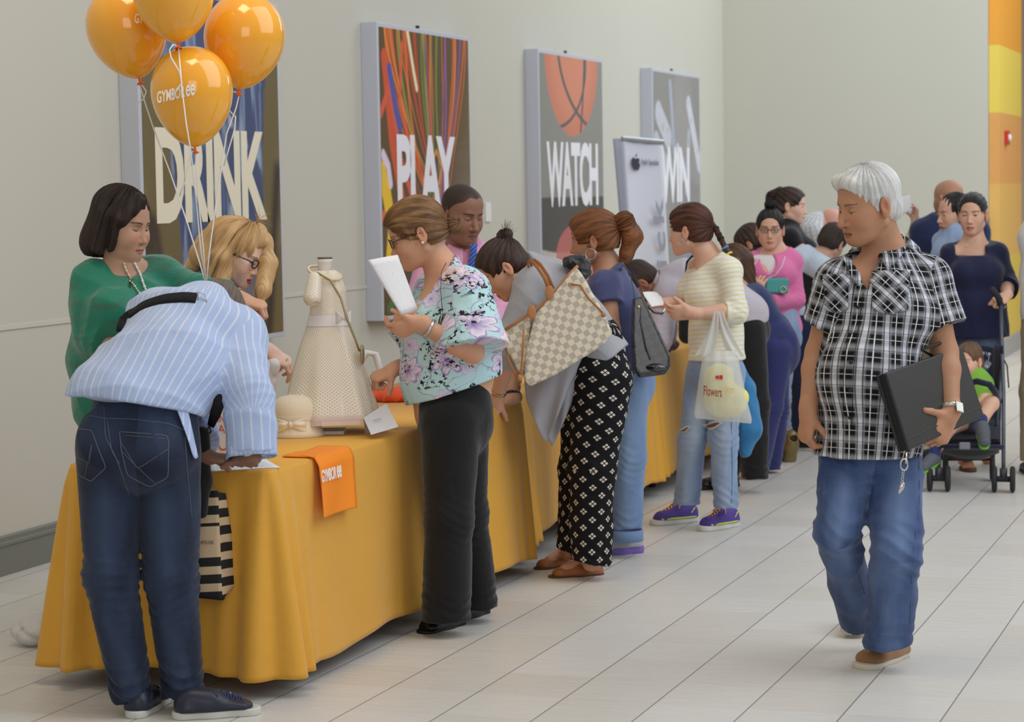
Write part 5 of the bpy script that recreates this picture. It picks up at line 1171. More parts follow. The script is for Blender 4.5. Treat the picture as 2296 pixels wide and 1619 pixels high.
    def quadgrid(c4, nu, nv, dep): 
        q = [P2(*c) for c in c4]
        def fn(a, b): return (q[0]*(1-a)+q[1]*a)*(1-b)+(q[3]*(1-a)+q[2]*a)*b+fwv*dep(a, b)
        return fn
    side = quadgrid([(1222, 668), (1292, 604), (1368, 752), (1186, 868)], 1, 1, lambda a, b: -.055*math.sin(math.pi*a)**.6*math.sin(math.pi*min(1, b*.9+.1))**.6+.012*math.sin(a*8+b*3))
    front = quadgrid([(1296, 598), (1368, 750), (1180, 872), (1130, 750)], 1, 1, lambda a, b: 0)
    c4 = [at(1202, 700, DB), at(1298, 598, DB), at(1372, 752, DB), at(1178, 870, DB)]
    exb = nz(c4[1]-c4[0]); 
    def bag_xy(V, o_, ex, ey): return np.stack([(V-o_)@ex, (V-o_)@ey, V[:, 0]*0], 1)
    exd = nz(at(1372, 752, DB)-at(1178, 870, DB)); eyd = nz(np.cross(exd, fwv))
    prim = [EC(at(1250, 660, DB+.10), at(1275, 800, DB+.07), (.14, .055), (.22, .095), -VF, .05)]
    def hull(poly, d0, d1, rd, k):                                                       # rounded slab with a polygon outline
        c = np.mean(poly, 0); out = []
        B = G([EL(at(c[0], c[1], (DB+d0+DB+d1)/2), (.6, .6, .6), None, .001)]+[CUT(at(*((np.array(poly[i])+np.array(poly[(i+1) % len(poly)]))/2), (2*DB+d0+d1)/2), nz(np.cross(at(*poly[(i+1) % len(poly)], DB)-at(*poly[i], DB), -fwv))) for i in range(len(poly))]+[CUT(at(c[0], c[1], DB+d0), -fwv), CUT(at(c[0], c[1], DB+d1), fwv)], k)
        return B
    def orient(poly):
        a = sum(poly[i][0]*poly[(i+1) % len(poly)][1]-poly[(i+1) % len(poly)][0]*poly[i][1] for i in range(len(poly))); return poly if a < 0 else poly[::-1]
    def slabbag(name, poly, d0, d1, mat, par, puff=.03, h=.004, clf=None, seed=2, waved=.006):
        poly = orient([tuple(map(float, q)) for q in poly]); prims = [hull(poly, d0, d1, .01, .01), NZ(waves(waved, 14, seed))]
        lo = np.min([at(*q, DB+d) for q in poly for d in (d0, d1)], 0)-.03; hi = np.max([at(*q, DB+d) for q in poly for d in (d0, d1)], 0)+.03
        V, Q = nets(prims[:1]+prims[1:], h, lo, hi)
        # puff the side towards us and round the edges
        cen = at(*np.mean(poly, 0), (2*DB+d0+d1)/2); V = relax(V, Q, 14, .5)
        me = mesh_from(name, V, Q)
        if clf: set_attr(me, 'cl', clf(V))
        return obj(name, me, mat, par)
    slabbag('bag_body', [(1292, 603), (1306, 622), (1352, 700), (1371, 748), (1352, 772), (1250, 838), (1188, 868), (1174, 852), (1180, 790), (1200, 705)], .0, .16, dmr, o, clf=lambda V: bag_xy(V, c4[3], exd, eyd))
    ex2 = nz(at(1176, 868, DB)-at(1124, 745, DB)); ey2 = nz(np.cross(ex2, fwv))
    slabbag('bag_gusset', [(1124, 744), (1198, 696), (1204, 712), (1184, 800), (1178, 862), (1160, 830), (1140, 790)], .03, .13, dmr, o, clf=lambda V: bag_xy(V, at(1124, 745, DB), ex2, ey2), seed=6)
    mb = MB(); mb.tube([P2(1122, 746, .02), P2(1160, 722, .015), P2(1197, 697, .01), P2(1238, 664, .01), P2(1270, 622, .01), P2(1296, 596, .02)], .007, 8, flat=VF); mb.build('leather_rim', tan, o, True)
    def strap(pts, name='strap', r=.008):
        mb = MB(); mb.tube(pts, r, 8, flat=VF+rtv*.5); return mb.build(name, tan, o, True)
    strap([P2(1232, 650, -.01), P2(1220, 622, .0), P2(1204, 598, .02), P2(1190, 584, .10), P2(1184, 588, .20), P2(1186, 620, .30)])
    strap([P2(1240, 648, .04), P2(1228, 618, .05), P2(1212, 594, .06), P2(1199, 584, .12), P2(1190, 586, .22), P2(1192, 620, .30)])
    for (u, v) in ((1232, 656), (1192, 700)):
        mb = MB(); mb.sphere(P2(u, v, -.012), (.018, .004, .030), 8, np.array([rtv, fwv, -dnv])); mb.build('strap_tab', tan, o, True)
    strap([P2(1282, 638, -.015), P2(1300, 640, -.015), P2(1320, 670, -.02), P2(1345, 695, -.02), P2(1354, 704, -.02)], 'side_lace', .0045); loop(P2(1278, 638, -.012), fwv, .006, .0025, tan, o, 'eyelet')
    mb = MB(); mb.sphere(P2(1353, 706, -.02), .011, 8); mb.build('lace_knot', tan, o, True)
    strap([P2(1174, 738, .0), P2(1172, 790, -.01), P2(1168, 835, -.01), P2(1166, 852, -.01)], 'side_lace', .0045); strap([P2(1136, 795, .01), P2(1150, 830, .0), P2(1160, 846, -.01)], 'side_lace', .0045)
    mb = MB(); mb.sphere(P2(1165, 848, -.015), (.012, .01, .016), 8); mb.build('lace_knot', tan, o, True); loop(P2(1170, 862, -.015), fwv, .007, .002, plain('brass', (190, 160, 90), .3, metal=.9), o, 'ring')
    return slabbag
cardigan_woman()

# ================================================================ woman in the indigo tee
def indigo_woman():
    D = 10.5; sk = (172, 118, 88)
    J = joints(D, nk=(1362, 597), ch=(1371, 690), wa=(1382, 770), pe=(1396, 835), sL=(1356, 640, -.13), sR=(1376, 632, .17), eL=(1372, 745, -.20), wL=(1330, 800, -.25), eR=(1400, 740, .2), wR=(1340, 790, .25),
               hL=(1405, 860, -.06), hR=(1398, 860, .12), kL=(1408, 1030, -.06), kR=(1395, 1030, .12), aL=(1404, 1188, -.02), aR=(1385, 1180, .15))
    n = FV(-.95, .2, 0); dims = (.155, .130, .135, .115, .145, .125, .052)
    r = make('woman in an indigo tee and rolled jeans with a ponytail clip and silver hoop', J, n, sk, (at(1332, 540, D-.03), FV(-.97, .18, -.12), FV(-.12, 0, .99), 1.0), dims,
        top=dict(mat=cloth('indigo_tee', (74, 80, 120), .85, .08), ease=.012, sl={'L': ((.068, .066, .05), .42, .01), 'R': ((.066, .06, .05), .45, .01)}, neck=(-.004, .25), wave=(.010, 15, 31), name='tee_shirt', hem=(J['pe']-VU*.0, -VU)),
        bottom=dict(mat=denim('light_denim', (98, 122, 160), (150, 172, 200), .6), name='jeans', hip=((.150, .135), (.155, .140)), rL=(.098, .078, .070), rR=(.09, .07, .065), hem=-.01, hn=-VU, wave=(.008, 14, 6)),
        hp=dict(open_=.3, nose=.9), fc=dict(open_=.25), hands={}, bust=.06, hh=.0024)
    p, H_ = r['p'], r['H']; hm = hair_m('auburn', (48, 24, 12), (164, 102, 56), .38, 460, .3, .7)
    hair('hair', H_, hair_cap(H_, .018, low=-.045)+[H_.Ct((0, .07, .085), (0, .088, .045), .022, .01, .02)], .0024, hm, p, (0, -.10, .04), .0016, 900, .004)
    c = H_.p(-.005, -.12, .035); B = Head(c, -H_.b, H_.c)
    P = [H_.Ct((0, -.085, .055), (0, -.150, .072), .030, .034, .02), H_.Ct((0, -.150, .072), (0, -.175, .0), .036, .042, .02), H_.Ct((0, -.175, .0), (0, -.135, -.08), .042, .028, .02), H_.Ct((0, -.135, -.08), (0, -.11, -.12), .028, .010, .02)]
    hair('ponytail', Head(H_.p(0, -.10, .05), -H_.c, -H_.b), P, .0026, hm, p, (.0, .1, -.3), .0022, 800, .006)
    mb = MB(); 
    for i in range(4): mb.sphere(H_.p(.028, -.085-.010*(i % 2), .085-.016*i), (.006, .006, .011), 5, H_.B)
    mb.build('hair_clip', plain('clip_dark', (24, 24, 30), .2, .7), p, True)
    loop(H_.p(.092, .010, -.055), nz(VF+rtv*.3), .024, .0022, plain('silver_band', (206, 206, 206), .25, metal=.9), p)
    mb = MB(); c = J['aL']-VU*.02; mb.lathe([(.074, -.030), (.078, -.028), (.078, .02), (.072, .022)], c, 28); mb.build('turned_cuff', denim('light_denim', (0, 0, 0)), p, True)
    def ex(o, P_, w, zt):
        mb = MB(); mb.add([P_(.12, -w*.93, zt+.03), P_(.45, -w*.96, zt+.012), P_(.4, -w*.9, zt+.03), P_(.16, -w*.8, zt+.05)], [(0, 1, 2, 3)])
    feet(p, [((1440, 1238), (1345, 1244), .255)], plain('grey_mesh', (168, 168, 176), .7, bump=.3), plain('purple_sole', (122, 96, 178), .5), w=.046, hgt=.07, sole_t=.032, name='sneaker', lace=plain('lace_grey', (110, 110, 116), .8))
    # black checked shoulder bag
    o = thing('shoulder_bag', 'black checked patent shoulder bag hanging behind the indigo tee woman', 'handbag', tuple(at(1455, 840, D-.02)))
    D2 = D-.25; cm = checker_mat('black_check', (54, 54, 60), (30, 30, 34), .030, .22, (90, 90, 98), .6); pat = plain('patent_black', (14, 14, 16), .12, .6, coat=1.0)
    poly = [(1418, 668), (1440, 664), (1452, 690), (1500, 790), (1503, 822), (1490, 840), (1432, 848), (1420, 830), (1416, 760)]
    tmp = [at(*q, D2) for q in poly]; a = sum(poly[i][0]*poly[(i+1) % len(poly)][1]-poly[(i+1) % len(poly)][0]*poly[i][1] for i in range(len(poly))); pl = poly if a < 0 else poly[::-1]
    c = np.mean(pl, 0)
    pr = G([EL(at(*c, D2), (.5, .5, .5), None, .001)]+[CUT(at(*((np.array(pl[i])+np.array(pl[(i+1) % len(pl)]))/2), D2), nz(np.cross(at(*pl[(i+1) % len(pl)], D2)-at(*pl[i], D2), -fwv))) for i in range(len(pl))]+[CUT(at(*c, D2-.06), -fwv), CUT(at(*c, D2+.07), fwv)], .01)
    V, Q = nets([pr], .004, np.min(tmp, 0)-.13, np.max(tmp, 0)+.13); V = relax(V, Q, 16, .5); me = mesh_from('bag_body', V, Q); exx, eyy = nz(rtv+dnv*.35), nz(-dnv+rtv*.35); set_attr(me, 'cl', np.stack([(V-tmp[0])@exx, (V-tmp[0])@eyy, V[:, 0]*0], 1)); obj('bag_body', me, cm, o)
    V, Q = nets([EL(at(1470, 824, D2-.01), (.066, .07, .026), np.array([nz(rtv-dnv*.15), fwv, nz(-dnv)]), .01)], .004); obj('bag_base', mesh_from('bag_base', V, Q), pat, o)
    mb = MB(); mb.tube([at(1440, 668, D2-.05), at(1436, 720, D2-.07), at(1448, 780, D2-.075), at(1458, 806, D2-.07)], .004, 6); mb.build('piping', pat, o, True)
    mb = MB(); mb.tube([at(1424, 672, D2-.04), at(1418, 640, D2-.03), at(1412, 610, D2-.02), at(1396, 590, D2+.10), at(1392, 606, D2+.16)], .009, 8, flat=rtv); mb.build('strap', pat, o, True)
    mb = MB(); mb.tube([at(1452, 688, D2-.04), at(1440, 655, D2-.02), at(1426, 625, D2), at(1408, 600, D2+.04), at(1400, 592, D2+.08)], .009, 8, flat=rtv); mb.tube([at(1452, 686, D2-.05), at(1466, 700, D2-.05), at(1484, 704, D2-.03), at(1490, 694, D2)], .006, 8); mb.build('strap', pat, o, True)
    mb = MB(); mb.sphere(at(1432, 688, D2-.08), .007, 8); mb.build('snap', plain('gold_snap', (220, 206, 150), .2, metal=.9), o, True)
indigo_woman()

# ================================================================ woman in the yellow striped top
def striped_woman():
    D = 11.25; sk = (206, 156, 130)
    J = joints(D, nk=(1590, 573), ch=(1600, 655), wa=(1606, 745), pe=(1608, 805), sL=(1634, 608, -.13), sR=(1566, 600, .12), eL=(1650, 700, -.17), wL=(1556, 703, -.22), eR=(1560, 690, .15), wR=(1500, 680, .02),
               hL=(1632, 835, -.03), hR=(1578, 835, .05), kL=(1622, 985, -.06), kR=(1552, 985, .02), aL=(1628, 1138, -.02), aR=(1540, 1130, .12))
    n = FV(-.75, .62, 0); dims = (.150, .120, .130, .105, .140, .115, .050)
    top = stripes('yellow_stripes', (232, 230, 222), (228, 214, 130), .022, .22, 1, soft=.08)
    r = make('woman looking away in a cream top with yellow stripes, ripped jeans and purple sneakers', J, n, sk, (at(1548, 519, D-.02), FV(-.86, .48, -.06), FV(-.06, 0, 1), 1.0), dims,
        top=dict(mat=top, ease=.012, sl={'L': ((.060, .056, .050), 1.30, .004), 'R': ((.058, .054, .05), 1.4, .0)}, neck=(-.01, .15), wave=(.009, 16, 41), name='striped_top', hem=(J['pe']-VU*.005, -VU)),
        bottom=dict(mat=denim('pale_denim', (116, 138, 172), (186, 198, 214), .7), name='jeans', hip=((.142, .118), (.148, .122)), rL=(.088, .066, .060), rR=(.086, .066, .062), hem=.0, hn=-VU, wave=(.010, 18, 9)),
        hp=dict(open_=.4), fc=dict(open_=.4), bust=.055, hh=.0026,
        hands={'L': (FV(-.95, .05, .05), FV(0, .75, .4), FV(0, -.2, 1), dict(fc=[(.5, .5, .3), (.6, .6, .3), (.7, .7, .3), (.8, .8, .3)], thumb=(.5, .8, .2))), 'R': (FV(-.8, -.1, -.1), FV(.1, -.1, 1), FV(-.1, .9, .3), dict(curl=RELAX))})
    p, H_ = r['p'], r['H']; hm = hair_m('chestnut', (36, 18, 12), (126, 74, 52), .36, 460, .35, .75)
    hair('hair', H_, hair_cap(H_, .012, low=-.052), .0024, hm, p, (0, -.12, .02), .0013, 1000, .003)
    pts = [at(1596, 502, D-.03), at(1606, 515, D-.05), at(1616, 535, D-.07), at(1626, 556, D-.08), at(1636, 572, D-.09)]
    P = [C(a, b, .014, .0135, .004) for a, b in zip(pts[:-1], pts[1:])]; P = []
    for a, b in zip(pts[:-1], pts[1:]):
        for q in (.0, .33, .66): P.append(EL(a+(b-a)*(q+.16), (.0155, .0155, .0125), None, .006))
    hair('braid', Head(pts[2], -VF), P, .0022, hm, p, (0, 0, .3), .001, 900, .002)
    ties = [((170, 176, 184), 0), ((26, 26, 30), .9), ((24, 26, 44), 2.0), ((70, 160, 214), 3.0), ((226, 222, 60), 3.85)]
    for c, q in ties:
        i = min(int(q), 3); a = pts[i]+(pts[i+1]-pts[i])*(q-i); loop(a, pts[i+1]-pts[i], .0145, .005, plain('elastic_%d' % c[0], c, .6), p, 'hair_tie')
    P = [C(pts[-1], at(1650, 590, D-.09), .012, .026, .02), C(at(1650, 590, D-.09), at(1664, 612, D-.09), .026, .010, .02), C(at(1648, 590, D-.09), at(1660, 600, D-.06), .022, .006, .01)]
    hair('braid_tail', Head(pts[-1], -VF), P, .0024, hm, p, (.3, 0, -.5), .002, 700, .005); loop(H_.p(.088, .014, -.045), nz(VF+rtv*.3), .014, .0018, plain('silver_band', (206, 206, 206)), p)
    mb = MB(); mb.tube([H_.p(.02, .03, .132), H_.p(.05, .01, .120), H_.p(.066, -.02, .10)], .004, 6); mb.build('hair_clip', plain('clip_dark', (24, 24, 30)), p, True)
    # torn knees
    for (u, v, w_, h_) in ((1598, 952, 24, 9), (1536, 962, 13, 6)):
        patch('knee_tear', r['bottom'], lambda a, b: (u+w_*(2*a-1), v+h_*(2*b-1)*math.sin(math.pi*a)+4*math.sin(5*a)), 12, 4, cloth('frayed_white', (214, 212, 206), .9), .002, .002, default=D)
        patch('tear_opening', r['bottom'], lambda a, b: (u+w_*.7*(2*a-1), v+h_*.45*(2*b-1)*math.sin(math.pi*a)+4*math.sin(5*(a*.7+.15))), 12, 4, plain('tear_dark', (120, 84, 70), .8), .005, .002, default=D)
    on_surf('seam', r['bottom'], [(1642, 850), (1640, 960), (1642, 1060), (1640, 1130)], .0014, plain('denim_seam', (86, 104, 140), .8), lift=.0005, default=D)
    pm = plain('purple_mesh', (84, 62, 150), .6, bump=.25); so = plain('sneaker_white', (214, 214, 212), .5); lime = plain('lime', (206, 226, 60), .5); lc = plain('orange_lace', (240, 170, 100), .7)
    def ex(sgn):
        def f(o, P_, w, zt):
            mb = MB(); pts = [(P_(.115+.77*a, sgn*w*(.84+.18*math.sin(math.pi*a)), zt+.001)) for a in np.linspace(0, 1, 14)]; mb.tube(pts, .005, 6); mb.build('lime_line', lime, o, True)
            sw = [(.10, .05), (.22, .022), (.34, .022), (.48, .05), (.34, .036), (.22, .036)]; mb = MB(); mb.add([P_(a, sgn*w*(.95-abs(b-.02)*6), zt+b) for a, b in sw], [tuple(range(6))]); mb.build('side_mark', lime, o, False, thick=.003)
        return f
    feet(p, [((1563, 1168), (1462, 1178), .265), ((1652, 1178), (1570, 1192), .265)], pm, so, w=.046, hgt=.068, sole_t=.026, name='sneaker', lace=lc, extra=ex(-1))
    paper('paper_sheets', 'white printed sheets held by the yellow striped top woman', [at(1440, 655, D-.1), at(1472, 655, D+.05), at(1502, 684, D+.0), at(1462, 688, D-.18)], sheets=3, bend=.004)
    # plastic carrier bag
    o = thing('plastic_bag', 'thin white plastic carrier bag with red lettering hanging from the striped top woman\'s arm', 'bag', tuple(at(1620, 940, D-.3)))
    DB = D-.30; t = NT('thin_plastic', .3, .5); t.color(lin((236, 236, 232))); t.b.inputs['Transmission Weight'].default_value = .0; t.b.inputs['Alpha'].default_value = .5; t.b.inputs['Subsurface Weight'].default_value = .2
    t.bump(t.noise(t.coord('obj', (60, 60, 5)), 1, 3, .6), .5, .006); pm_ = t.m
    def prof(v):                                                  # left, right outline of the bag in the picture plane
        ks = [(700, 1598, 1612), (760, 1585, 1640), (800, 1575, 1655), (860, 1566, 1668), (900, 1561, 1677), (935, 1556, 1686), (944, 1560, 1684)]
        for (v0, a0, b0), (v1, a1, b1) in zip(ks[:-1], ks[1:]):
            if v <= v1: q = (v-v0)/(v1-v0); return a0+(a1-a0)*q, b0+(b1-b0)*q
        return ks[-1][1:]
    mb = MB()
    def skin_(a, b):
        v = 785+(944-785)*b; l, r_ = prof(v); th = 2*math.pi*a; dep = .055*math.sin(math.pi*min(1, .25+b*.75))**.7+.012
        k = 1+.05*math.sin(9*th+3*b)*(1-b*.6); bot = 1 if b < .93 else max(0.04, math.sqrt(max(0, 1-((b-.93)/.07)**2)))
        return at((l+r_)/2+(r_-l)/2*math.cos(th), v+6*math.cos(th)*b, DB)+VF*dep*math.sin(th)*k*bot
    mb.grid(skin_, 64, 30); mb.build('bag_body', pm_, o, True)
    for (x0, x1, d) in ((1576, 1606, -.03), (1650, 1616, -.02)):
        mb = MB()
        def hd(a, b, x0=x0, x1=x1, d=d):
            w_ = .030*(1-b)+.010; c = at(x0*(1-b)+x1*b+(6 if x0 < 1600 else -4)*math.sin(math.pi*b), 800-102*b, DB+d); return c+rtv*w_*(2*a-1)+VF*.012*math.sin(9*a+b*4)*(1-.5*b)
        mb.grid(hd, 10, 16); mb.build('bag_handle', pm_, o, True, thick=.0015)
    V, Q = nets([EL(at(1630, 900, DB+.0), (.108, .036, .078), np.array([rtv, VF, VU]), .03), EL(at(1612, 850, DB), (.072, .03, .075), np.array([rtv, VF, VU]), .03), NZ(waves(.01, 22, 5))], .006)
    tag(obj('yellow_contents', mesh_from('yellow_contents', V, Q), cloth('pale_yellow', (240, 232, 140), .7)), 'pale yellow item showing through the plastic carrier bag', 'package')
    for w, u0, v0, wd_, hg, mt in (('Flowers', 1578, 886, .085, .045, (150, 44, 40)), ('.com', 1622, 880, .05, .026, (226, 190, 120))):
        s0 = at(u0, v0, DB-.075); mb = text_mb(w, wd_, hg, s0, nz(rtv+dnv*.12), -dnv, -fwv, .001, bold=.01); mb.build('printed_word', plain('print_%d' % mt[0], mt, .6), o, label='%s printed word' % ('dark red' if w[0] == 'F' else 'pale gold'))
    mb = MB(); mb.box((-.016, -.008, 0), (.0, .008, .001), (rtv, -dnv, -fwv), at(1612, 846, DB-.07)); mb.box((.002, -.010, 0), (.018, .010, .001), (rtv, -dnv, -fwv), at(1612, 846, DB-.07)); mb.build('printed_logo', plain('print_red', (200, 50, 46), .6), o)
    # umbrella and blue cloth bag hanging beyond her
    u = thing('folding_umbrella', 'closed blue umbrella with orange handle hanging beyond the plastic carrier bag', 'umbrella', tuple(at(1680, 1020, D+.15)))
    mb = MB(); mb.tube([at(1640, 690, D+.1), at(1645, 740, D+.12), at(1652, 790, D+.14)], .002, 5); mb.build('cord', plain('cord_black', (20, 20, 22), .6), u); mb = MB(); mb.tube([at(1650, 765, D+.13), at(1657, 805, D+.14)], [.009, .012], 8); mb.build('handle', plain('orange_wood', (206, 120, 50), .4), u, True)
    bl = cloth('bright_blue', (58, 128, 178), .7); P = [C(at(1662, 820, D+.16), at(1672, 870, D+.16), .018, .04, .02), C(at(1672, 870, D+.16), at(1680, 960, D+.16), .045, .06, .03), C(at(1680, 960, D+.16), at(1672, 1012, D+.16), .055, .030, .03), NZ(waves(.012, 24, 7, VU, .3))]
    solid('canopy', P, .005, bl, u)
striped_woman()
# ================================================================ man in the striped shirt bending over the table end
def bending_man():
    D = 7.45; sk = (132, 92, 72)
    J = joints(D, nk=(452, 690, .42), ch=(412, 745, .27), wa=(348, 845, .10), pe=(312, 950, .02), sL=(352, 712, .34), sR=(535, 765, .26), eR=(556, 885, .05), wR=(564, 1020, .02), eL=(420, 860, .50), wL=(452, 1020, .10),
               hL=(246, 1010, 0), hR=(374, 1018, .02), kL=(249, 1290, .02), kR=(384, 1300, .06), aL=(298, 1574, .0), aR=(412, 1562, .04))
    ax = nz(J['nk']-J['pe']); n = nz(FV(.35, .8, -.55)); n = nz(n-ax*(n@ax)*.9)
    dims = (.175, .130, .165, .120, .175, .120, .062)
    sh = stripes('blue_stripes', (166, 186, 226), (214, 218, 234), .0185, .16, 0, extra=(.0046, .3, (190, 206, 236), 1), soft=.05)
    r = make('person bending over the table end in a light blue striped shirt and dark jeans', J, n, sk, (at(484, 712, D+.50), FV(.35, .55, -.75), FV(.45, .75, .45), 1.02), dims,
        top=dict(mat=sh, ease=.020, sl={'R': ((.086, .074, .068), 1.97, .016), 'L': ((.082, .072, .066), 1.85, .0)}, slk=.05, neck=(.03, .1), wave=(.019, 10, 55), name='shirt', h=.005,
                 hem=(at(290, 905, D), nz(FV(-.16, -.15, -1))), add=[EC(at(380, 800, D+.12), at(270, 905, D), (.175, .140), (.195, .160), n, .05), EC(at(450, 780, D+.25), at(440, 880, D+.08), (.09, .10), (.07, .07), n, .06)]),
        bottom=dict(mat=denim('indigo_denim', (22, 29, 48), (72, 90, 122), .62), name='jeans', hip=((.180, .135), (.192, .145)), rL=(.108, .082, .066), rR=(.112, .084, .070), hem=.0, hn=-VU, wave=(.014, 13, 61), h=.005, k=.007, crease=(.009, .012),
                    add=[EL(J['hL']+VU*.02-VF*.03, (.10, .10, .11), None, .04), EL(J['hR']+VU*.02-VF*.03, (.10, .10, .11), None, .04)]),
        hands={'R': (FV(-.55, .75, -.10), FV(-.1, 0, -1), FV(-1, -.6, 0), dict(curl=(.12, .3, .2), thumb=(.5, .7, .1), sc=.95)), 'L': (FV(.95, -.1, -.12), FV(0, .1, -1), FV(-.1, .8, 0), dict(curl=FLAT, sc=1.05))}, m=1.08)
    p, H_, s, tr = r['p'], r['H'], r['top'], r['bottom']
    # the head dips beyond the shoulders; close-cropped grey hair
    hm = hair_m('cropped_grey', (70, 58, 50), (150, 138, 126), .7, 700, .3, .7); hair('hair', H_, hair_cap(H_, .004, low=-.05), .0026, hm, p, (0, -.05, .2), .0005, 1500, .0)
    # folded thighs, creases behind the knees are in the cloth; seams and back pockets
    st = plain('denim_thread', (104, 108, 120), .8)
    for P_ in ([(168, 926), (232, 938), (300, 940), (380, 950), (420, 968)], [(233, 905), (236, 980), (262, 1030), (290, 1110)], [(240, 940), (250, 1010), (268, 1040)]): on_surf('seam', tr, P_, .0012, st, lift=.0008, default=D-.1)
    for P_ in ([(164, 960), (204, 965), (208, 970), (222, 1010), (238, 1048), (204, 1080), (176, 1064), (167, 1012)], [(268, 968), (378, 976), (377, 1070), (336, 1092), (286, 1066), (272, 1010), (268, 968)]): on_surf('pocket_seam', tr, P_, .0014, st, lift=.0008, default=D-.1)
    for P_ in ([(270, 990), (308, 1052), (378, 1006)], [(272, 1010), (300, 1040), (350, 1086)], [(168, 1020), (200, 1040), (206, 1000)], [(206, 996), (190, 1070)], [(280, 976), (372, 984)]): on_surf('pocket_stitching', tr, P_, .0009, st, lift=.0008, default=D-.1)
    on_surf('seam', tr, [(415, 980), (420, 1060), (430, 1160)], .0012, st, lift=.0008, default=D-.1)
    mb = MB(); 
    # shirt tail flap on the right hip
    mb.grid(lambda a, b: at(392+30*a+(34-12*a)*b, 905+20*a+105*b*(1-.15*(2*a-1)**2)+10*a*b, D-.10+.03*a), 8, 14); mb.build('shirt_tail', sh, s, True, thick=.003, cl=lambda V: np.stack([(V-J['pe'])@rtv, (V-J['pe'])@-dnv, V[:, 0]*0], 1))
    c = J['wR']; ax2 = nz(J['wR']-J['eR']); a_ = nz(np.cross(ax2, VF)); b_ = np.cross(ax2, a_)
    mb = MB(); mb.grid(lambda a, b: c+ax2*(-.052+.06*b)+(a_*math.cos(6.2832*a)+b_*math.sin(6.2832*a))*(.071+.012*b+.004*math.sin(12*a*3.14)), 36, 5); mb.build('cuff', sh, s, True, thick=.004, cl=lambda V: np.stack([(V-c)@a_*1.2, (V-c)@ax2, V[:, 0]*0], 1))
    band(J, 'R', -.002, .031, .0075, plain('silver_band', (206, 206, 206)), p)
    # bag strap over the back
    bk = plain('black_webbing', (26, 26, 30), .75, .3, bump=.3, bscale=900)
    bag = thing('messenger_bag', 'black messenger bag on a strap at the striped shirt person\'s right hip', 'bag', tuple(at(446, 1170, D+.0)))
    q = [(258, 738), (290, 708), (330, 685), (372, 672), (412, 668), (450, 671)]; W_ = []
    for (a, b) in zip(q[:-1], q[1:]):
        for k in range(4): W_.append(surf_at(s, a[0]+(b[0]-a[0])*k/4, a[1]+(b[1]-a[1])*k/4, .004, D+.2))
    mb = MB(); W_ = [W_[0]]+[(W_[i-1]+2*W_[i]+W_[i+1])/4 for i in range(1, len(W_)-1)]+[W_[-1]]
    nrm = nz(-fwv+VU*.7); v = []; 
    for i, w in enumerate(W_):
        d = nz(W_[min(i+1, len(W_)-1)]-W_[max(i-1, 0)]); sd = nz(np.cross(d, nrm)); v += [w-sd*.020, w+sd*.020]
    mb.add(v, [(2*i, 2*i+1, 2*i+3, 2*i+2) for i in range(len(W_)-1)]); mb.build('strap', bk, bag, True, thick=.004)
    st2 = plain('buckle_steel', (190, 190, 190), .25, metal=.9); e = W_[-1]; mb = MB(); mb.tube([e+rtv*.004+dnv*-.02, e+rtv*.030+dnv*-.012, e+rtv*.034+dnv*.018, e+rtv*.008+dnv*.022], .0028, 6, closed=True); mb.build('buckle', st2, bag, True)
    mb = MB(); pts = [at(502, 868, D+.03), at(492, 900, D+.02), at(482, 930, D+.04), at(472, 956, D+.08)]; mb.tube(pts, [.014, .020, .018, .012], 8, flat=-fwv); mb.build('strap', bk, bag, True)
    mb = MB(); mb.tube([at(470, 954, D+.08), at(473, 968, D+.09), at(464, 982, D+.1), at(462, 970, D+.1)], .003, 6, closed=True); mb.build('swivel_hook', plain('hook_dark', (50, 50, 54), .3, metal=.9), bag, True)
    V, Q = nets([C(at(451, 975, D+.09), at(453, 1080, D+.10), .028, .029, .03), C(at(453, 1080, D+.10), at(453, 1150, D+.10), .029, .018, .03), NZ(waves(.004, 20, 3))], .004); me = mesh_from('bag_body', V, Q); obj('bag_body', me, cloth('black_canvas', (26, 26, 28), .85, .1), bag)
    # canvas shoes
    nv = plain('navy_leather_shoe', (38, 42, 58), .4, .4, bump=.15); so = plain('rubber_white', (206, 206, 200), .5); lc = plain('navy_lace', (52, 66, 104), .8)
    def ex(o, P_, w, zt):
        mb = MB(); mb.tube([P_(.10+.78*a, -w*(.84+.18*math.sin(math.pi*a)), zt-.001) for a in np.linspace(0, 1, 14)], .0028, 6); mb.build('blue_piping', plain('blue_line', (84, 112, 164), .6), o, True)
        mb = MB()
        for i in range(6): q = P_(.42+.07*i, -w*.56, zt+.050-.004*i); mb = MB(); mb.tube([q, q+np.array([0, 0, .001])], .004, 8); 
        for i in range(5): q = P_(.40+.07*i, -w*.60, zt+.052-.004*i); e = MB(); e.tube([q+nz(P_(0, -1, 0)-P_(0, 0, 0))*.001, q+nz(P_(0, -1, 0)-P_(0, 0, 0))*.006], .0038, 8); e.build('eyelet', st2, o, True)
        mb = MB(); x0 = P_(.16, -w*.80, zt+.014); dx = nz(P_(1, 0, 0)-P_(0, 0, 0)); dy = nz(P_(0, -1, 0)-P_(0, 0, 0))
        for i in range(9): mb.box((i*.0062, 0, 0), (i*.0062+.0042, .0065, .008), (dx, VU, dy), x0)
        mb.build('side_lettering', plain('lettering_grey', (170, 172, 178), .6), o)
    a, b = np.array([6.47, 3.53, 0]), None
    h1 = on_floor(300, 1612); d1 = nz(VF*1.0+VR*.18); shoe(p, h1, h1+d1*.27, nv, so, .047, .056, .024, toeh=.020, name='canvas_shoe', lace=lc)
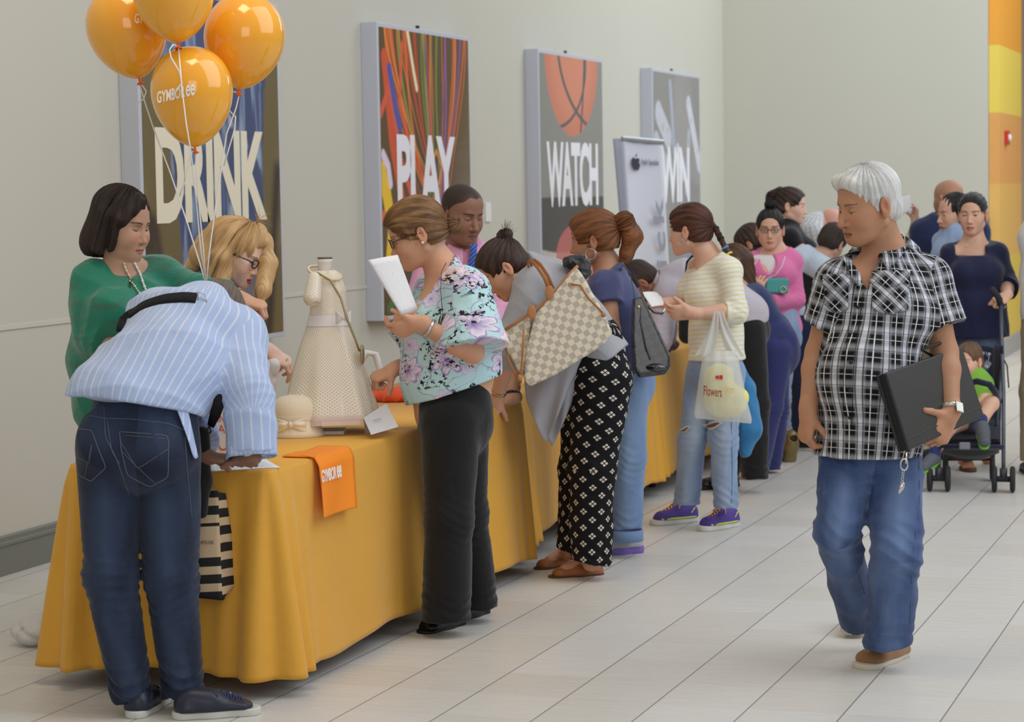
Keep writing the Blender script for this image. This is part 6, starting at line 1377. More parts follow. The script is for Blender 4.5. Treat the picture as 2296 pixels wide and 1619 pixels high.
    h2 = on_floor(390, 1612); t2 = on_floor(560, 1600); d2 = nz(np.array([*(t2-h2)[:2], 0])); shoe(p, h2, h2+d2*.272, nv, so, .047, .056, .024, toeh=.020, name='canvas_shoe', lace=lc, extra=ex)
    # form on the table
    paper('paper_form', 'white form on the table end under the bending person\'s hands', [on_floor(470, 1036, TZ+.004), on_floor(590, 1026, TZ+.004), on_floor(628, 1048, TZ+.004), on_floor(468, 1056, TZ+.004)], sheets=3, bend=.001, lines=True)
bending_man()

# ================================================================ woman in the green blouse, behind the table
def green_woman():
    D = 8.35; sk = (190, 140, 112)
    J = joints(D, nk=(280, 602), ch=(272, 690), wa=(252, 800), pe=(255, 900), sR=(214, 628, -.02), sL=(352, 618, .10), eR=(222, 752, -.05), wR=(300, 800, -.2), eL=(440, 655, -.05), wL=(532, 668, -.12))
    n = FV(.55, -.83, 0); gm = NT('green_blouse', .6, .35); x, y, z = gm.sep(gm.coord('attr')); co = gm.coord('obj')
    zig = gm.math('ABSOLUTE', gm.math('SUBTRACT', gm.math('FRACT', gm.math('ADD', gm.math('MULTIPLY', y, 16), gm.math('MULTIPLY', gm.math('ABSOLUTE', gm.math('SUBTRACT', gm.math('FRACT', gm.math('MULTIPLY', x, 8)), .5)), 1.2))), .5))
    band_ = gm.math('MULTIPLY', gm.ramp(zig, [(.28, 0.), (.34, 1.)]), gm.ramp(gm.noise(gm.coord('attr', (3, 3, 1)), 2, 1), [(.45, 0.), (.6, .6)]))
    gm.color(gm.mix(band_, lin((20, 128, 104)), lin((62, 104, 84)))); gm.bump(gm.noise(co, 14, 4, .6, .6), .5, .014); gm.b.inputs['Sheen Weight'].default_value = .3
    dims = (.160, .130, .145, .120, .150, .125, .054)
    J['pe'] = at(262, 900, D+.25); J['wa'] = at(254, 800, D+.12); J.update(joints(D+.4, hL=(300, 960), hR=(230, 960), kL=(300, 1180), kR=(230, 1180), aL=(300, 1400), aR=(230, 1400)))
    r = make('person with a dark bob in a green blouse, holding balloon ribbons behind the nearest table', J, n, sk, (at(270, 504, D-.02), FV(.86, -.42, -.24), FV(.18, -.08, .97), 1.05), dims,
        top=dict(mat=gm.m, ease=.014, sl={'R': ((.074, .076, .072), 1.35, .01), 'L': ((.074, .062, .050), 1.78, .012)}, slk=.05, neck=(-.005, .42), wave=(.012, 14, 71), name='blouse',
                 cuts=[wedge((303, 648), (262, 575), (318, 572), D)]),
        bottom=dict(mat=cloth('dark_trousers', (36, 38, 46), .85, .1), hip=((.15, .12), (.155, .12)), r=(.09, .07, .06), name='trousers', stand=1),
        hp=dict(full=.010, open_=.15, nose=.92), fc=dict(open_=.10, brow=(34, 24, 20), brow_w=1.15, lips=(190, 104, 96), lid=(126, 116, 98), lash=1.6, blush=.5), bust=.07, hh=.002,
        hands={'L': (FV(.88, -.1, -.30), FV(-.15, .2, -.9), FV(.1, -1, .2), dict(fc=[(.9, 1.2, .6), (1., 1.2, .6), (1.1, 1.2, .6), (1.1, 1.2, .6)], thumb=(.5, .6, .5), tcurl=.5)), 'R': (FV(.6, .2, -.5), FV(0, 0, -1), FV(0, -1, 0), dict(curl=HOLD))})
    p, H_, s = r['p'], r['H'], r['top']; hm = hair_m('dark_bob', (16, 10, 9), (78, 52, 40), .34, 420, .35, .85); E, T = H_.E, H_.Ct
    P = [E((0, -.012, .050), (.088, .104, .088), .02), E((0, -.062, -.035), (.086, .060, .080), .03)]
    for q in (-1, 1): P += [T((q*.074, -.01, .03), (q*.086, -.010, -.085), .030, .022, .03), T((q*.070, .040, .03), (q*.078, .034, -.075), .018, .012, .02), T((-.02, .072, .104), (-.076, .055, .03), .018, .014, .02)]
    P += [T((-.02, -.07, -.08), (.02, -.07, -.08), .055, None, .03), E((0, .108, -.002), (.060, .062, .076), .010, 's'), E((0, .085, -.075), (.066, .085, .070), .010, 's'), CUT(H_.p(0, 0, -.118), -H_.c+H_.b*.1)]
    hair('hair', H_, P, .0022, hm, p, (.02, .02, .25), .0012, 1000, .003)
    pm = plain('pearl', (240, 236, 226)); bm = plain('pale_metal', (220, 212, 190), .25, metal=.8)
    for q in ([(278, 592), (282, 606), (290, 622), (302, 645), (318, 668)], [(301, 592), (308, 606), (316, 622), (324, 645), (334, 668)]):
        mb = MB(); W_ = []
        for (a, b) in zip(q[:-1], q[1:]):
            for k in range(5): W_.append(surf_at([s, r['body']], a[0]+(b[0]-a[0])*k/5, a[1]+(b[1]-a[1])*k/5, .005, D-.15))
        for i, w in enumerate(W_): mb.sphere(w, .0042 if i % 3 else .0056, 5)
        mb.tube(W_, .0015, 4); mb.build('necklace', bm if q[0][0] < 290 else pm, p, True)
    band(J, 'L', .0, .031, .0075, plain('gold_watch', (176, 150, 100), .3, metal=.9), p); mb = MB(); mb.sphere(J['wL']+FV(-.1, -.35, .9)*.033, (.017, .017, .006), 8, np.array([rtv, fwv, VU])); mb.build('watch_case', plain('gold_watch', (176, 150, 100)), p, True)
green_woman()

# ================================================================ blonde woman with glasses, leaning
def blonde_woman():
    D = 9.2; sk = (226, 178, 160)
    J = joints(D, nk=(482, 640), ch=(450, 720), wa=(440, 800), pe=(440, 880, .1), sR=(528, 690, -.16), sL=(430, 640, .12), eR=(560, 790, -.15), wR=(600, 786, -.10), eL=(470, 760, .15), wL=(560, 830, .0),
               hL=(430, 920, .1), hR=(450, 920, -.1), kL=(430, 1100, .1), kR=(450, 1100, -.1), aL=(430, 1280, .1), aR=(450, 1280, -.1))
    n = FV(.85, -.3, -.3); dims = (.15, .12, .14, .11, .15, .12, .05)
    r = make('blonde person with black glasses leaning over behind the nearest table', J, n, sk, (at(528, 572, D-.02), FV(.88, -.26, -.40), FV(.38, -.05, .92), 1.0), dims,
        top=dict(mat=cloth('navy_top', (42, 48, 82), .8, .1), ease=.012, sl={'R': ((.062, .056, .05), 1.2, .0), 'L': ((.06, .055, .05), 1.2, 0)}, name='navy_top', wave=(.008, 14, 7)),
        bottom=dict(mat=cloth('dark_trousers', (36, 38, 46)), hip=((.15, .12), (.155, .125)), r=(.085, .065, .055), stand=1),
        hp=dict(open_=.3, mouth=.6, nose=1.0), fc=dict(open_=.28, brow=(120, 84, 50), brow_w=.8, lips=(196, 40, 74), iris=(70, 50, 30), blush=.4, mouth=.6, lash=1.5), hh=.002,
        hands={'R': (FV(.75, 0, -.55), FV(-.4, .3, -.6), FV(.2, -.6, .6), dict(fc=[(.5, .6, .3), (.6, .7, .3), (.8, .9, .4), (.9, 1., .4)], thumb=(.5, .8, .4))), 'L': (FV(.8, -.1, -.1), FV(-.2, .1, 1), FV(-.1, -.8, 0), dict(curl=HOLD))})
    p, H_ = r['p'], r['H']; hm = hair_m('blonde', (168, 122, 78), (226, 192, 142), .40, 380, .3, .65); E, T = H_.E, H_.Ct
    P = [E((0, -.015, .055), (.094, .112, .092), .02), T((0, .050, .120), (0, .085, .095), .032, .022, .03)]
    P += [T((.07, -.03, .06), (.088, -.04, -.05), .042, .036, .03), T((.088, -.04, -.05), (.080, -.02, -.15), .036, .018, .03), T((-.06, -.02, .07), (-.092, -.02, -.02), .036, .032, .03), T((-.092, -.02, -.02), (-.085, -.02, -.13), .032, .016, .03), T((0, -.09, .05), (0, -.13, -.05), .06, .05, .03)]
    P += [E((.0, .112, -.004), (.056, .066, .078), .012, 's'), E((0, .095, -.085), (.050, .08, .070), .010, 's')]
    for a, b, c_, r0, r1 in (((470, 545, .05), (440, 590, .08), None, .050, .036), ((440, 590, .08), (408, 614, .10), None, .036, .012), ((505, 590, -.08), (498, 650, -.12), None, .034, .024), ((592, 540, .0), (600, 590, -.02), None, .030, .030), ((600, 590, -.02), (590, 650, -.06), None, .034, .028), ((590, 650, -.06), (575, 705, -.08), None, .028, .010), ((470, 560, .0), (478, 610, -.06), None, .045, .03)):
        P.append(C(at(a[0], a[1], D+a[2]), at(b[0], b[1], D+b[2]), r0, r1, .025))
    hair('hair', H_, P, .0024, hm, p, (0, .02, .25), .0018, 800, .006)
    wisps(H_, 'loose_hair', p, hm, [((.09, -.04, .06), (.10, -.03, -.05)), ((-.09, .04, .06), (-.1, .05, -.08)), ((.0, -.12, .05), (.03, -.14, -.05)), ((.03, .02, .15), (-.03, .04, .15))], 150, .07, .0006, 9, .5)
    glasses(H_, p, plain('glasses_black', (18, 16, 16), .2, .6), .021, .0028)
    loop(J['wR']+FV(.85, -.1, -.4)*.085, FV(.8, 0, -.5), .010, .002, plain('silver_band', (206, 206, 206)), p, 'ring')
    b = thing('acrylic_box', 'clear acrylic box on the table between the striped sleeve and the small dress', 'box', tuple(at(622, 905, 8.55)))
    ac = plain('clear_acrylic', (190, 186, 200), .08, .5, trans=.85); o = on_floor(610, 922, TZ+.09)+np.array([.0, .12, 0]); mb = MB(); mb.box((-.05, -.06, 0), (.05, .06, .055), (VR, VF, VU), np.array([o[0], o[1], TZ+.075])); mb.build('box_body', ac, b, bevel=.003)
    mb = MB(); mb.box((-.045, -.05, 0), (.0, .0, .075), (VR, VF, VU), np.array([o[0], o[1], TZ+.002])); mb.build('stand', plain('grey_plastic', (120, 118, 126), .4), b, bevel=.003)
    b = thing('tissue_paper', 'crumpled white paper held by the blonde person by the striped sleeve', 'paper', tuple(at(606, 860, 8.9)))
    V, Q = nets([C(at(612, 820, 9.05), at(604, 875, 9.05), .030, .022, .02), NZ(waves(.010, 45, 3))], .004); obj('sheet', mesh_from('sheet', V, Q), plain('white_paper', (236, 236, 240)), b)
blonde_woman()

# ================================================================ man in the pink shirt, behind the second table
def CROP(a, b, c):
    L = np.interp(b+.012*np.sin(a*60)**2, [-.10, -.04, .0, .022, .05, .075, .09], [-.055, -.035, .005, .03, .058, .082, .098]); return sm(c-L, -.003, .006)*.9, (34, 28, 26)
def pink_man():
    D = 11.2; sk = (138, 96, 76)
    J = joints(D, nk=(1036, 548, .06), ch=(1030, 640, .2), wa=(1025, 730, .75), pe=(1020, 810, 1.15), sR=(968, 590, .02), sL=(1086, 585, .12), eR=(935, 690, -.05), wR=(960, 760, -.3), eL=(1110, 690, .1), wL=(1090, 770, -.1),
               hL=(1045, 840, 1.25), hR=(1000, 840, 1.25), kL=(1045, 980, 1.3), kR=(1000, 980, 1.3), aL=(1045, 1120, 1.3), aR=(1000, 1120, 1.3))
    n = FV(.25, -.95, -.1); pk = stripes('pink_fine_check', (232, 172, 206), (216, 154, 194), .008, .25, 0, extra=(.008, .25, (216, 150, 192), 1))
    r = make('person in a pink shirt and blue tie standing behind the tables', J, n, sk, (at(1034, 480, D-.02), FV(.60, -.72, -.30), FV(.15, -.2, .97), 1.16), (.18, .13, .17, .13, .18, .13, .06),
        top=dict(mat=pk, ease=.014, sl={'R': ((.075, .07, .06), 1.8, 0), 'L': ((.075, .07, .06), 1.8, 0)}, neck=(.01, .3), wave=(.010, 14, 17)),
        bottom=dict(mat=cloth('dark_trousers', (36, 38, 46)), hip=((.17, .13), (.175, .135)), r=(.09, .07, .06), stand=1),
        hp=dict(full=.004, open_=.25, nose=1.2), fc=dict(open_=.2, brow=(24, 18, 16), brow_w=1.2, lips=(130, 82, 72), stubble=.15, lash=1.2, hairline=CROP), hh=.0022,
        hands={'R': (FV(.5, -.6, -.5), FV(0, 0, -1), FV(0, -1, 0), dict(curl=HOLD)), 'L': (FV(-.3, -.7, -.4), FV(0, 0, -1), FV(0, -1, 0), dict(curl=HOLD))})
    p, H_, s = r['p'], r['H'], r['top']
    collar(s, J['nk']+VU*.0+n*.012, nz(VU+n*.2), n, .068, pk, .036, .05, 12, .03, .03)
    tie = stripes('blue_tie', (52, 84, 176), (120, 150, 214), .02, .2, 1); mb = MB(); c = at(1062, 548, D-.17); mb.grid(lambda a, b: c+rtv*(.020+.02*b-.008*math.sin(3.14*min(1, b*4)))*(2*a-1)+dnv*.30*b-fwv*(.006*math.sin(math.pi*a)+.02*b), 6, 16); mb.build('necktie', tie, s, True, thick=.004, cl=lambda V: np.stack([(V-c)@rtv, (V-c)@dnv+(V-c)@rtv, V[:, 0]*0], 1))
pink_man()
# ================================================================ people farther down the hall
def back_people():
    # ---- man bending in the lilac shirt
    D = 12.7; J = joints(D, nk=(1476, 640), ch=(1530, 640), wa=(1610, 665), pe=(1668, 705), sL=(1500, 660, -.16), sR=(1500, 655, .18), eL=(1478, 760, -.18), wL=(1455, 800, -.1), eR=(1490, 750, .2), wR=(1440, 780, .2), hL=(1676, 740, -.08), hR=(1672, 740, .12), kL=(1690, 910, -.1), kR=(1680, 900, .15), aL=(1692, 1072, -.1), aR=(1620, 1082, .05))
    n = nz(FV(-.2, 0, -1)); li = cloth('lilac_shirt', (190, 182, 194), .8, .05)
    r = make('person with cropped dark hair bending low in a pale lilac shirt and black trousers', J, n, (150, 104, 84), (at(1440, 634, D), FV(-.50, .1, -.85), FV(-.85, 0, .50), 1.0), (.16, .12, .15, .12, .16, .12, .058),
        top=dict(mat=li, ease=.016, sl={'L': ((.075, .065, .06), 1.2, .01), 'R': ((.075, .065, .06), 1.2, .01)}, neck=(.02, .1), wave=(.012, 13, 3)),
        bottom=dict(mat=cloth('black_trousers', (24, 24, 27)), hip=((.155, .125), (.16, .13)), r=(.10, .085, .07), hem=0, hn=-VU, rise=.05), hh=.0035, th=.007,
        hands={'L': (FV(-.5, 0, -.8), FV(.5, 0, -.5), FV(0, -1, 0), dict(curl=HOLD)), 'R': (FV(-.8, .1, -.5), FV(0, 0, -1), FV(0, -1, 0), dict(curl=HOLD))}, hdh=.003)
    p, H_ = r['p'], r['H']; hair('hair', H_, hair_cap(H_, .007, low=-.05), .0032, hair_m('cropped_brown', (36, 26, 22), (84, 66, 56), .7, 700, .3, .8), p, (0, 0, .2), .0005, 1200, 0)
    collar(r['top'], J['nk']+nz(J['nk']-J['ch'])*.01, nz(J['nk']-J['ch']), n, .062, li, .035, .04, 20, .02, .02)
    feet(p, [((1655, 1090), (1572, 1098), .28)], BLK(), plain('black_sole', (20, 20, 20), .5), w=.046, hgt=.055, sole_t=.02)
    b = thing('backpack', 'black backpack strap and pouch seen beyond the yellow striped top', 'backpack', tuple(at(1540, 740, D-.3))); mb = MB()
    mb.tube([at(1566, 568, D-.35), at(1550, 590, D-.36), at(1546, 625, D-.36), at(1548, 680, D-.33)], [.02, .03, .03, .02], 8, flat=-fwv); mb.build('strap', plain('black_webbing', (26, 26, 30)), b, True)
    V, Q = nets([C(at(1538, 700, D-.3), at(1540, 752, D-.3), .04, .045, .02)], .005); obj('pouch', mesh_from('pouch', V, Q), cloth('black_canvas', (26, 26, 28)), b)
    # ---- woman bending in blue trousers, brown hair
    D = 13.35; J = joints(D, nk=(1664, 645), ch=(1686, 680), wa=(1710, 722), pe=(1728, 762), sL=(1668, 668, -.13), sR=(1676, 662, .15), eL=(1640, 720, -.15), wL=(1625, 770, -.1), eR=(1650, 700, .18), wR=(1620, 740, .1), hL=(1734, 790, -.07), hR=(1728, 790, .1), kL=(1722, 915, -.08), kR=(1738, 915, .12), aL=(1690, 1060, -.1), aR=(1722, 1052, .16))
    nb = cloth('royal_navy_trousers', (48, 52, 104), .8, .08)
    r = make('person bending over the table in tight royal blue trousers with loose brown hair', J, nz(FV(-.9, .1, -.4)), (190, 140, 112), (at(1648, 600, D), FV(-.8, .2, -.55), FV(-.5, 0, .8), 1.0), (.14, .12, .12, .10, .125, .10, .045),
        top=dict(mat=cloth('blue_top', (44, 52, 98), .8, .08), ease=.012, sl={'L': ((.06, .055, .05), 1.4, 0), 'R': ((.06, .055, .05), 1.4, 0)}, neck=(.01, .1), wave=(.009, 15, 3)),
        bottom=dict(mat=nb, hip=((.155, .14), (.165, .165)), rL=(.115, .080, .090), rR=(.11, .078, .07), hem=0, hn=-VU, rise=.05, wave=(.012, 12, 3), add=[EL(J['pe']+FV(1, 0, -.3)*.04, (.10, .12, .11), None, .05)]), hh=.0035, th=.007)
    p, H_ = r['p'], r['H']; bh = hair_m('mid_brown', (44, 28, 20), (112, 78, 54), .45, 460, .3, .75)
    hair('hair', H_, [H_.E((0, -.012, .045), (.088, .104, .092), .02), H_.Ct((0, -.05, .0), (.03, -.02, -.12), .07, .04, .03), H_.E((0, .12, -.02), (.06, .07, .08), .012, 's')], .0035, bh, p, (0, 0, .2), .0016, 700, .004)
    # ---- pink hooded top
    D = 14.1; J = joints(D, nk=(1738, 563), ch=(1732, 610), wa=(1736, 680), pe=(1742, 735), sR=(1696, 585, .0), sL=(1774, 588, .0), eR=(1674, 650, -.02), wR=(1690, 662, -.20), eL=(1784, 672, -.05), wL=(1718, 676, -.24), hL=(1755, 760), hR=(1732, 760), kL=(1750, 890, -.05), kR=(1740, 890, .05), aL=(1757, 962, .12), aR=(1746, 992, -.08))
    pk = cloth('pink_hoodie', (226, 120, 172), .85, .06); n = FV(-.25, -.95, 0)
    r = make('person with glasses and topknot in a pink hooded top with one heel raised', J, n, (206, 156, 130), (at(1727, 516, D-.02), FV(-.14, -.98, -.05), FV(0, 0, 1), 1.0), (.145, .11, .12, .10, .14, .11, .052),
        top=dict(mat=pk, ease=.012, sl={'L': ((.062, .058, .045), 1.85, .0), 'R': ((.062, .056, .042), 1.85, 0)}, neck=(.0, .25), wave=(.009, 17, 3), slk=.008, name='hooded_top', cuts=[EL(at(1722, 588, D-.12), (.048, .09, .075), np.array([FV(1, 0, 0), FV(0, 1, 0), FV(0, 0, 1)]), .01, 's')]),
        bottom=dict(mat=denim('pale_denim', (150, 168, 196)), hip=((.145, .12), (.15, .125)), r=(.085, .062, .050), hem=0, hn=-VU),
        hp=dict(open_=.5, nose=.95), fc=dict(open_=.5, brow=(20, 15, 14), brow_w=1.2, lips=(186, 104, 104), iris=(40, 26, 20), lash=1.5), bust=.06, hh=.0026, th=.006, hands={'L': (FV(-.9, -.2, .3), FV(.1, .9, 0), FV(0, .2, 1), dict(curl=HOLD)), 'R': (FV(.3, -.3, .9), FV(.3, .8, 0), FV(.9, 0, .3), dict(curl=HOLD))}, hdh=.003)
    p, H_, s = r['p'], r['H'], r['top']; bk = hair_m('black', (12, 10, 12), (50, 44, 46), .35, 420, .35, .9)
    hair('hair', H_, hair_cap(H_, .009, low=-.05), .0028, bk, p, (0, -.02, .2), .0012, 900, .002); c = H_.p(.0, -.01, .155)
    hair('hair_bun', Head(c, H_.b), [EL(c, (.032, .032, .030), None, .01), C(c, c+VU*.03+VR*-.01, .022, .004, .02), C(c+VR*.01, c+VU*.05+VR*-.02, .010, .003, .01)], .003, bk, p, (0, 0, .2), .002, 700, .004)
    glasses(H_, p, plain('glasses_black', (18, 16, 16)), .020, .0022, lens=False, sq=.65)
    gd = plain('gold_glitter', (140, 122, 80), .35, .6, metal=.5, bump=.6, bscale=400); feet(p, [((1762, 1030), (1722, 1034), .24)], gd, plain('rubber_tan', (120, 108, 84), .6), w=.042, hgt=.04, sole_t=.01, open_top=True, name='flat_shoe')
    a = at(1772, 965, 14.0); b = at(1768, 1036, 14.06); shoe(p, a, a+nz(b-a)*.22, gd, plain('rubber_tan', (120, 108, 84)), .042, .04, .01, name='flat_shoe', up=-VF+VR*.3, open_top=True)
    V, Q = nets([C(J['aL'], at(1766, 980, 14.1), .034, .036, .02), C(at(1766, 980, 14.1), at(1768, 1010, 14.06), .036, .03, .02), C(J['aR'], at(1742, 1018, 14.0), .034, .034, .02)], .005); me = mesh_from('foot', V, Q); set_attr(me, 'col', np.tile(np.array(lin((196, 146, 120))), (len(V), 1)), True); obj('foot', me, skin_m(), p)
    t = plain('white_tee', (226, 224, 224), .8); V, Q = nets(grow(upper(J, n, (.145, .11, .12, .10, .14, .11, .052)), -.001)+[CUT(J['nk']-VU*.0, nz(VU+n*.25)), EL(H_.p(0, 0, -.13), (.07, .08, .055), None, .01, 's'), CUT(J['wa'], -VU)], .006); obj('tee_shirt', mesh_from('tee_shirt', V, Q), t, p)
    hp_ = [C(at(1700, 590, D-.05), at(1708, 568, D+.03), .022, .03, .03), C(at(1708, 568, D+.03), at(1760, 566, D+.06), .03, .034, .03), C(at(1760, 566, D+.06), at(1772, 590, D-.02), .034, .02, .03)]; V, Q = nets(hp_, .006); obj('hood', mesh_from('hood', V, Q), pk, s)
    for q in ([(1705, 575), (1688, 600), (1690, 640), (1686, 660)], [(1760, 576), (1752, 600), (1738, 618), (1720, 624)]): on_surf('drawstring', s, q, .003, plain('cord_white', (226, 226, 226), .7), lift=.003, default=D-.15)
    o = thing('clutch_purse', 'small teal purse tucked under the pink sleeve', 'handbag', tuple(at(1742, 655, D-.22))); V, Q = nets([BX(at(1741, 641, D-.20), (.058, .018, .034), np.array([nz(rtv+dnv*-.0), fwv, -dnv]), .012)], .004); obj('purse_body', mesh_from('purse_body', V, Q), plain('teal_leather', (70, 156, 156), .45, bump=.2), o); loop(at(1756, 649, D-.235), fwv, .018, .003, plain('gold_snap', (220, 206, 150)), o, 'emblem')
    # ---- woman in black tee, smiling
    D = 15.8; J = joints(D, nk=(1768, 508), ch=(1778, 560), wa=(1785, 620), pe=(1790, 670), sR=(1772, 532, -.16), sL=(1775, 530, .16), eR=(1795, 562, -.2), wR=(1845, 574, -.2), eL=(1800, 570, .15), wL=(1850, 585, .15), hL=(1795, 700, .1), hR=(1792, 700, -.1), kL=(1795, 820, .1), kR=(1792, 820, -.1), aL=(1795, 930, .1), aR=(1792, 930, -.1))
    r = make('smiling person with a long dark ponytail in a black tee reaching over the far table', J, FV(.95, -.1, 0), (220, 172, 148), (at(1772, 464, D-.02), FV(.95, -.25, -.08), FV(.08, 0, 1), 1.0), (.14, .12, .12, .1, .13, .11, .05),
        top=dict(mat=cloth('black_tee', (26, 26, 30)), ease=.010, sl={'R': ((.058, .055, .05), .8, 0), 'L': ((.058, .055, .05), .8, 0)}, wave=(.007, 15, 3)), bottom=dict(stand=1, mat=denim('dark_denim', (30, 40, 66)), hip=((.145, .12), (.15, .125)), r=(.085, .065, .055)),
        hp=dict(open_=.3, smile=1.5), fc=dict(open_=.25, lips=(196, 110, 110), brow=(36, 26, 22)), bust=.06, hh=.003, th=.007, hands={'R': (FV(.9, 0, -.2), FV(0, .2, -1), FV(0, -1, 0), dict(curl=HOLD)), 'L': (FV(.9, 0, -.2), FV(0, .2, -1), FV(0, -1, 0), dict(curl=HOLD))}, hdh=.0035)
    p, H_ = r['p'], r['H']; dk = hair_m('dark_brown', (30, 20, 17), (92, 62, 50)); hair('hair', H_, hair_cap(H_, .010, low=-.05), .003, dk, p, (0, -.08, .08), .0012, 900, .003)
    P = [H_.Ct((0, -.08, .10), (0, -.13, .06), .03, .034, .02), H_.Ct((0, -.13, .06), (-.03, -.15, -.10), .036, .028, .02), H_.Ct((-.03, -.15, -.10), (-.05, -.13, -.22), .028, .012, .02)]; hair('ponytail', Head(H_.p(0, -.09, .05), -H_.c), P, .0032, dk, p, (0, .1, -.3), .002, 700, .005)
    # ---- bald man bending in the grey checked shirt
    D = 16.4; J = joints(D, nk=(1835, 500), ch=(1818, 525), wa=(1806, 580), pe=(1808, 640), sL=(1842, 520, .15), sR=(1822, 525, -.16), eR=(1835, 580, -.16), wR=(1862, 600, -.1), eL=(1860, 575, .15), wL=(1875, 600, .1), hL=(1812, 680, .1), hR=(1808, 680, -.1), kL=(1812, 800, .1), kR=(1808, 800, -.1), aL=(1812, 950, .1), aR=(1808, 950, -.1))
    r = make('bald person leaning forward in a pale grey checked shirt behind the white haired person', J, nz(FV(.7, 0, -.6)), (206, 146, 128), (at(1862, 508, D), FV(.75, -.1, -.6), FV(.6, 0, .75), 1.0), (.16, .13, .16, .13, .16, .13, .06),
        top=dict(mat=stripes('grey_check', (206, 206, 208), (170, 172, 178), .03, .3, 0, extra=(.03, .3, (170, 172, 178), 1)), ease=.014, sl={'R': ((.07, .06, .05), 1.6, 0), 'L': ((.07, .06, .05), 1.6, 0)}, neck=(.02, .1)), bottom=dict(stand=1, mat=cloth('khaki', (168, 152, 122)), hip=((.16, .13), (.165, .135)), r=(.09, .07, .06)), hh=.0035, th=.008)
    # ---- boy-haired person bending, pale blue shirt, navy jeans
    D = 14.75; J = joints(D, nk=(1845, 575), ch=(1815, 600), wa=(1800, 645), pe=(1795, 700), sR=(1838, 600, -.16), sL=(1840, 590, .16), eR=(1862, 660, -.15), wR=(1880, 690, -.1), eL=(1870, 640, .15), wL=(1890, 680, .1), hL=(1800, 740, .09), hR=(1796, 740, -.09), kL=(1808, 860, .14), kR=(1800, 860, -.09), aL=(1815, 975, .15), aR=(1800, 985, -.1))
    r = make('person with short dark hair leaning away in a pale blue shirt and navy jeans', J, nz(FV(.7, .3, -.6)), (196, 146, 120), (at(1864, 545, D), FV(.45, .75, -.45), FV(.35, .1, .93), .96), (.16, .13, .15, .12, .16, .13, .058),
        top=dict(mat=stripes('pale_blue_check', (178, 200, 222), (214, 222, 230), .012, .4, 0), ease=.012, sl={'R': ((.068, .06, .05), 1.6, 0), 'L': ((.068, .06, .05), 1.6, 0)}, neck=(.015, .1), wave=(.01, 14, 3)), bottom=dict(mat=denim('navy_jeans', (26, 32, 62), (44, 56, 92), .4), hip=((.165, .14), (.175, .155)), r=(.11, .085, .075), hem=0, hn=-VU, rise=.1), hh=.0035, th=.007)
    p, H_ = r['p'], r['H']; hair('hair', H_, hair_cap(H_, .012, low=-.06), .0032, hair_m('short_brown', (34, 26, 24), (82, 66, 58), .6, 600, .3, .8), p, (0, 0, .2), .001, 900, .001)
    V, Q = nets(grow(upper(J, nz(FV(.7, .3, -.6)), (.16, .13, .15, .12, .16, .13, .058)), .022)+[CUT(at(1815, 622, D), nz(FV(.55, 0, .8))), CUT(at(1790, 672, D), -VU)], .008); obj('dark_vest', mesh_from('dark_vest', V, Q), cloth('black_canvas', (26, 26, 28)), p)
    feet(p, [((1776, 1008), (1830, 1010), .27)], BLK(), plain('shoe_edge_white', (200, 200, 200), .5), w=.046, hgt=.055, sole_t=.02)
    # ---- dark haired person bending behind the pink hooded top
    D = 15.3; J = joints(D, nk=(1700, 566), ch=(1712, 610), wa=(1720, 670), pe=(1724, 720), sL=(1694, 588, -.12), sR=(1704, 584, .14), hL=(1730, 760, -.07), hR=(1728, 760, .1), kL=(1730, 860), kR=(1728, 860, .1), aL=(1730, 950), aR=(1728, 950, .1))
    r = make('dark haired person in black bending between the blue trousers and the pink hooded top', J, FV(-.6, .8, 0), (196, 146, 120), (at(1688, 548, D), FV(-.7, .4, -.5), FV(-.3, .1, .9), 1.0), (.14, .12, .13, .1, .14, .11, .05),
        top=dict(mat=cloth('black_tee', (26, 26, 30)), ease=.012, wave=(.008, 14, 3)), bottom=dict(mat=denim('dark_denim', (30, 40, 66)), stand=1, hip=((.14, .12), (.145, .125)), r=(.085, .062, .055)), hh=.004, th=.008)
    p, H_ = r['p'], r['H']; hair('hair', H_, hair_cap(H_, .014, low=-.06), .0035, dk, p, (0, 0, .2), .0012, 900, .003)
    # ---- person holding up a paper behind the white haired man
    D = 15.2; J = joints(D, nk=(1985, 520), ch=(1985, 570), wa=(1985, 640), pe=(1985, 700), sL=(2012, 545), sR=(1955, 545), eL=(2040, 560, -.1), wL=(2052, 500, -.15), eR=(1945, 620), wR=(1950, 680), hL=(2000, 740), hR=(1970, 740), kL=(2000, 860), kR=(1970, 860), aL=(2000, 960), aR=(1970, 960))
    r = make('dark haired person hidden behind the white hair, raising a hand with a paper', J, FV(.1, 1, 0), (206, 160, 140), (at(1985, 468, D), FV(.2, .95, 0), VU, 1.0), (.15, .12, .13, .1, .14, .11, .05),
        top=dict(mat=cloth('cream_knit', (222, 214, 196)), ease=.01, sl={'L': ((.055, .05, .042), 1.6, 0), 'R': ((.055, .05, .042), 1.6, 0)}), bottom=dict(stand=1, mat=cloth('black_trousers', (24, 24, 27)), hip=((.145, .12), (.15, .125)), r=(.085, .065, .055)), hh=.0035, th=.008, hands={'L': (FV(0, 0, 1), FV(-1, -.2, 0), FV(-.3, 1, 0), dict(curl=HOLD))}, hdh=.0035)
    p, H_ = r['p'], r['H']; hair('hair', H_, [H_.E((0, -.01, .045), (.085, .1, .092), .02), H_.Ct((.02, -.06, .05), (.08, -.06, -.12), .05, .035, .03), H_.E((0, .12, -.02), (.06, .07, .08), .012, 's')], .004, bk, p, (0, 0, .2), .001, 900, .003)
    paper('paper', 'white sheet held up behind the white haired person', [at(2012, 445, D-.2), at(2040, 437, D-.2), at(2046, 472, D-.2), at(2020, 482, D-.2)], bend=.004, lines=False)
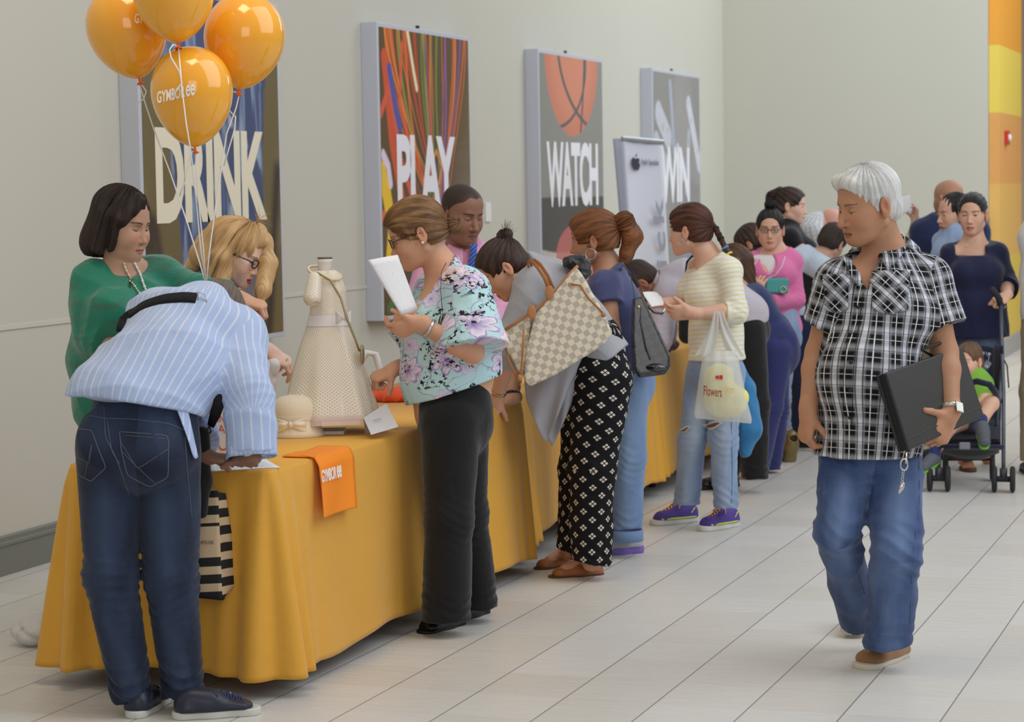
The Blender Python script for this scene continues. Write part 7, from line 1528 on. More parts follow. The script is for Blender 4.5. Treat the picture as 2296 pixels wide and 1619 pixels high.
    # ---- bald man in navy tee, back to us
    D = 14.8; J = joints(D, nk=(2128, 482), ch=(2125, 540), wa=(2125, 620), pe=(2125, 690), sL=(2070, 520), sR=(2190, 520, .05), eL=(2056, 620), wL=(2070, 690, .1), eR=(2204, 620), wR=(2195, 700), hL=(2100, 740), hR=(2150, 740), kL=(2100, 880), kR=(2150, 880), aL=(2100, 1005), aR=(2150, 1005))
    r = make('bald person in a navy tee standing with the back turned behind the navy blouse', J, FV(-.2, 1, 0), (178, 128, 98), (at(2127, 448, D), FV(-.55, .82, -.05), VU, 1.02), (.18, .15, .18, .15, .18, .14, .065),
        top=dict(mat=cloth('navy_tee', (32, 44, 80), .85, .06), ease=.014, sl={'L': ((.08, .072, .05), .8, .01), 'R': ((.08, .072, .05), .8, .01)}, neck=(.0, -.1), wave=(.01, 13, 3)), bottom=dict(stand=1, mat=cloth('khaki', (168, 152, 122)), hip=((.17, .14), (.175, .145)), r=(.1, .08, .065)), hh=.0035, th=.008)
    # ---- woman with dark bob in profile
    D = 14.1; J = joints(D, nk=(2140, 520), ch=(2140, 570), wa=(2140, 640), pe=(2140, 700), sR=(2115, 540, .12), sL=(2168, 540, -.1), eR=(2105, 610), wR=(2110, 660, -.1), eL=(2180, 610), wL=(2170, 670, -.1), hL=(2155, 740), hR=(2125, 740), kL=(2155, 870), kR=(2125, 870), aL=(2155, 975), aR=(2125, 975))
    r = make('smiling person with a dark bob in profile between the navy tee and the navy blouse', J, FV(-.8, -.4, 0), (210, 158, 130), (at(2140, 482, D), FV(-.94, -.3, -.05), VU, 1.0), (.14, .12, .12, .1, .13, .11, .05),
        top=dict(mat=cloth('pale_blue_blouse', (160, 184, 222)), ease=.01, sl={'L': ((.055, .05, .042), 1.6, 0), 'R': ((.055, .05, .042), 1.6, 0)}), bottom=dict(stand=1, mat=cloth('black_trousers', (24, 24, 27)), hip=((.145, .12), (.15, .125)), r=(.085, .065, .055)), hp=dict(smile=1.5, open_=.3), fc=dict(open_=.25, brow=(26, 20, 18), lips=(190, 100, 96)), hh=.003, th=.008)
    p, H_ = r['p'], r['H']; E, T = H_.E, H_.Ct; P = [E((0, -.012, .048), (.086, .1, .09), .02), E((0, -.055, -.03), (.078, .055, .07), .03)]
    for q in (-1, 1): P += [T((q*.072, -.01, .03), (q*.080, -.010, -.075), .026, .018, .03)]
    P += [E((0, .112, -.002), (.062, .062, .076), .010, 's'), CUT(H_.p(0, 0, -.11), -H_.c)]; hair('hair', H_, P, .0032, bk, p, (0, 0, .25), .001, 900, .003)
    # ---- somebody leaving the frame on the right
    D = 13.2; J = joints(D, nk=(2356, 460), ch=(2356, 530), wa=(2356, 620), pe=(2356, 700), sR=(2340, 500, .1), sL=(2412, 500), eR=(2324, 620), wR=(2312, 720), eL=(2410, 620), wL=(2410, 720), hR=(2330, 740), hL=(2380, 740), kR=(2320, 880), kL=(2380, 880), aR=(2318, 1020), aL=(2380, 1020))
    r = make('person in a white shirt and khaki trousers cut off by the right edge', J, FV(0, 1, 0), (120, 82, 64), (at(2366, 415, D), FV(0, 1, 0), VU, 1.0), (.16, .13, .15, .12, .16, .13, .06),
        top=dict(mat=cloth('white_shirt', (226, 226, 226)), ease=.014, sl={'R': ((.085, .08, .05), .55, .01), 'L': ((.085, .08, .05), .55, .01)}), bottom=dict(stand=1, mat=cloth('khaki', (168, 152, 122)), hip=((.16, .13), (.165, .135)), r=(.095, .085, .075), hem=0, hn=-VU), hh=.005, th=.009, hands={'R': (FV(0, .1, -1), FV(1, 0, 0), FV(0, 1, 0), dict(curl=RELAX))}, hdh=.004)
back_people()

# ================================================================ mother, toddler and stroller
def stroller_group():
    D = 13.45; J = joints(D, nk=(2183, 545), ch=(2186, 610), wa=(2186, 690), pe=(2188, 755), sR=(2136, 570), sL=(2232, 572), eR=(2116, 650), wR=(2112, 690, -.35), eL=(2256, 640, .02), wL=(2258, 662, -.25), hR=(2168, 790), hL=(2212, 790), kR=(2170, 920), kL=(2215, 920, .15), aR=(2170, 1030), aL=(2215, 1010, .3))
    nv = cloth('navy_blouse', (28, 32, 66), .75, .1); n = FV(-.2, -1, 0)
    r = make('person in a loose navy square necked blouse pushing the stroller', J, n, (204, 154, 126), (at(2181, 482, D-.02), FV(-.36, -.92, -.06), FV(0, 0, 1), 1.0), (.15, .12, .13, .11, .14, .11, .052),
        top=dict(mat=nv, ease=.016, sl={'R': ((.068, .066, .06), 1.25, .02), 'L': ((.068, .066, .06), 1.35, .02)}, neck=(.0, .35), wave=(.012, 16, 3), name='blouse', add=[EC(J['ch'], J['pe'], (.165, .12), (.185, .14), n, .05)], hem=(J['pe'], -VU),
                 cuts=[BX(at(2180, 556, D-.12), (.072, .10, .030), np.array([VR, VF, VU]), .012, .01)[:-1]+('s',)]),
        bottom=dict(mat=denim('slate_denim', (52, 64, 92)), hip=((.145, .12), (.15, .125)), r=(.088, .068, .06), hem=0, hn=-VU), hp=dict(open_=.55, mouth=.7), fc=dict(open_=.55, brow=(30, 22, 20), lips=(186, 96, 92), mouth=.6, iris=(36, 24, 18), lash=1.3), bust=.06, hh=.0026, th=.006,
        hands={'L': (FV(-.55, -.5, -.25), FV(-.3, .2, -.9), FV(-.6, -.5, .4), dict(fc=[(1.2, 1.3, .6)]*4, thumb=(.5, .8, .4), tcurl=.4)), 'R': (FV(.2, -.9, -.1), FV(0, 0, -1), FV(1, 0, 0), dict(fc=[(1.2, 1.3, .6)]*4))}, hdh=.0028)
    p, H_ = r['p'], r['H']; bk = hair_m('black', (12, 10, 12), (50, 44, 46)); hair('hair', H_, hair_cap(H_, .007, low=-.045), .0028, bk, p, (0, -.1, .02), .001, 1000, .002)
    c = at(2166, 552, D-.16); mb = MB(); mb.sphere(c, (.008, .004, .010), 6); mb.tube([at(2168, 535, D-.1), at(2167, 545, D-.15), c], .0012, 4); mb.tube([at(2192, 535, D-.06), at(2180, 545, D-.13), c], .0012, 4); mb.build('necklace', plain('silver_band', (206, 206, 206)), p, True)
    f = on_floor(2170, 1055); V, Q = nets([C(f+VU*.03, f+VU*.03-VF*.0+FV(0, 1, .2)*.12, .036, .034, .02), C(f+VU*.05+FV(0, 1, 0)*.1, J['aR']+VU*.1, .034, .038, .02)]+[C(f+VU*.026+VR*x, f+VU*.022+VR*x-VF*.03, .010, .009, .004) for x in (-.028, -.012, .004, .018, .030)]+[C(on_floor(2213, 1040)+VU*.03, J['aL']+VU*.1, .034, .036, .02)], .004); me = mesh_from('foot', V, Q); set_attr(me, 'col', np.tile(np.array(lin((196, 140, 112))), (len(V), 1)), True); obj('foot', me, skin_m(), p)
    mb = MB(); mb.lathe([(.0, 0), (.048, 0), (.048, .018), (0, .018)], f+VF*.0, 20, np.array([VR, VF*2.2, VU])); mb.build('sandal', plain('sandal_brown', (92, 52, 36), .6), p, True); mb = MB(); mb.tube([f+VR*-.04+VU*.02, f+VU*.055, f+VR*.04+VU*.02], .007, 6, flat=VU); mb.build('sandal_strap', plain('sandal_brown', (92, 52, 36)), p, True)
    # stroller
    o = thing('stroller', 'navy folding stroller with flower print seat and grey wheels', 'stroller', (12.8, 1.75, 0)); gm = plain('stroller_frame', (92, 98, 110), .35, metal=.5); tyre = plain('tyre_grey', (44, 44, 48), .7); grip = plain('foam_grip', (44, 46, 54), .8); ft = cloth('stroller_navy', (30, 32, 56), .8, .1)
    fL, fR = on_floor(2105, 1102), on_floor(2250, 1104); rL, rR = on_floor(2120, 1078), on_floor(2225, 1078)
    Dw = 12.55; gL, gR = at(2105, 690, 13.05), at(2244, 668, 13.05)
    def tube(name, pts, r=.011, m=gm): mb = MB(); mb.tube(pts, r, 8); return mb.build(name, m, o, True)
    tube('frame_tube', [gR, at(2246, 760, 12.95), at(2250, 880, 12.75), fR+VU*.08]); tube('frame_tube', [gL, at(2110, 780, 12.95), at(2108, 900, 12.75), fL+VU*.08])
    tube('handle_grip', [at(2224, 648, 12.98), at(2238, 666, 13.02), at(2246, 690, 13.05)], .019, grip); tube('handle_grip', [at(2090, 668, 12.98), at(2102, 686, 13.02)], .019, grip)
    tube('rear_tube', [at(2246, 830, 12.85), rR+VU*.07], .009); tube('rear_tube', [at(2110, 830, 12.85), rL+VU*.07], .009); tube('cross_bar', [at(2106, 1006, 12.65), at(2252, 1006, 12.65)], .008); tube('cross_bar', [rL+VU*.12, rR+VU*.12], .007, plain('dark_metal', (70, 70, 72)))
    tube('seat_edge', [at(2106, 1000, 12.55), at(2250, 1002, 12.55)], .012, ft)
    ax = nz(fR-fL)
    for c, nm in ((fR, 'front_wheels'), (fL, 'front_wheels')):
        for s_ in (-.048, .048):
            q = c+ax*s_+VU*.072; mb = MB(); fw_ = np.cross(ax, VU); mb.tube([q+(fw_*math.cos(t)+VU*math.sin(t))*.058 for t in np.linspace(0, 6.2832, 25)[:-1]], .014, 8, closed=True); w_ = mb.build('wheel', tyre, o, True); mb = MB(); mb.tube([q-ax*.010, q+ax*.010], .046, 20); mb.build('hub', plain('hub_grey', (120, 122, 128), .5), w_)
        mb = MB(); mb.tube([c-ax*.045+VU*.072, c+ax*.045+VU*.072], .016, 8); mb.tube([c+VU*.06, c+VU*.13], .020, 10); mb.build('wheel_fork', plain('fork_dark', (60, 62, 68), .5), o, True)
    for c in (rL, rR):
        q = c+VU*.072; fw_ = np.cross(ax, VU); mb = MB(); mb.tube([q+(fw_*math.cos(t)+VU*math.sin(t))*.058 for t in np.linspace(0, 6.2832, 25)[:-1]], .014, 8, closed=True); w_ = mb.build('wheel', tyre, o, True); mb = MB(); mb.tube([q-ax*.010, q+ax*.010], .046, 20); mb.build('hub', plain('hub_grey', (120, 122, 128)), w_)
    # seat sling with print
    def seatf(a, b):                                              # back from the top down, then the seat forward
        u = 2128+(2244-2128)*a; 
        if b < .6: q = b/.6; return at(u, 775+ (930-775)*q+10*(2*a-1)**2*(1-q), 13.16-.10*q-.05*(2*a-1)**2+.04)
        q = (b-.6)/.4; return at(u, 936+60*q, 13.10-.44*q-.03*(2*a-1)**2)
    mb = MB(); mb.grid(seatf, 16, 26); seat = mb.build('seat_fabric', ft, o, True, thick=.012)
    mb = MB(); mb.grid(lambda a, b: at(2110+130*a, 985+30*b+14*math.sin(math.pi*a)*b, 12.6+.25*b), 10, 5); mb.build('basket', cloth('black_canvas', (26, 26, 28)), o, True, thick=.006)
    mb = MB(); mb.grid(lambda a, b: at(2228+20*a, 775+ 100*b+8*math.sin(3*b), 12.98-.10*a), 4, 10); mb.build('side_wing', ft, o, True, thick=.01)
    wt = plain('print_white', (214, 216, 222), .7); r = random.Random(4)
    for (u, v, k) in ((2213, 818, 9),):
        mb = MB()
        for i in range(14): t = i/14*6.28; c = seatf((u-2128)/116, (v-775)/155*.6)-fwv*.012; d = rtv*math.cos(t)+dnv*math.sin(t); mb.tube([c+d*.004, c+d*(.026+.008*r.random())], .0016, 4)
        for i in range(10): a_ = (u-10-2128+r.uniform(-8, 18))/116; c = seatf(a_, (785-775)/155*.6)-fwv*.012; mb.tube([c+dnv*.01*r.random(), c+dnv*.03+rtv*.012*r.uniform(-1, 1)], .0018, 4)
        mb.tube([seatf((u-2128)/116, .17)-fwv*.012, seatf((u+4-2128)/116, .08)-fwv*.012], .0014, 4); mb.tube([seatf((u-8-2128)/116, .07)-fwv*.012, seatf((u-28-2128)/116, .12)-fwv*.012], .0014, 4)
        mb.build('flower_print', wt, seat, True)
    mb = MB(); mb.tube([at(2168, 862, 12.62), at(2190, 855, 12.55), at(2218, 862, 12.55), at(2232, 880, 12.62), at(2240, 900, 12.75)], .018, 8); mb.build('bumper_bar', ft, o, True)
    mb = MB(); mb.tube([at(2250, 805, 12.9), at(2258, 820, 12.9), at(2262, 870, 12.9)], .004, 6, flat=-fwv); mb.build('strap', plain('black_webbing', (26, 26, 30)), o, True)
    mb = MB(); mb.box((-.03, -.006, -.02), (.03, .006, .02), (rtv, fwv, -dnv), at(2163, 1000, 12.5)); mb.build('buckle', plain('buckle_grey', (120, 122, 130), .4), o, bevel=.006)
    # toddler
    D = 12.85; J = joints(D, nk=(2182, 850), ch=(2186, 875), wa=(2184, 910), pe=(2178, 940, .02), sR=(2160, 862, .02), sL=(2206, 862, .02), eR=(2152, 890, -.06), wR=(2160, 912, -.14), eL=(2212, 890, -.05), wL=(2196, 900, -.14), hR=(2164, 945, -.02), hL=(2190, 945, -.02), kR=(2128, 960, -.22), kL=(2222, 905, -.22), aR=(2096, 1015, -.26), aL=(2198, 950, -.30))
    sk = (214, 162, 134); gr = cloth('green_tee', (128, 182, 66), .8, .06)
    r = make('toddler in a green tee sitting in the stroller with one knee raised', J, FV(-.3, -.95, 0), sk, (at(2172, 812, D), FV(-.62, -.76, -.02), FV(0, 0, 1), .84), (.085, .075, .085, .07, .08, .065, .035),
        top=dict(mat=gr, ease=.008, sl={'R': ((.042, .042, .03), .8, .004), 'L': ((.042, .042, .03), .8, .004)}, h=.004), bottom=dict(mat=cloth('grey_shorts', (84, 88, 104)), hip=((.09, .08), (.09, .08)), r=(.052, .046, .04), hem=-.30, rise=.03, h=.004, cuts=[]), hp=dict(open_=.6, nose=.75, full=.008), fc=dict(open_=.6, brow=(120, 84, 56), brow_w=.7, lips=(206, 120, 112), iris=(46, 32, 24)), m=.62, neck=(.036, .035), hh=.0026,
        hands={'R': (FV(.2, -.6, .1), FV(0, .3, -1), FV(1, 0, 0), dict(curl=HOLD, sc=.6)), 'L': (FV(-.7, -.4, .1), FV(0, .3, -1), FV(0, .3, 1), dict(curl=HOLD, sc=.6))}, hdh=.0025, th=.004)
    p, H_ = r['p'], r['H']; bh = hair_m('mid_brown', (84, 60, 44), (150, 118, 88)); hair('hair', H_, hair_cap(H_, .009, low=-.045, faceh=.075), .0026, hair_m('toddler_brown', (76, 54, 40), (142, 110, 82), .5, 400, .3, .7), p, (0, 0, .2), .001, 800, .002)
    V, Q = nets([C(J['hL'], J['kL'], .048, .042, .02), C(J['kL'], J['aL'], .042, .028, .02), C(J['hR'], J['kR'], .048, .040, .02), C(J['kR'], J['aR'], .040, .027, .02)], .004); me = mesh_from('legs', V, Q); set_attr(me, 'col', np.tile(np.array(lin(soft(sk))), (len(V), 1)), True); obj('bare_legs', me, skin_m(), p)
    sock = cloth('blue_sock', (50, 64, 120), .9); gs = plain('grey_sneaker', (92, 96, 104), .7); gsole = plain('lime_sole', (112, 190, 50), .5)
    for a_, b_ in ((J['aL'], FV(.3, 0, 1)), (J['aR'], FV(.2, 0, 1))): V, Q = nets([C(a_-b_*.02, a_+b_*.025, .031, .033, .01)], .004); obj('sock', mesh_from('sock', V, Q), sock, p)
    a = at(2192, 940, D-.28); b = at(2192, 985, D-.36); dd = FV(.05, -.55, -.85); shoe(p, at(2198, 952, D-.28), at(2198, 952, D-.28)+dd*.145, gs, gsole, .032, .042, .014, name='sneaker', up=FV(0, .85, -.45)*-1)
    a = at(2104, 1030, D-.24); shoe(p, a+VU*-.015, a+VU*-.015+nz(FV(-.75, -.6, -.35))*.15, gs, gsole, .031, .040, .014, name='sneaker', up=FV(-.2, -.2, 1))
stroller_group()
# ================================================================ things on and around the nearest table
def balloons():
    DB = 8.15; tie = at(462, 640, 8.16); om = NT('balloon_latex', .14, .5); om.color(lin((252, 178, 50))); om.b.inputs['Coat Weight'].default_value = .6; om.b.inputs['Coat Roughness'].default_value = .04; om.b.inputs['Subsurface Weight'].default_value = .35; om.b.inputs['Subsurface Radius'].default_value = (.05, .02, .005)
    om.b.inputs['Transmission Weight'].default_value = .0; orange = om.m; knot = plain('balloon_knot', (246, 110, 30), .35); rib = plain('white_ribbon', (238, 236, 230), .35)
    spec = [((283, 60), (312, 176), 90, .05, 'left balloon of the four, orange, half hidden logo', -12), ((388, -22), (399, 96), 92, -.17, 'topmost orange balloon, cut by the top edge of the picture', 0), ((548, 82), (536, 200), 91, .08, 'right hand balloon of the four, plain orange with window highlights', 6), ((430, 202), (437, 330), 92, -.11, 'lowest orange balloon with the white shop name across it', 0)]
    paths = [[(312, 184), (325, 230), (345, 290), (382, 388), (420, 500), (448, 590)], [(400, 104), (404, 150), (408, 200), (418, 280), (428, 340), (440, 450), (450, 560)], [(537, 208), (530, 240), (508, 300), (496, 380), (484, 460), (470, 560)], [(438, 338), (442, 400), (448, 480), (456, 560)]]
    for k, ((u, v), (bu, bv), R, dd, lab, tl) in enumerate(spec):
        D = DB+dd; c = at(u, v, D); bt = at(bu, bv, D); ax = nz(c-bt); L = np.linalg.norm(c-bt); r = R*D/FPX; o = thing('balloon', lab, 'balloon', tuple(c), 'orange balloons on ribbons')
        a = nz(np.cross(ax, VF)); b_ = np.cross(ax, a); prof = []
        for i in range(33):
            t = math.pi*i/32; z = -math.cos(t); rr = math.sin(t)**.92; rr *= 1-.0*z
            if z < 0: zz = -L*((-z)**1.06); rr = math.sin(t)**(1.22)
            else: zz = z*r*1.06
            prof.append((max(rr*r, .0015), zz))
        mb = MB(); mb.lathe(prof, c, 48, np.array([a, b_, ax])); body_ = mb.build('balloon_body', orange, o, True)
        mb = MB(); mb.lathe([(.003, .0), (.006, -.006), (.004, -.010), (.013, -.018), (.014, -.021), (.003, -.018)], bt, 14, np.array([a, b_, ax])); mb.build('knot', knot, o, True)
        pts = [at(x, y, (7.86 if k == 1 and 0 < i < 5 else D+(8.16-D)*i/len(paths[k]))) for i, (x, y) in enumerate(paths[k])]+[tie]; mb = MB(); mb.tube(pts, .0026, 6, flat=-fwv+rtv*.4); mb.build('ribbon', rib, o, True)
        rr_ = random.Random(k); s0 = bt-ax*.012; mb = MB(); pts = [s0]
        curls = [[(328, 205), (322, 222), (308, 232), (306, 262)], [(388, 100), (380, 112), (384, 130), (402, 160), (408, 185), (398, 200), (384, 220)], [(520, 205), (500, 222), (510, 244), (528, 262), (526, 290), (514, 330), (502, 372)], [(432, 340), (424, 360), (418, 400), (402, 440)]][k]
        mb.tube([s0]+[at(x, y, 7.86 if k == 1 else D-.01) for x, y in curls], .0026, 6, flat=-fwv+rtv*.3); mb.build('curled_ribbon', rib, o, True)
        if k in (0, 3):
            txt, u0, v0, w_, h_ = ('GYMBORee', 352, 232, .132, .040) if k == 3 else ('GY', 302, 52, .030, .034)
            o_ = at(u0, v0, D-r*1.1); ex_ = nz(rtv-dnv*.22); mb = logo_mb(w_, h_, o_, ex_, nz(-dnv), -fwv) if k == 3 else text_mb(txt, w_, h_, o_, nz(rtv+dnv*.05), nz(-dnv), -fwv, .001, bold=.02)
            # wrap the letters onto the balloon
            q = np.array(mb.v); out = []
            for p_ in q:
                d = p_-C0; d /= np.linalg.norm(d); oc = C0-c; y_ = ax; # ellipsoid axis scale: stretch along axis
                lo_, hi_ = 0.0, D; 
                def inside(P):
                    w = P-c; z = w@ax; rad = np.linalg.norm(w-ax*z); zn = z/(r*1.06) if z > 0 else -min(1, (-z/L))**(1/1.06); zn = max(-1, min(1, zn)); return rad < r*(math.sqrt(max(0, 1-zn*zn))**(.92 if z > 0 else 1.22))
                t0, t1 = D*.9, D*1.0
                for _ in range(18):
                    tm = (t0+t1)/2
                    if inside(C0+d*tm): t1 = tm
                    else: t0 = tm
                out.append(C0+d*(t0-.0012-.0006*(p_-o_)@-fwv/.001))
            mb.v = [tuple(x) for x in out]; mb.build('logo_lettering', plain('logo_white', (250, 240, 232), .4), body_)
    o = thing('ribbon_bundle', 'white balloon ribbons gathered in the green blouse person\'s hand, ends dangling', 'ribbon', tuple(at(470, 655, 8.0)))
    for q in ([(462, 640), (500, 668), (548, 690), (575, 730), (592, 752)], [(462, 642), (510, 670), (560, 700), (570, 720)]):
        mb = MB(); mb.tube([at(x, y, 8.14-.02*i/4) for i, (x, y) in enumerate(q)], .0026, 6, flat=-fwv); mb.build('ribbon', plain('peach_ribbon', (240, 206, 184), .35), o, True)
balloons()
def table_things():
    # cloche hat with bow
    hc = on_floor(672, 978, TZ)+np.array([0, .02, 0]); hc[2] = TZ+.002; o = thing('cloche_hat', 'cream felt cloche hat with a satin bow on the table', 'hat', tuple(hc)); felt = cloth('cream_felt', (240, 226, 200), .9, .04, 500, .4, .1); R = .112
    prof = [(R*.98, 0), (R*1.02, .002), (R*.96, .018), (R*.86, .045), (R*.80, .062), (R*.80, .075), (R*.80, .095), (R*.76, .115), (R*.64, .136), (R*.46, .148), (R*.22, .154), (0.001, .155)]
    mb = MB(); mb.lathe(prof, hc, 48); mb.build('crown_and_brim', felt, o, True)
    mb = MB(); mb.lathe([(R*.815, .062), (R*.82, .066), (R*.815, .082), (R*.81, .084)], hc, 48); mb.build('hat_band', felt, o, True)
    sat = plain('cream_satin', (242, 230, 204), .35, .5, sheen=.4); bc = hc+VU*.052-VF*(R*.86+.006)+VR*-.006
    for s_ in (-1, 1):
        def bw(a, b, s_=s_): x = s_*(.006+.050*a); y = (2*b-1)*(.008+.020*a**.7)-.006*a; return bc+VR*x+VU*y-VF*(.010*math.sin(math.pi*a)*(1-abs(2*b-1)**2)+.004*math.sin(b*14)*a)+VF*(x*x/(2*R))*1.1
        mb = MB(); mb.grid(bw, 12, 12); mb.build('bow_loop', sat, o, True, thick=.004)
    mb = MB(); mb.sphere(bc-VF*.006, (.009, .008, .013), 8, np.array([VR, VF, VU])); mb.build('bow_knot', sat, o, True)
    # child's dress on a torso stand
    c0 = on_floor(748, 972, TZ); c0[1] += .06; D_ = float((c0-C0)@fwv); base = np.array([c0[0], c0[1], TZ]); o = thing('dress_form', 'small white dress form wearing a cream party dress with a sash, on the table', 'mannequin', tuple(base))
    wh = plain('form_white', (232, 226, 220), .4); px = D_/FPX
    def hp(u, v): q = at(u, v, D_); return q
    mb = MB(); mb.box((-.105, -.07, 0), (.10, .07, .014), (VR, VF, VU), base); mb.build('stand_base', wh, o, bevel=.003); mb = MB(); mb.tube([base, base+VU*.25], .010, 10); mb.build('stand_pole', plain('rail', (176, 180, 184)), o, True)
    nk = hp(729, 600); mb = MB(); mb.lathe([(.028, .0), (.027, .03), (.028, .05), (.030, .062), (.024, .064), (0.001, .064)], nk-VU*.03, 24); mb.build('neck', wh, o, True); mb = MB(); mb.lathe([(.029, 0), (.029, .006), (.0, .006)], nk+VU*.034, 24); mb.build('neck_cap', plain('cap_bronze', (110, 96, 86), .4), o, True)
    t = NT('brocade', .45, .5); cl = t.coord('attr', (1, 1, 1), rot=(0, 0, .785)); x, y, z = t.sep(cl); per = .0085; fx = t.math('SUBTRACT', t.math('FRACT', t.math('DIVIDE', x, per)), .5); fy = t.math('SUBTRACT', t.math('FRACT', t.math('DIVIDE', y, per)), .5)
    m = t.ramp(t.math('SQRT', t.math('ADD', t.math('MULTIPLY', fx, fx), t.math('MULTIPLY', fy, fy))), [(.22, 1.0), (.30, 0.0)]); t.color(t.mix(m, lin((242, 234, 220)), lin((216, 200, 184)))); t.l(t.math('MULTIPLY_ADD', m, -.38, .55), t.b.inputs['Roughness']); t.l(t.math('MULTIPLY', m, .25), t.b.inputs['Metallic']); t.bump(m, .5, .0012); bro = t.m
    # dress outline: (v, left u, right u)
    out = [(606, 700, 752), (622, 690, 766), (650, 692, 776), (680, 696, 778), (706, 694, 780), (722, 690, 782), (740, 684, 786), (780, 670, 800), (830, 655, 818), (880, 644, 832), (915, 636, 842), (946, 634, 848)]
    def ol(v):
        for (v0, a, b), (v1, c, d) in zip(out[:-1], out[1:]):
            if v <= v1: q = max(0, (v-v0)/(v1-v0)); return a+(c-a)*q, b+(d-b)*q
        return out[-1][1:]
    def dress(a, b, v0=606, v1=938, g=0.0):
        v = v0+(v1-v0)*b; l, r_ = ol(v); th = 2*math.pi*a; w = (r_-l)/2*px+g; sk = max(0, (v-735)/210); pleat = 1+.05*sk*math.sin(7*th+1)+.03*sk*math.sin(13*th)
        dip = 10*sk*(-math.sin(th)*.5+.0); c = at((l+r_)/2, v-dip, D_); return c+VR*w*math.cos(th)*pleat+VF*(w*(.62+.28*sk))*math.sin(th)*pleat
    mb = MB(); mb.grid(lambda a, b: dress(a, b), 72, 60); mb.build('dress', bro, o, True, cl=lambda V: np.stack([np.arctan2((V-at(738, 800, D_))@VF, (V-at(738, 800, D_))@VR)*.10, (V-at(738, 800, D_))@VU, V[:, 0]*0], 1))
    mb = MB(); mb.grid(lambda a, b: dress(a, b, 928, 950, .006), 72, 4); mb.build('net_petticoat', plain('net_pink', (232, 214, 210), .7, alpha=.7), o, True)
    mb = MB(); mb.grid(lambda a, b: dress(a, b, 706, 730, .003), 60, 4); sash = mb.build('sash', plain('white_satin', (238, 236, 238), .3), o, True)
    bc = at(770, 712, D_-.07)
    for s_ in (-1, 1):
        mb = MB(); mb.grid(lambda a, b, s_=s_: bc+nz(VR+VF*-.6)*s_*(.004+.030*a)+VU*(2*b-1)*(.010+.016*a)-VF*.008*math.sin(math.pi*a), 8, 6); mb.build('bow_loop', plain('white_satin', (238, 236, 238)), sash, True, thick=.004)
    mb = MB(); mb.sphere(bc-VF*.004, .009, 8); mb.build('bow_knot', plain('white_satin', (238, 236, 238)), sash, True)
    P = [C(at(706, 626, D_-.05), at(700, 668, D_-.075), .028, .034, .02), CUT(at(700, 688, D_-.07), FV(-.2, -.1, -1)), EL(at(706, 692, D_-.085), (.022, .022, .030), None, .004, 's')]; solid('cap_sleeve', P, .0035, bro, o, bones=[(at(706, 620, D_-.05), at(700, 690, D_-.075), -VF, .035, 0)])
    pl = plain('pearl_cream', (236, 220, 184), .2, .6); mb = MB()
    for i in range(34):
        t_ = i/34*6.2832; mb.sphere(at(728, 612, D_)+VR*.062*math.cos(t_)+VF*.056*math.sin(t_)+VU*(-.018*math.cos(t_)+.018*math.sin(t_)), .0062, 5)
    mb.build('bead_necklace', pl, o, True)
    gb = thing('gold_purse', 'small gold purse on a thin strap slung over the dress form', 'handbag', tuple(at(816, 800, D_-.05))); gl = plain('pale_gold_leather', (168, 156, 116), .3, .5, metal=.5)
    mb = MB(); mb.tube([at(692, 640, D_-.06), at(694, 622, D_-.055), at(712, 612, D_-.06), at(740, 628, D_-.085), at(764, 668, D_-.10), at(780, 720, D_-.10), at(796, 760, D_-.09), at(806, 788, D_-.07)], .0042, 6, flat=-fwv); mb.build('strap', gl, gb, True)
    mb = MB(); mb.sphere(at(812, 795, D_-.05), (.010, .030, .040), 12, np.array([nz(rtv-dnv*-.2), fwv, -dnv])); mb.build('purse_body', gl, gb, True)
    # tent card, orange scarf, chair, shopping bags
    q = [at(815, 937, 8.70), at(866, 905, 8.75), at(893, 957, 8.62), at(832, 975, 8.55)]
    tcd = thing('tent_card', 'folded white name card beside the dress form', 'sign', tuple(sum(q)/4)); mb = MB(); mb.add(q, [(0, 1, 2, 3)]); back = [q[0], q[1], q[1]+VF*.10-VU*.085, q[0]+VF*.10-VU*.085]; mb.add(back, [(0, 1, 2, 3)]); mb.build('card', plain('card_white', (214, 214, 222), .6), tcd, thick=.0015)
    ex = nz(q[1]-q[0]); ey = nz(q[0]-q[3]); mb = text_mb('PHAXELL', .036, .010, q[3]*.45+q[2]*.0+q[0]*.25+q[1]*.30-fwv*.002, nz((q[2]-q[3])), nz(q[0]-q[3]), -fwv, .0006); mb.build('lettering', plain('print_dark', (70, 70, 76), .6), tcd)
    sc = on_floor(885, 900, TZ); V, Q = nets([EL(sc+np.array([.0, .02, .025]), (.085, .10, .035), None, .03), EL(sc+np.array([.10, .03, .022]), (.10, .07, .03), None, .03), EL(sc+np.array([.02, .10, .035]), (.07, .07, .035), None, .03), NZ(waves(.022, 34, 9)), CUT((0, 0, TZ+.003), -VU)], .004); tag(obj('folded_scarf', mesh_from('folded_scarf', V, Q), cloth('orange_red_cloth', (232, 88, 40), .7, .1, 400, .2, .8)), 'crumpled orange red cloth on the table beside the floral blouse', 'cloth')
    ch = thing('chair', 'white plastic chair behind the table, only its curved back showing', 'chair', (9.3, 4.75, 0)); cm = plain('white_plastic', (222, 224, 228), .4); Dc = 10.15
    mb = MB(); mb.tube([at(806, 860, Dc), at(808, 815, Dc), at(822, 790, Dc), at(842, 795, Dc), at(852, 830, Dc), at(856, 900, Dc)], .016, 8, flat=None); mb.build('backrest', cm, ch, True)
    b0 = at(830, 950, Dc); mb = MB(); mb.box((-.2, -.2, -.02), (.2, .2, .02), (VR, VF, VU), np.array([b0[0], b0[1], .45])); mb.build('seat', cm, ch, bevel=.01)
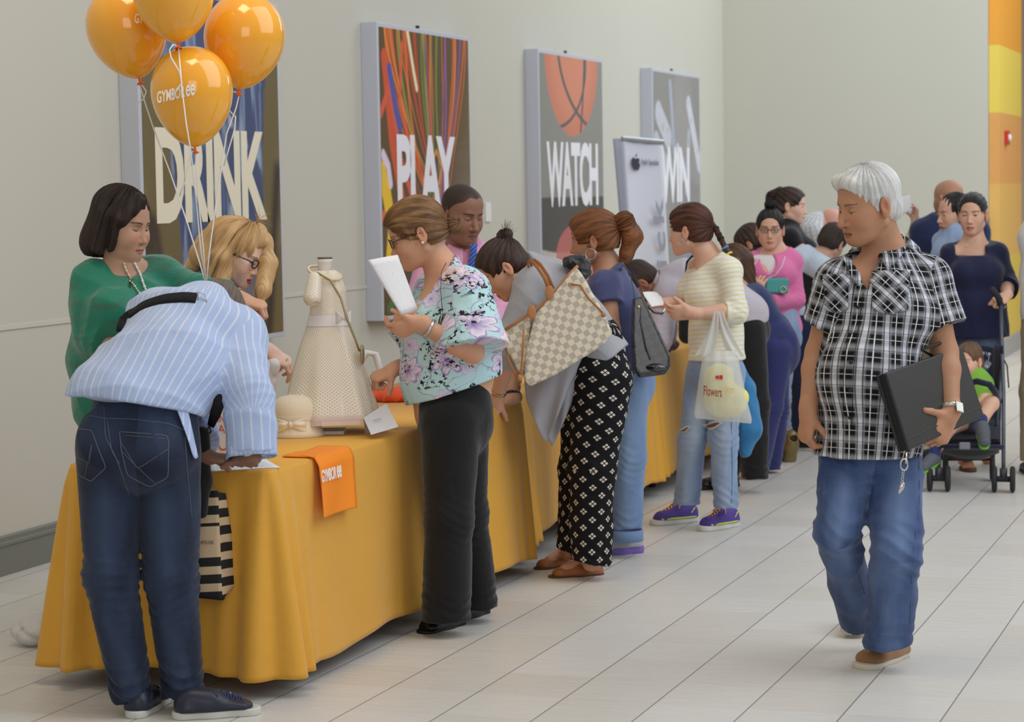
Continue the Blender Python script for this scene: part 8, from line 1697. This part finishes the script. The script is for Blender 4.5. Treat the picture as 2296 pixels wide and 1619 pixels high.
    for a_, b_ in ((-.17, -.17), (.17, -.17), (-.17, .17), (.17, .17)): c = np.array([b0[0], b0[1], 0])+VR*a_+VF*b_; mb = MB(); mb.tube([c, c+VU*.45], .016, 8); mb.build('leg', cm, ch, True)
    # paper carrier with handwriting on the table
    b = thing('gift_bag', 'white and orange paper bag with hand drawn words standing on the table', 'bag', tuple(on_floor(500, 1015, TZ))); D1 = float((on_floor(500, 1018, TZ)-C0)@fwv)
    f0 = on_floor(468, 1022, TZ+.002); wd = VR*.135+VF*.01; dp = VF*.10-VR*.03; ht = .24
    mb = MB(); ex = nz(wd); ey = VU; en = nz(np.cross(ex, VU)); en = en if en@(C0-f0) > 0 else -en
    mb.add([f0, f0+wd, f0+wd+VU*ht, f0+VU*ht], [(0, 1, 2, 3)]); mb.add([f0+wd, f0+wd+dp, f0+wd+dp+VU*ht, f0+wd+VU*ht], [(0, 1, 2, 3)]); mb.build('front_panel', plain('bag_white', (238, 232, 228), .5), b, thick=.001)
    mb = MB(); mb.add([f0, f0+dp*1.0, f0+dp+VU*ht, f0+VU*ht], [(0, 1, 2, 3)]); mb.add([f0+dp, f0+wd+dp, f0+wd+dp+VU*ht, f0+dp+VU*ht], [(0, 1, 2, 3)]); mb.build('side_panel', plain('bag_orange', (240, 130, 40), .5), b, thick=.001)
    ink = plain('ink_orange', (216, 84, 40), .6)
    for w_, z_, h_, ww in (('SPIN', .158, .020, .060), ('DANCE', .118, .024, .080), ('HAVE', .078, .030, .095), ('FUN', .018, .046, .105)):
        mb = text_mb(w_, ww, h_, f0+ex*.008+VU*z_+en*.002, ex, VU, en, .0006, bold=-.012); mb.build('handwriting', ink, b)
    # orange tote with the shop name over the table edge
    oc = NT('orange_nonwoven', .6, .3); oc.color(lin((248, 142, 34))); oc.bump(oc.noise(oc.coord('obj'), 500, 2), .2, .0008); oc = oc.m
    g = thing('orange_bag', 'flat orange shop bag draped over the front edge of the nearest table', 'bag', tuple(at(750, 1080, 8.0)))
    yf = 3.27
    a0, a1 = on_y(706, 1030, yf-.012), on_y(789, 1008, yf-.012); b0_, b1_ = on_y(719, 1162, yf-.055), on_y(794, 1138, yf-.055)
    def bagf(a, b):
        top0 = np.array([a0[0], yf+.0, TZ+.006]); top1 = np.array([a1[0], yf+.0, TZ+.006])
        if b < .3: q = b/.3; s0 = top0*(1-a)+top1*a; return s0+np.array([.0, (1-q)*.11, .002*math.sin(8*a)])
        q = (b-.3)/.7; t0 = np.array([a0[0], yf-.012, TZ]); t1 = np.array([a1[0], yf-.012, TZ]); e0 = np.array([b0_[0], yf-.050, b0_[2]]); e1 = np.array([b1_[0], yf-.050, b1_[2]]); return (t0*(1-a)+t1*a)*(1-q)+(e0*(1-a)+e1*a)*q-np.array([0, .006*math.sin(5*a+2*q)+.012*min(1, q*8), 0])
    mb = MB(); mb.grid(bagf, 14, 40); mb.build('bag_body', oc, g, True, thick=.003)
    mb = MB(); tl = [on_floor(655, 1018, TZ+.008), on_floor(664, 1012, TZ+.010), on_floor(710, 1018, TZ+.008), on_floor(704, 1026, TZ+.008)]; mb.add(tl, [(0, 1, 2, 3)]); mb.build('bag_flap', oc, g, thick=.003)
    w_ = a1-a0; ex = np.array([1, 0, 0.]); p0 = on_y(730, 1086, yf-.066); p1 = on_y(774, 1056, yf-.066); mb = logo_mb((p1[0]-p0[0]), .044, (p0[0], yf-.052, p0[2]+.004), ex, nz((0, .03, 1)), (0, -1, 0), .001, .03); mb.build('logo_lettering', plain('logo_white', (250, 240, 232)), g)
    # striped shoe store bag hanging by the black bag
    D2 = 7.62; b = thing('striped_bag', 'brown paper carrier with black stripes hanging in front of the table end', 'bag', tuple(at(470, 1340, D2)))
    t = NT('kraft_stripes', .75, .2); x, y, z = t.sep(t.coord('attr')); f = t.math('FRACT', t.math('DIVIDE', y, .0565)); m = t.math('LESS_THAN', f, .53); win = t.math('MULTIPLY', t.math('GREATER_THAN', y, .160), t.math('LESS_THAN', y, .245)); m2 = t.math('MULTIPLY', m, t.math('SUBTRACT', 1.0, t.math('MULTIPLY', win, t.math('LESS_THAN', x, .5)))); t.color(t.mix(m2, lin((196, 172, 140)), lin((36, 36, 36)))); t.bump(t.noise(t.coord('obj'), 20, 4), .4, .006); km = t.m
    TLk, TRk, BLk, BRk = at(396, 1104, D2), at(489, 1100, D2), at(392, 1335, D2), at(499, 1346, D2); G1, G2 = at(506, 1106, D2+.06), at(536, 1308, D2+.09)
    hg = np.linalg.norm(TRk-BRk)
    def bf(a, b): return (TLk*(1-a)+TRk*a)*(1-b)+(BLk*(1-a)+BRk*a)*b-fwv*(.010*math.sin(math.pi*a)*math.sin(math.pi*b))
    mb = MB(); mb.grid(bf, 10, 30); mb.build('front_panel', km, b, True, thick=.0012, cl=lambda V: np.stack([V[:, 0]*0, (V-BRk)@nz(TRk-BRk)+.0, V[:, 0]*0], 1))
    def gf(a, b): return (TRk*(1-a)+G1*a)*(1-b)+(BRk*(1-a)+G2*a)*b+rtv*(-.012*math.sin(math.pi*a)*(1-b*.5))
    mb = MB(); mb.grid(gf, 6, 30); mb.build('side_panel', km, b, True, thick=.0012, cl=lambda V: np.stack([V[:, 0]*0+1, (V-BRk)@nz(TRk-BRk)+.012, V[:, 0]*0], 1))
    mb = MB(); mb.grid(lambda a, b_: (TLk*(1-a)+TRk*a+fwv*.10)*(1-b_)+(BLk*(1-a)+BRk*a+fwv*.12)*b_, 6, 10); mb.add([BLk, BRk, BRk+fwv*.12, BLk+fwv*.12], [(0, 1, 2, 3)]); mb.build('back_panel', km, b, True, thick=.0012, cl=lambda V: np.stack([V[:, 0]*0+1, (V-BRk)@nz(TRk-BRk)+.012, V[:, 0]*0], 1))
    ink = plain('ink_black', (30, 30, 30), .6); ey = nz(TRk-BRk)
    for w_, u, v, ww, hh_ in (('DSW', 418, 1207, .036, .036), ('SHOE WAREHOUSE', 388, 1220, .134, .011), ('dsw.com', 400, 1311, .062, .010)):
        mb = text_mb(w_, ww, hh_, at(u, v, D2-.016), rtv, ey, -fwv, .0006, bold=.0); mb.build('printed_word', ink if w_[0] != 'd' else plain('ink_tan', (196, 172, 140), .7), b)
    mb = MB(); mb.tube([at(440, 1104, D2), at(446, 1080, D2-.02), at(456, 1078, D2-.02), at(464, 1102, D2)], .003, 6); mb.build('handle', plain('twine', (70, 60, 48), .8), b, True)
    # crumpled plastic on the floor at the left, brown bag on the third table, dark flower on the second
    pf = on_floor(70, 1450); V, Q = nets([EL(pf+np.array([.05, .0, .05]), (.10, .10, .06), None, .03), EL(pf+np.array([.16, -.05, .09]), (.09, .08, .08), None, .03), NZ(waves(.03, 30, 4)), CUT((0, 0, .002), -VU)], .006); tag(obj('plastic_wrap', mesh_from('plastic_wrap', V, Q), plain('cloudy_plastic', (226, 222, 222), .4, alpha=.75)), 'crumpled cloudy plastic on the floor at the left end of the cloth', 'plastic')
    bq = on_floor(1515, 795, TZ); V, Q = nets([EL(bq+np.array([0, .1, .06]), (.10, .12, .065), None, .03), EL(bq+np.array([-.12, .14, .04]), (.09, .09, .05), None, .03), NZ(waves(.02, 24, 6)), CUT((0, 0, TZ+.003), -VU)], .006); tag(obj('brown_bag', mesh_from('brown_bag', V, Q), plain('brown_leather', (72, 54, 48), .45, bump=.3)), 'dark brown leather bag on the table by the yellow striped top', 'handbag')
    fl_ = at(1280, 588, 9.75); V, Q = nets([EL(fl_, (.040, .03, .026), None, .01), EL(fl_+VU*.018+VR*.03, (.03, .02, .012), None, .01), EL(fl_-VU*.035+VR*.05, (.05, .03, .04), None, .02), NZ(waves(.02, 60, 8))], .004); tag(obj('hair_flower', mesh_from('hair_flower', V, Q), plain('dark_ribbon', (46, 46, 50), .4, bump=.4)), 'dark ribbon poking from the top of the cream checked tote', 'ribbon')
table_things()
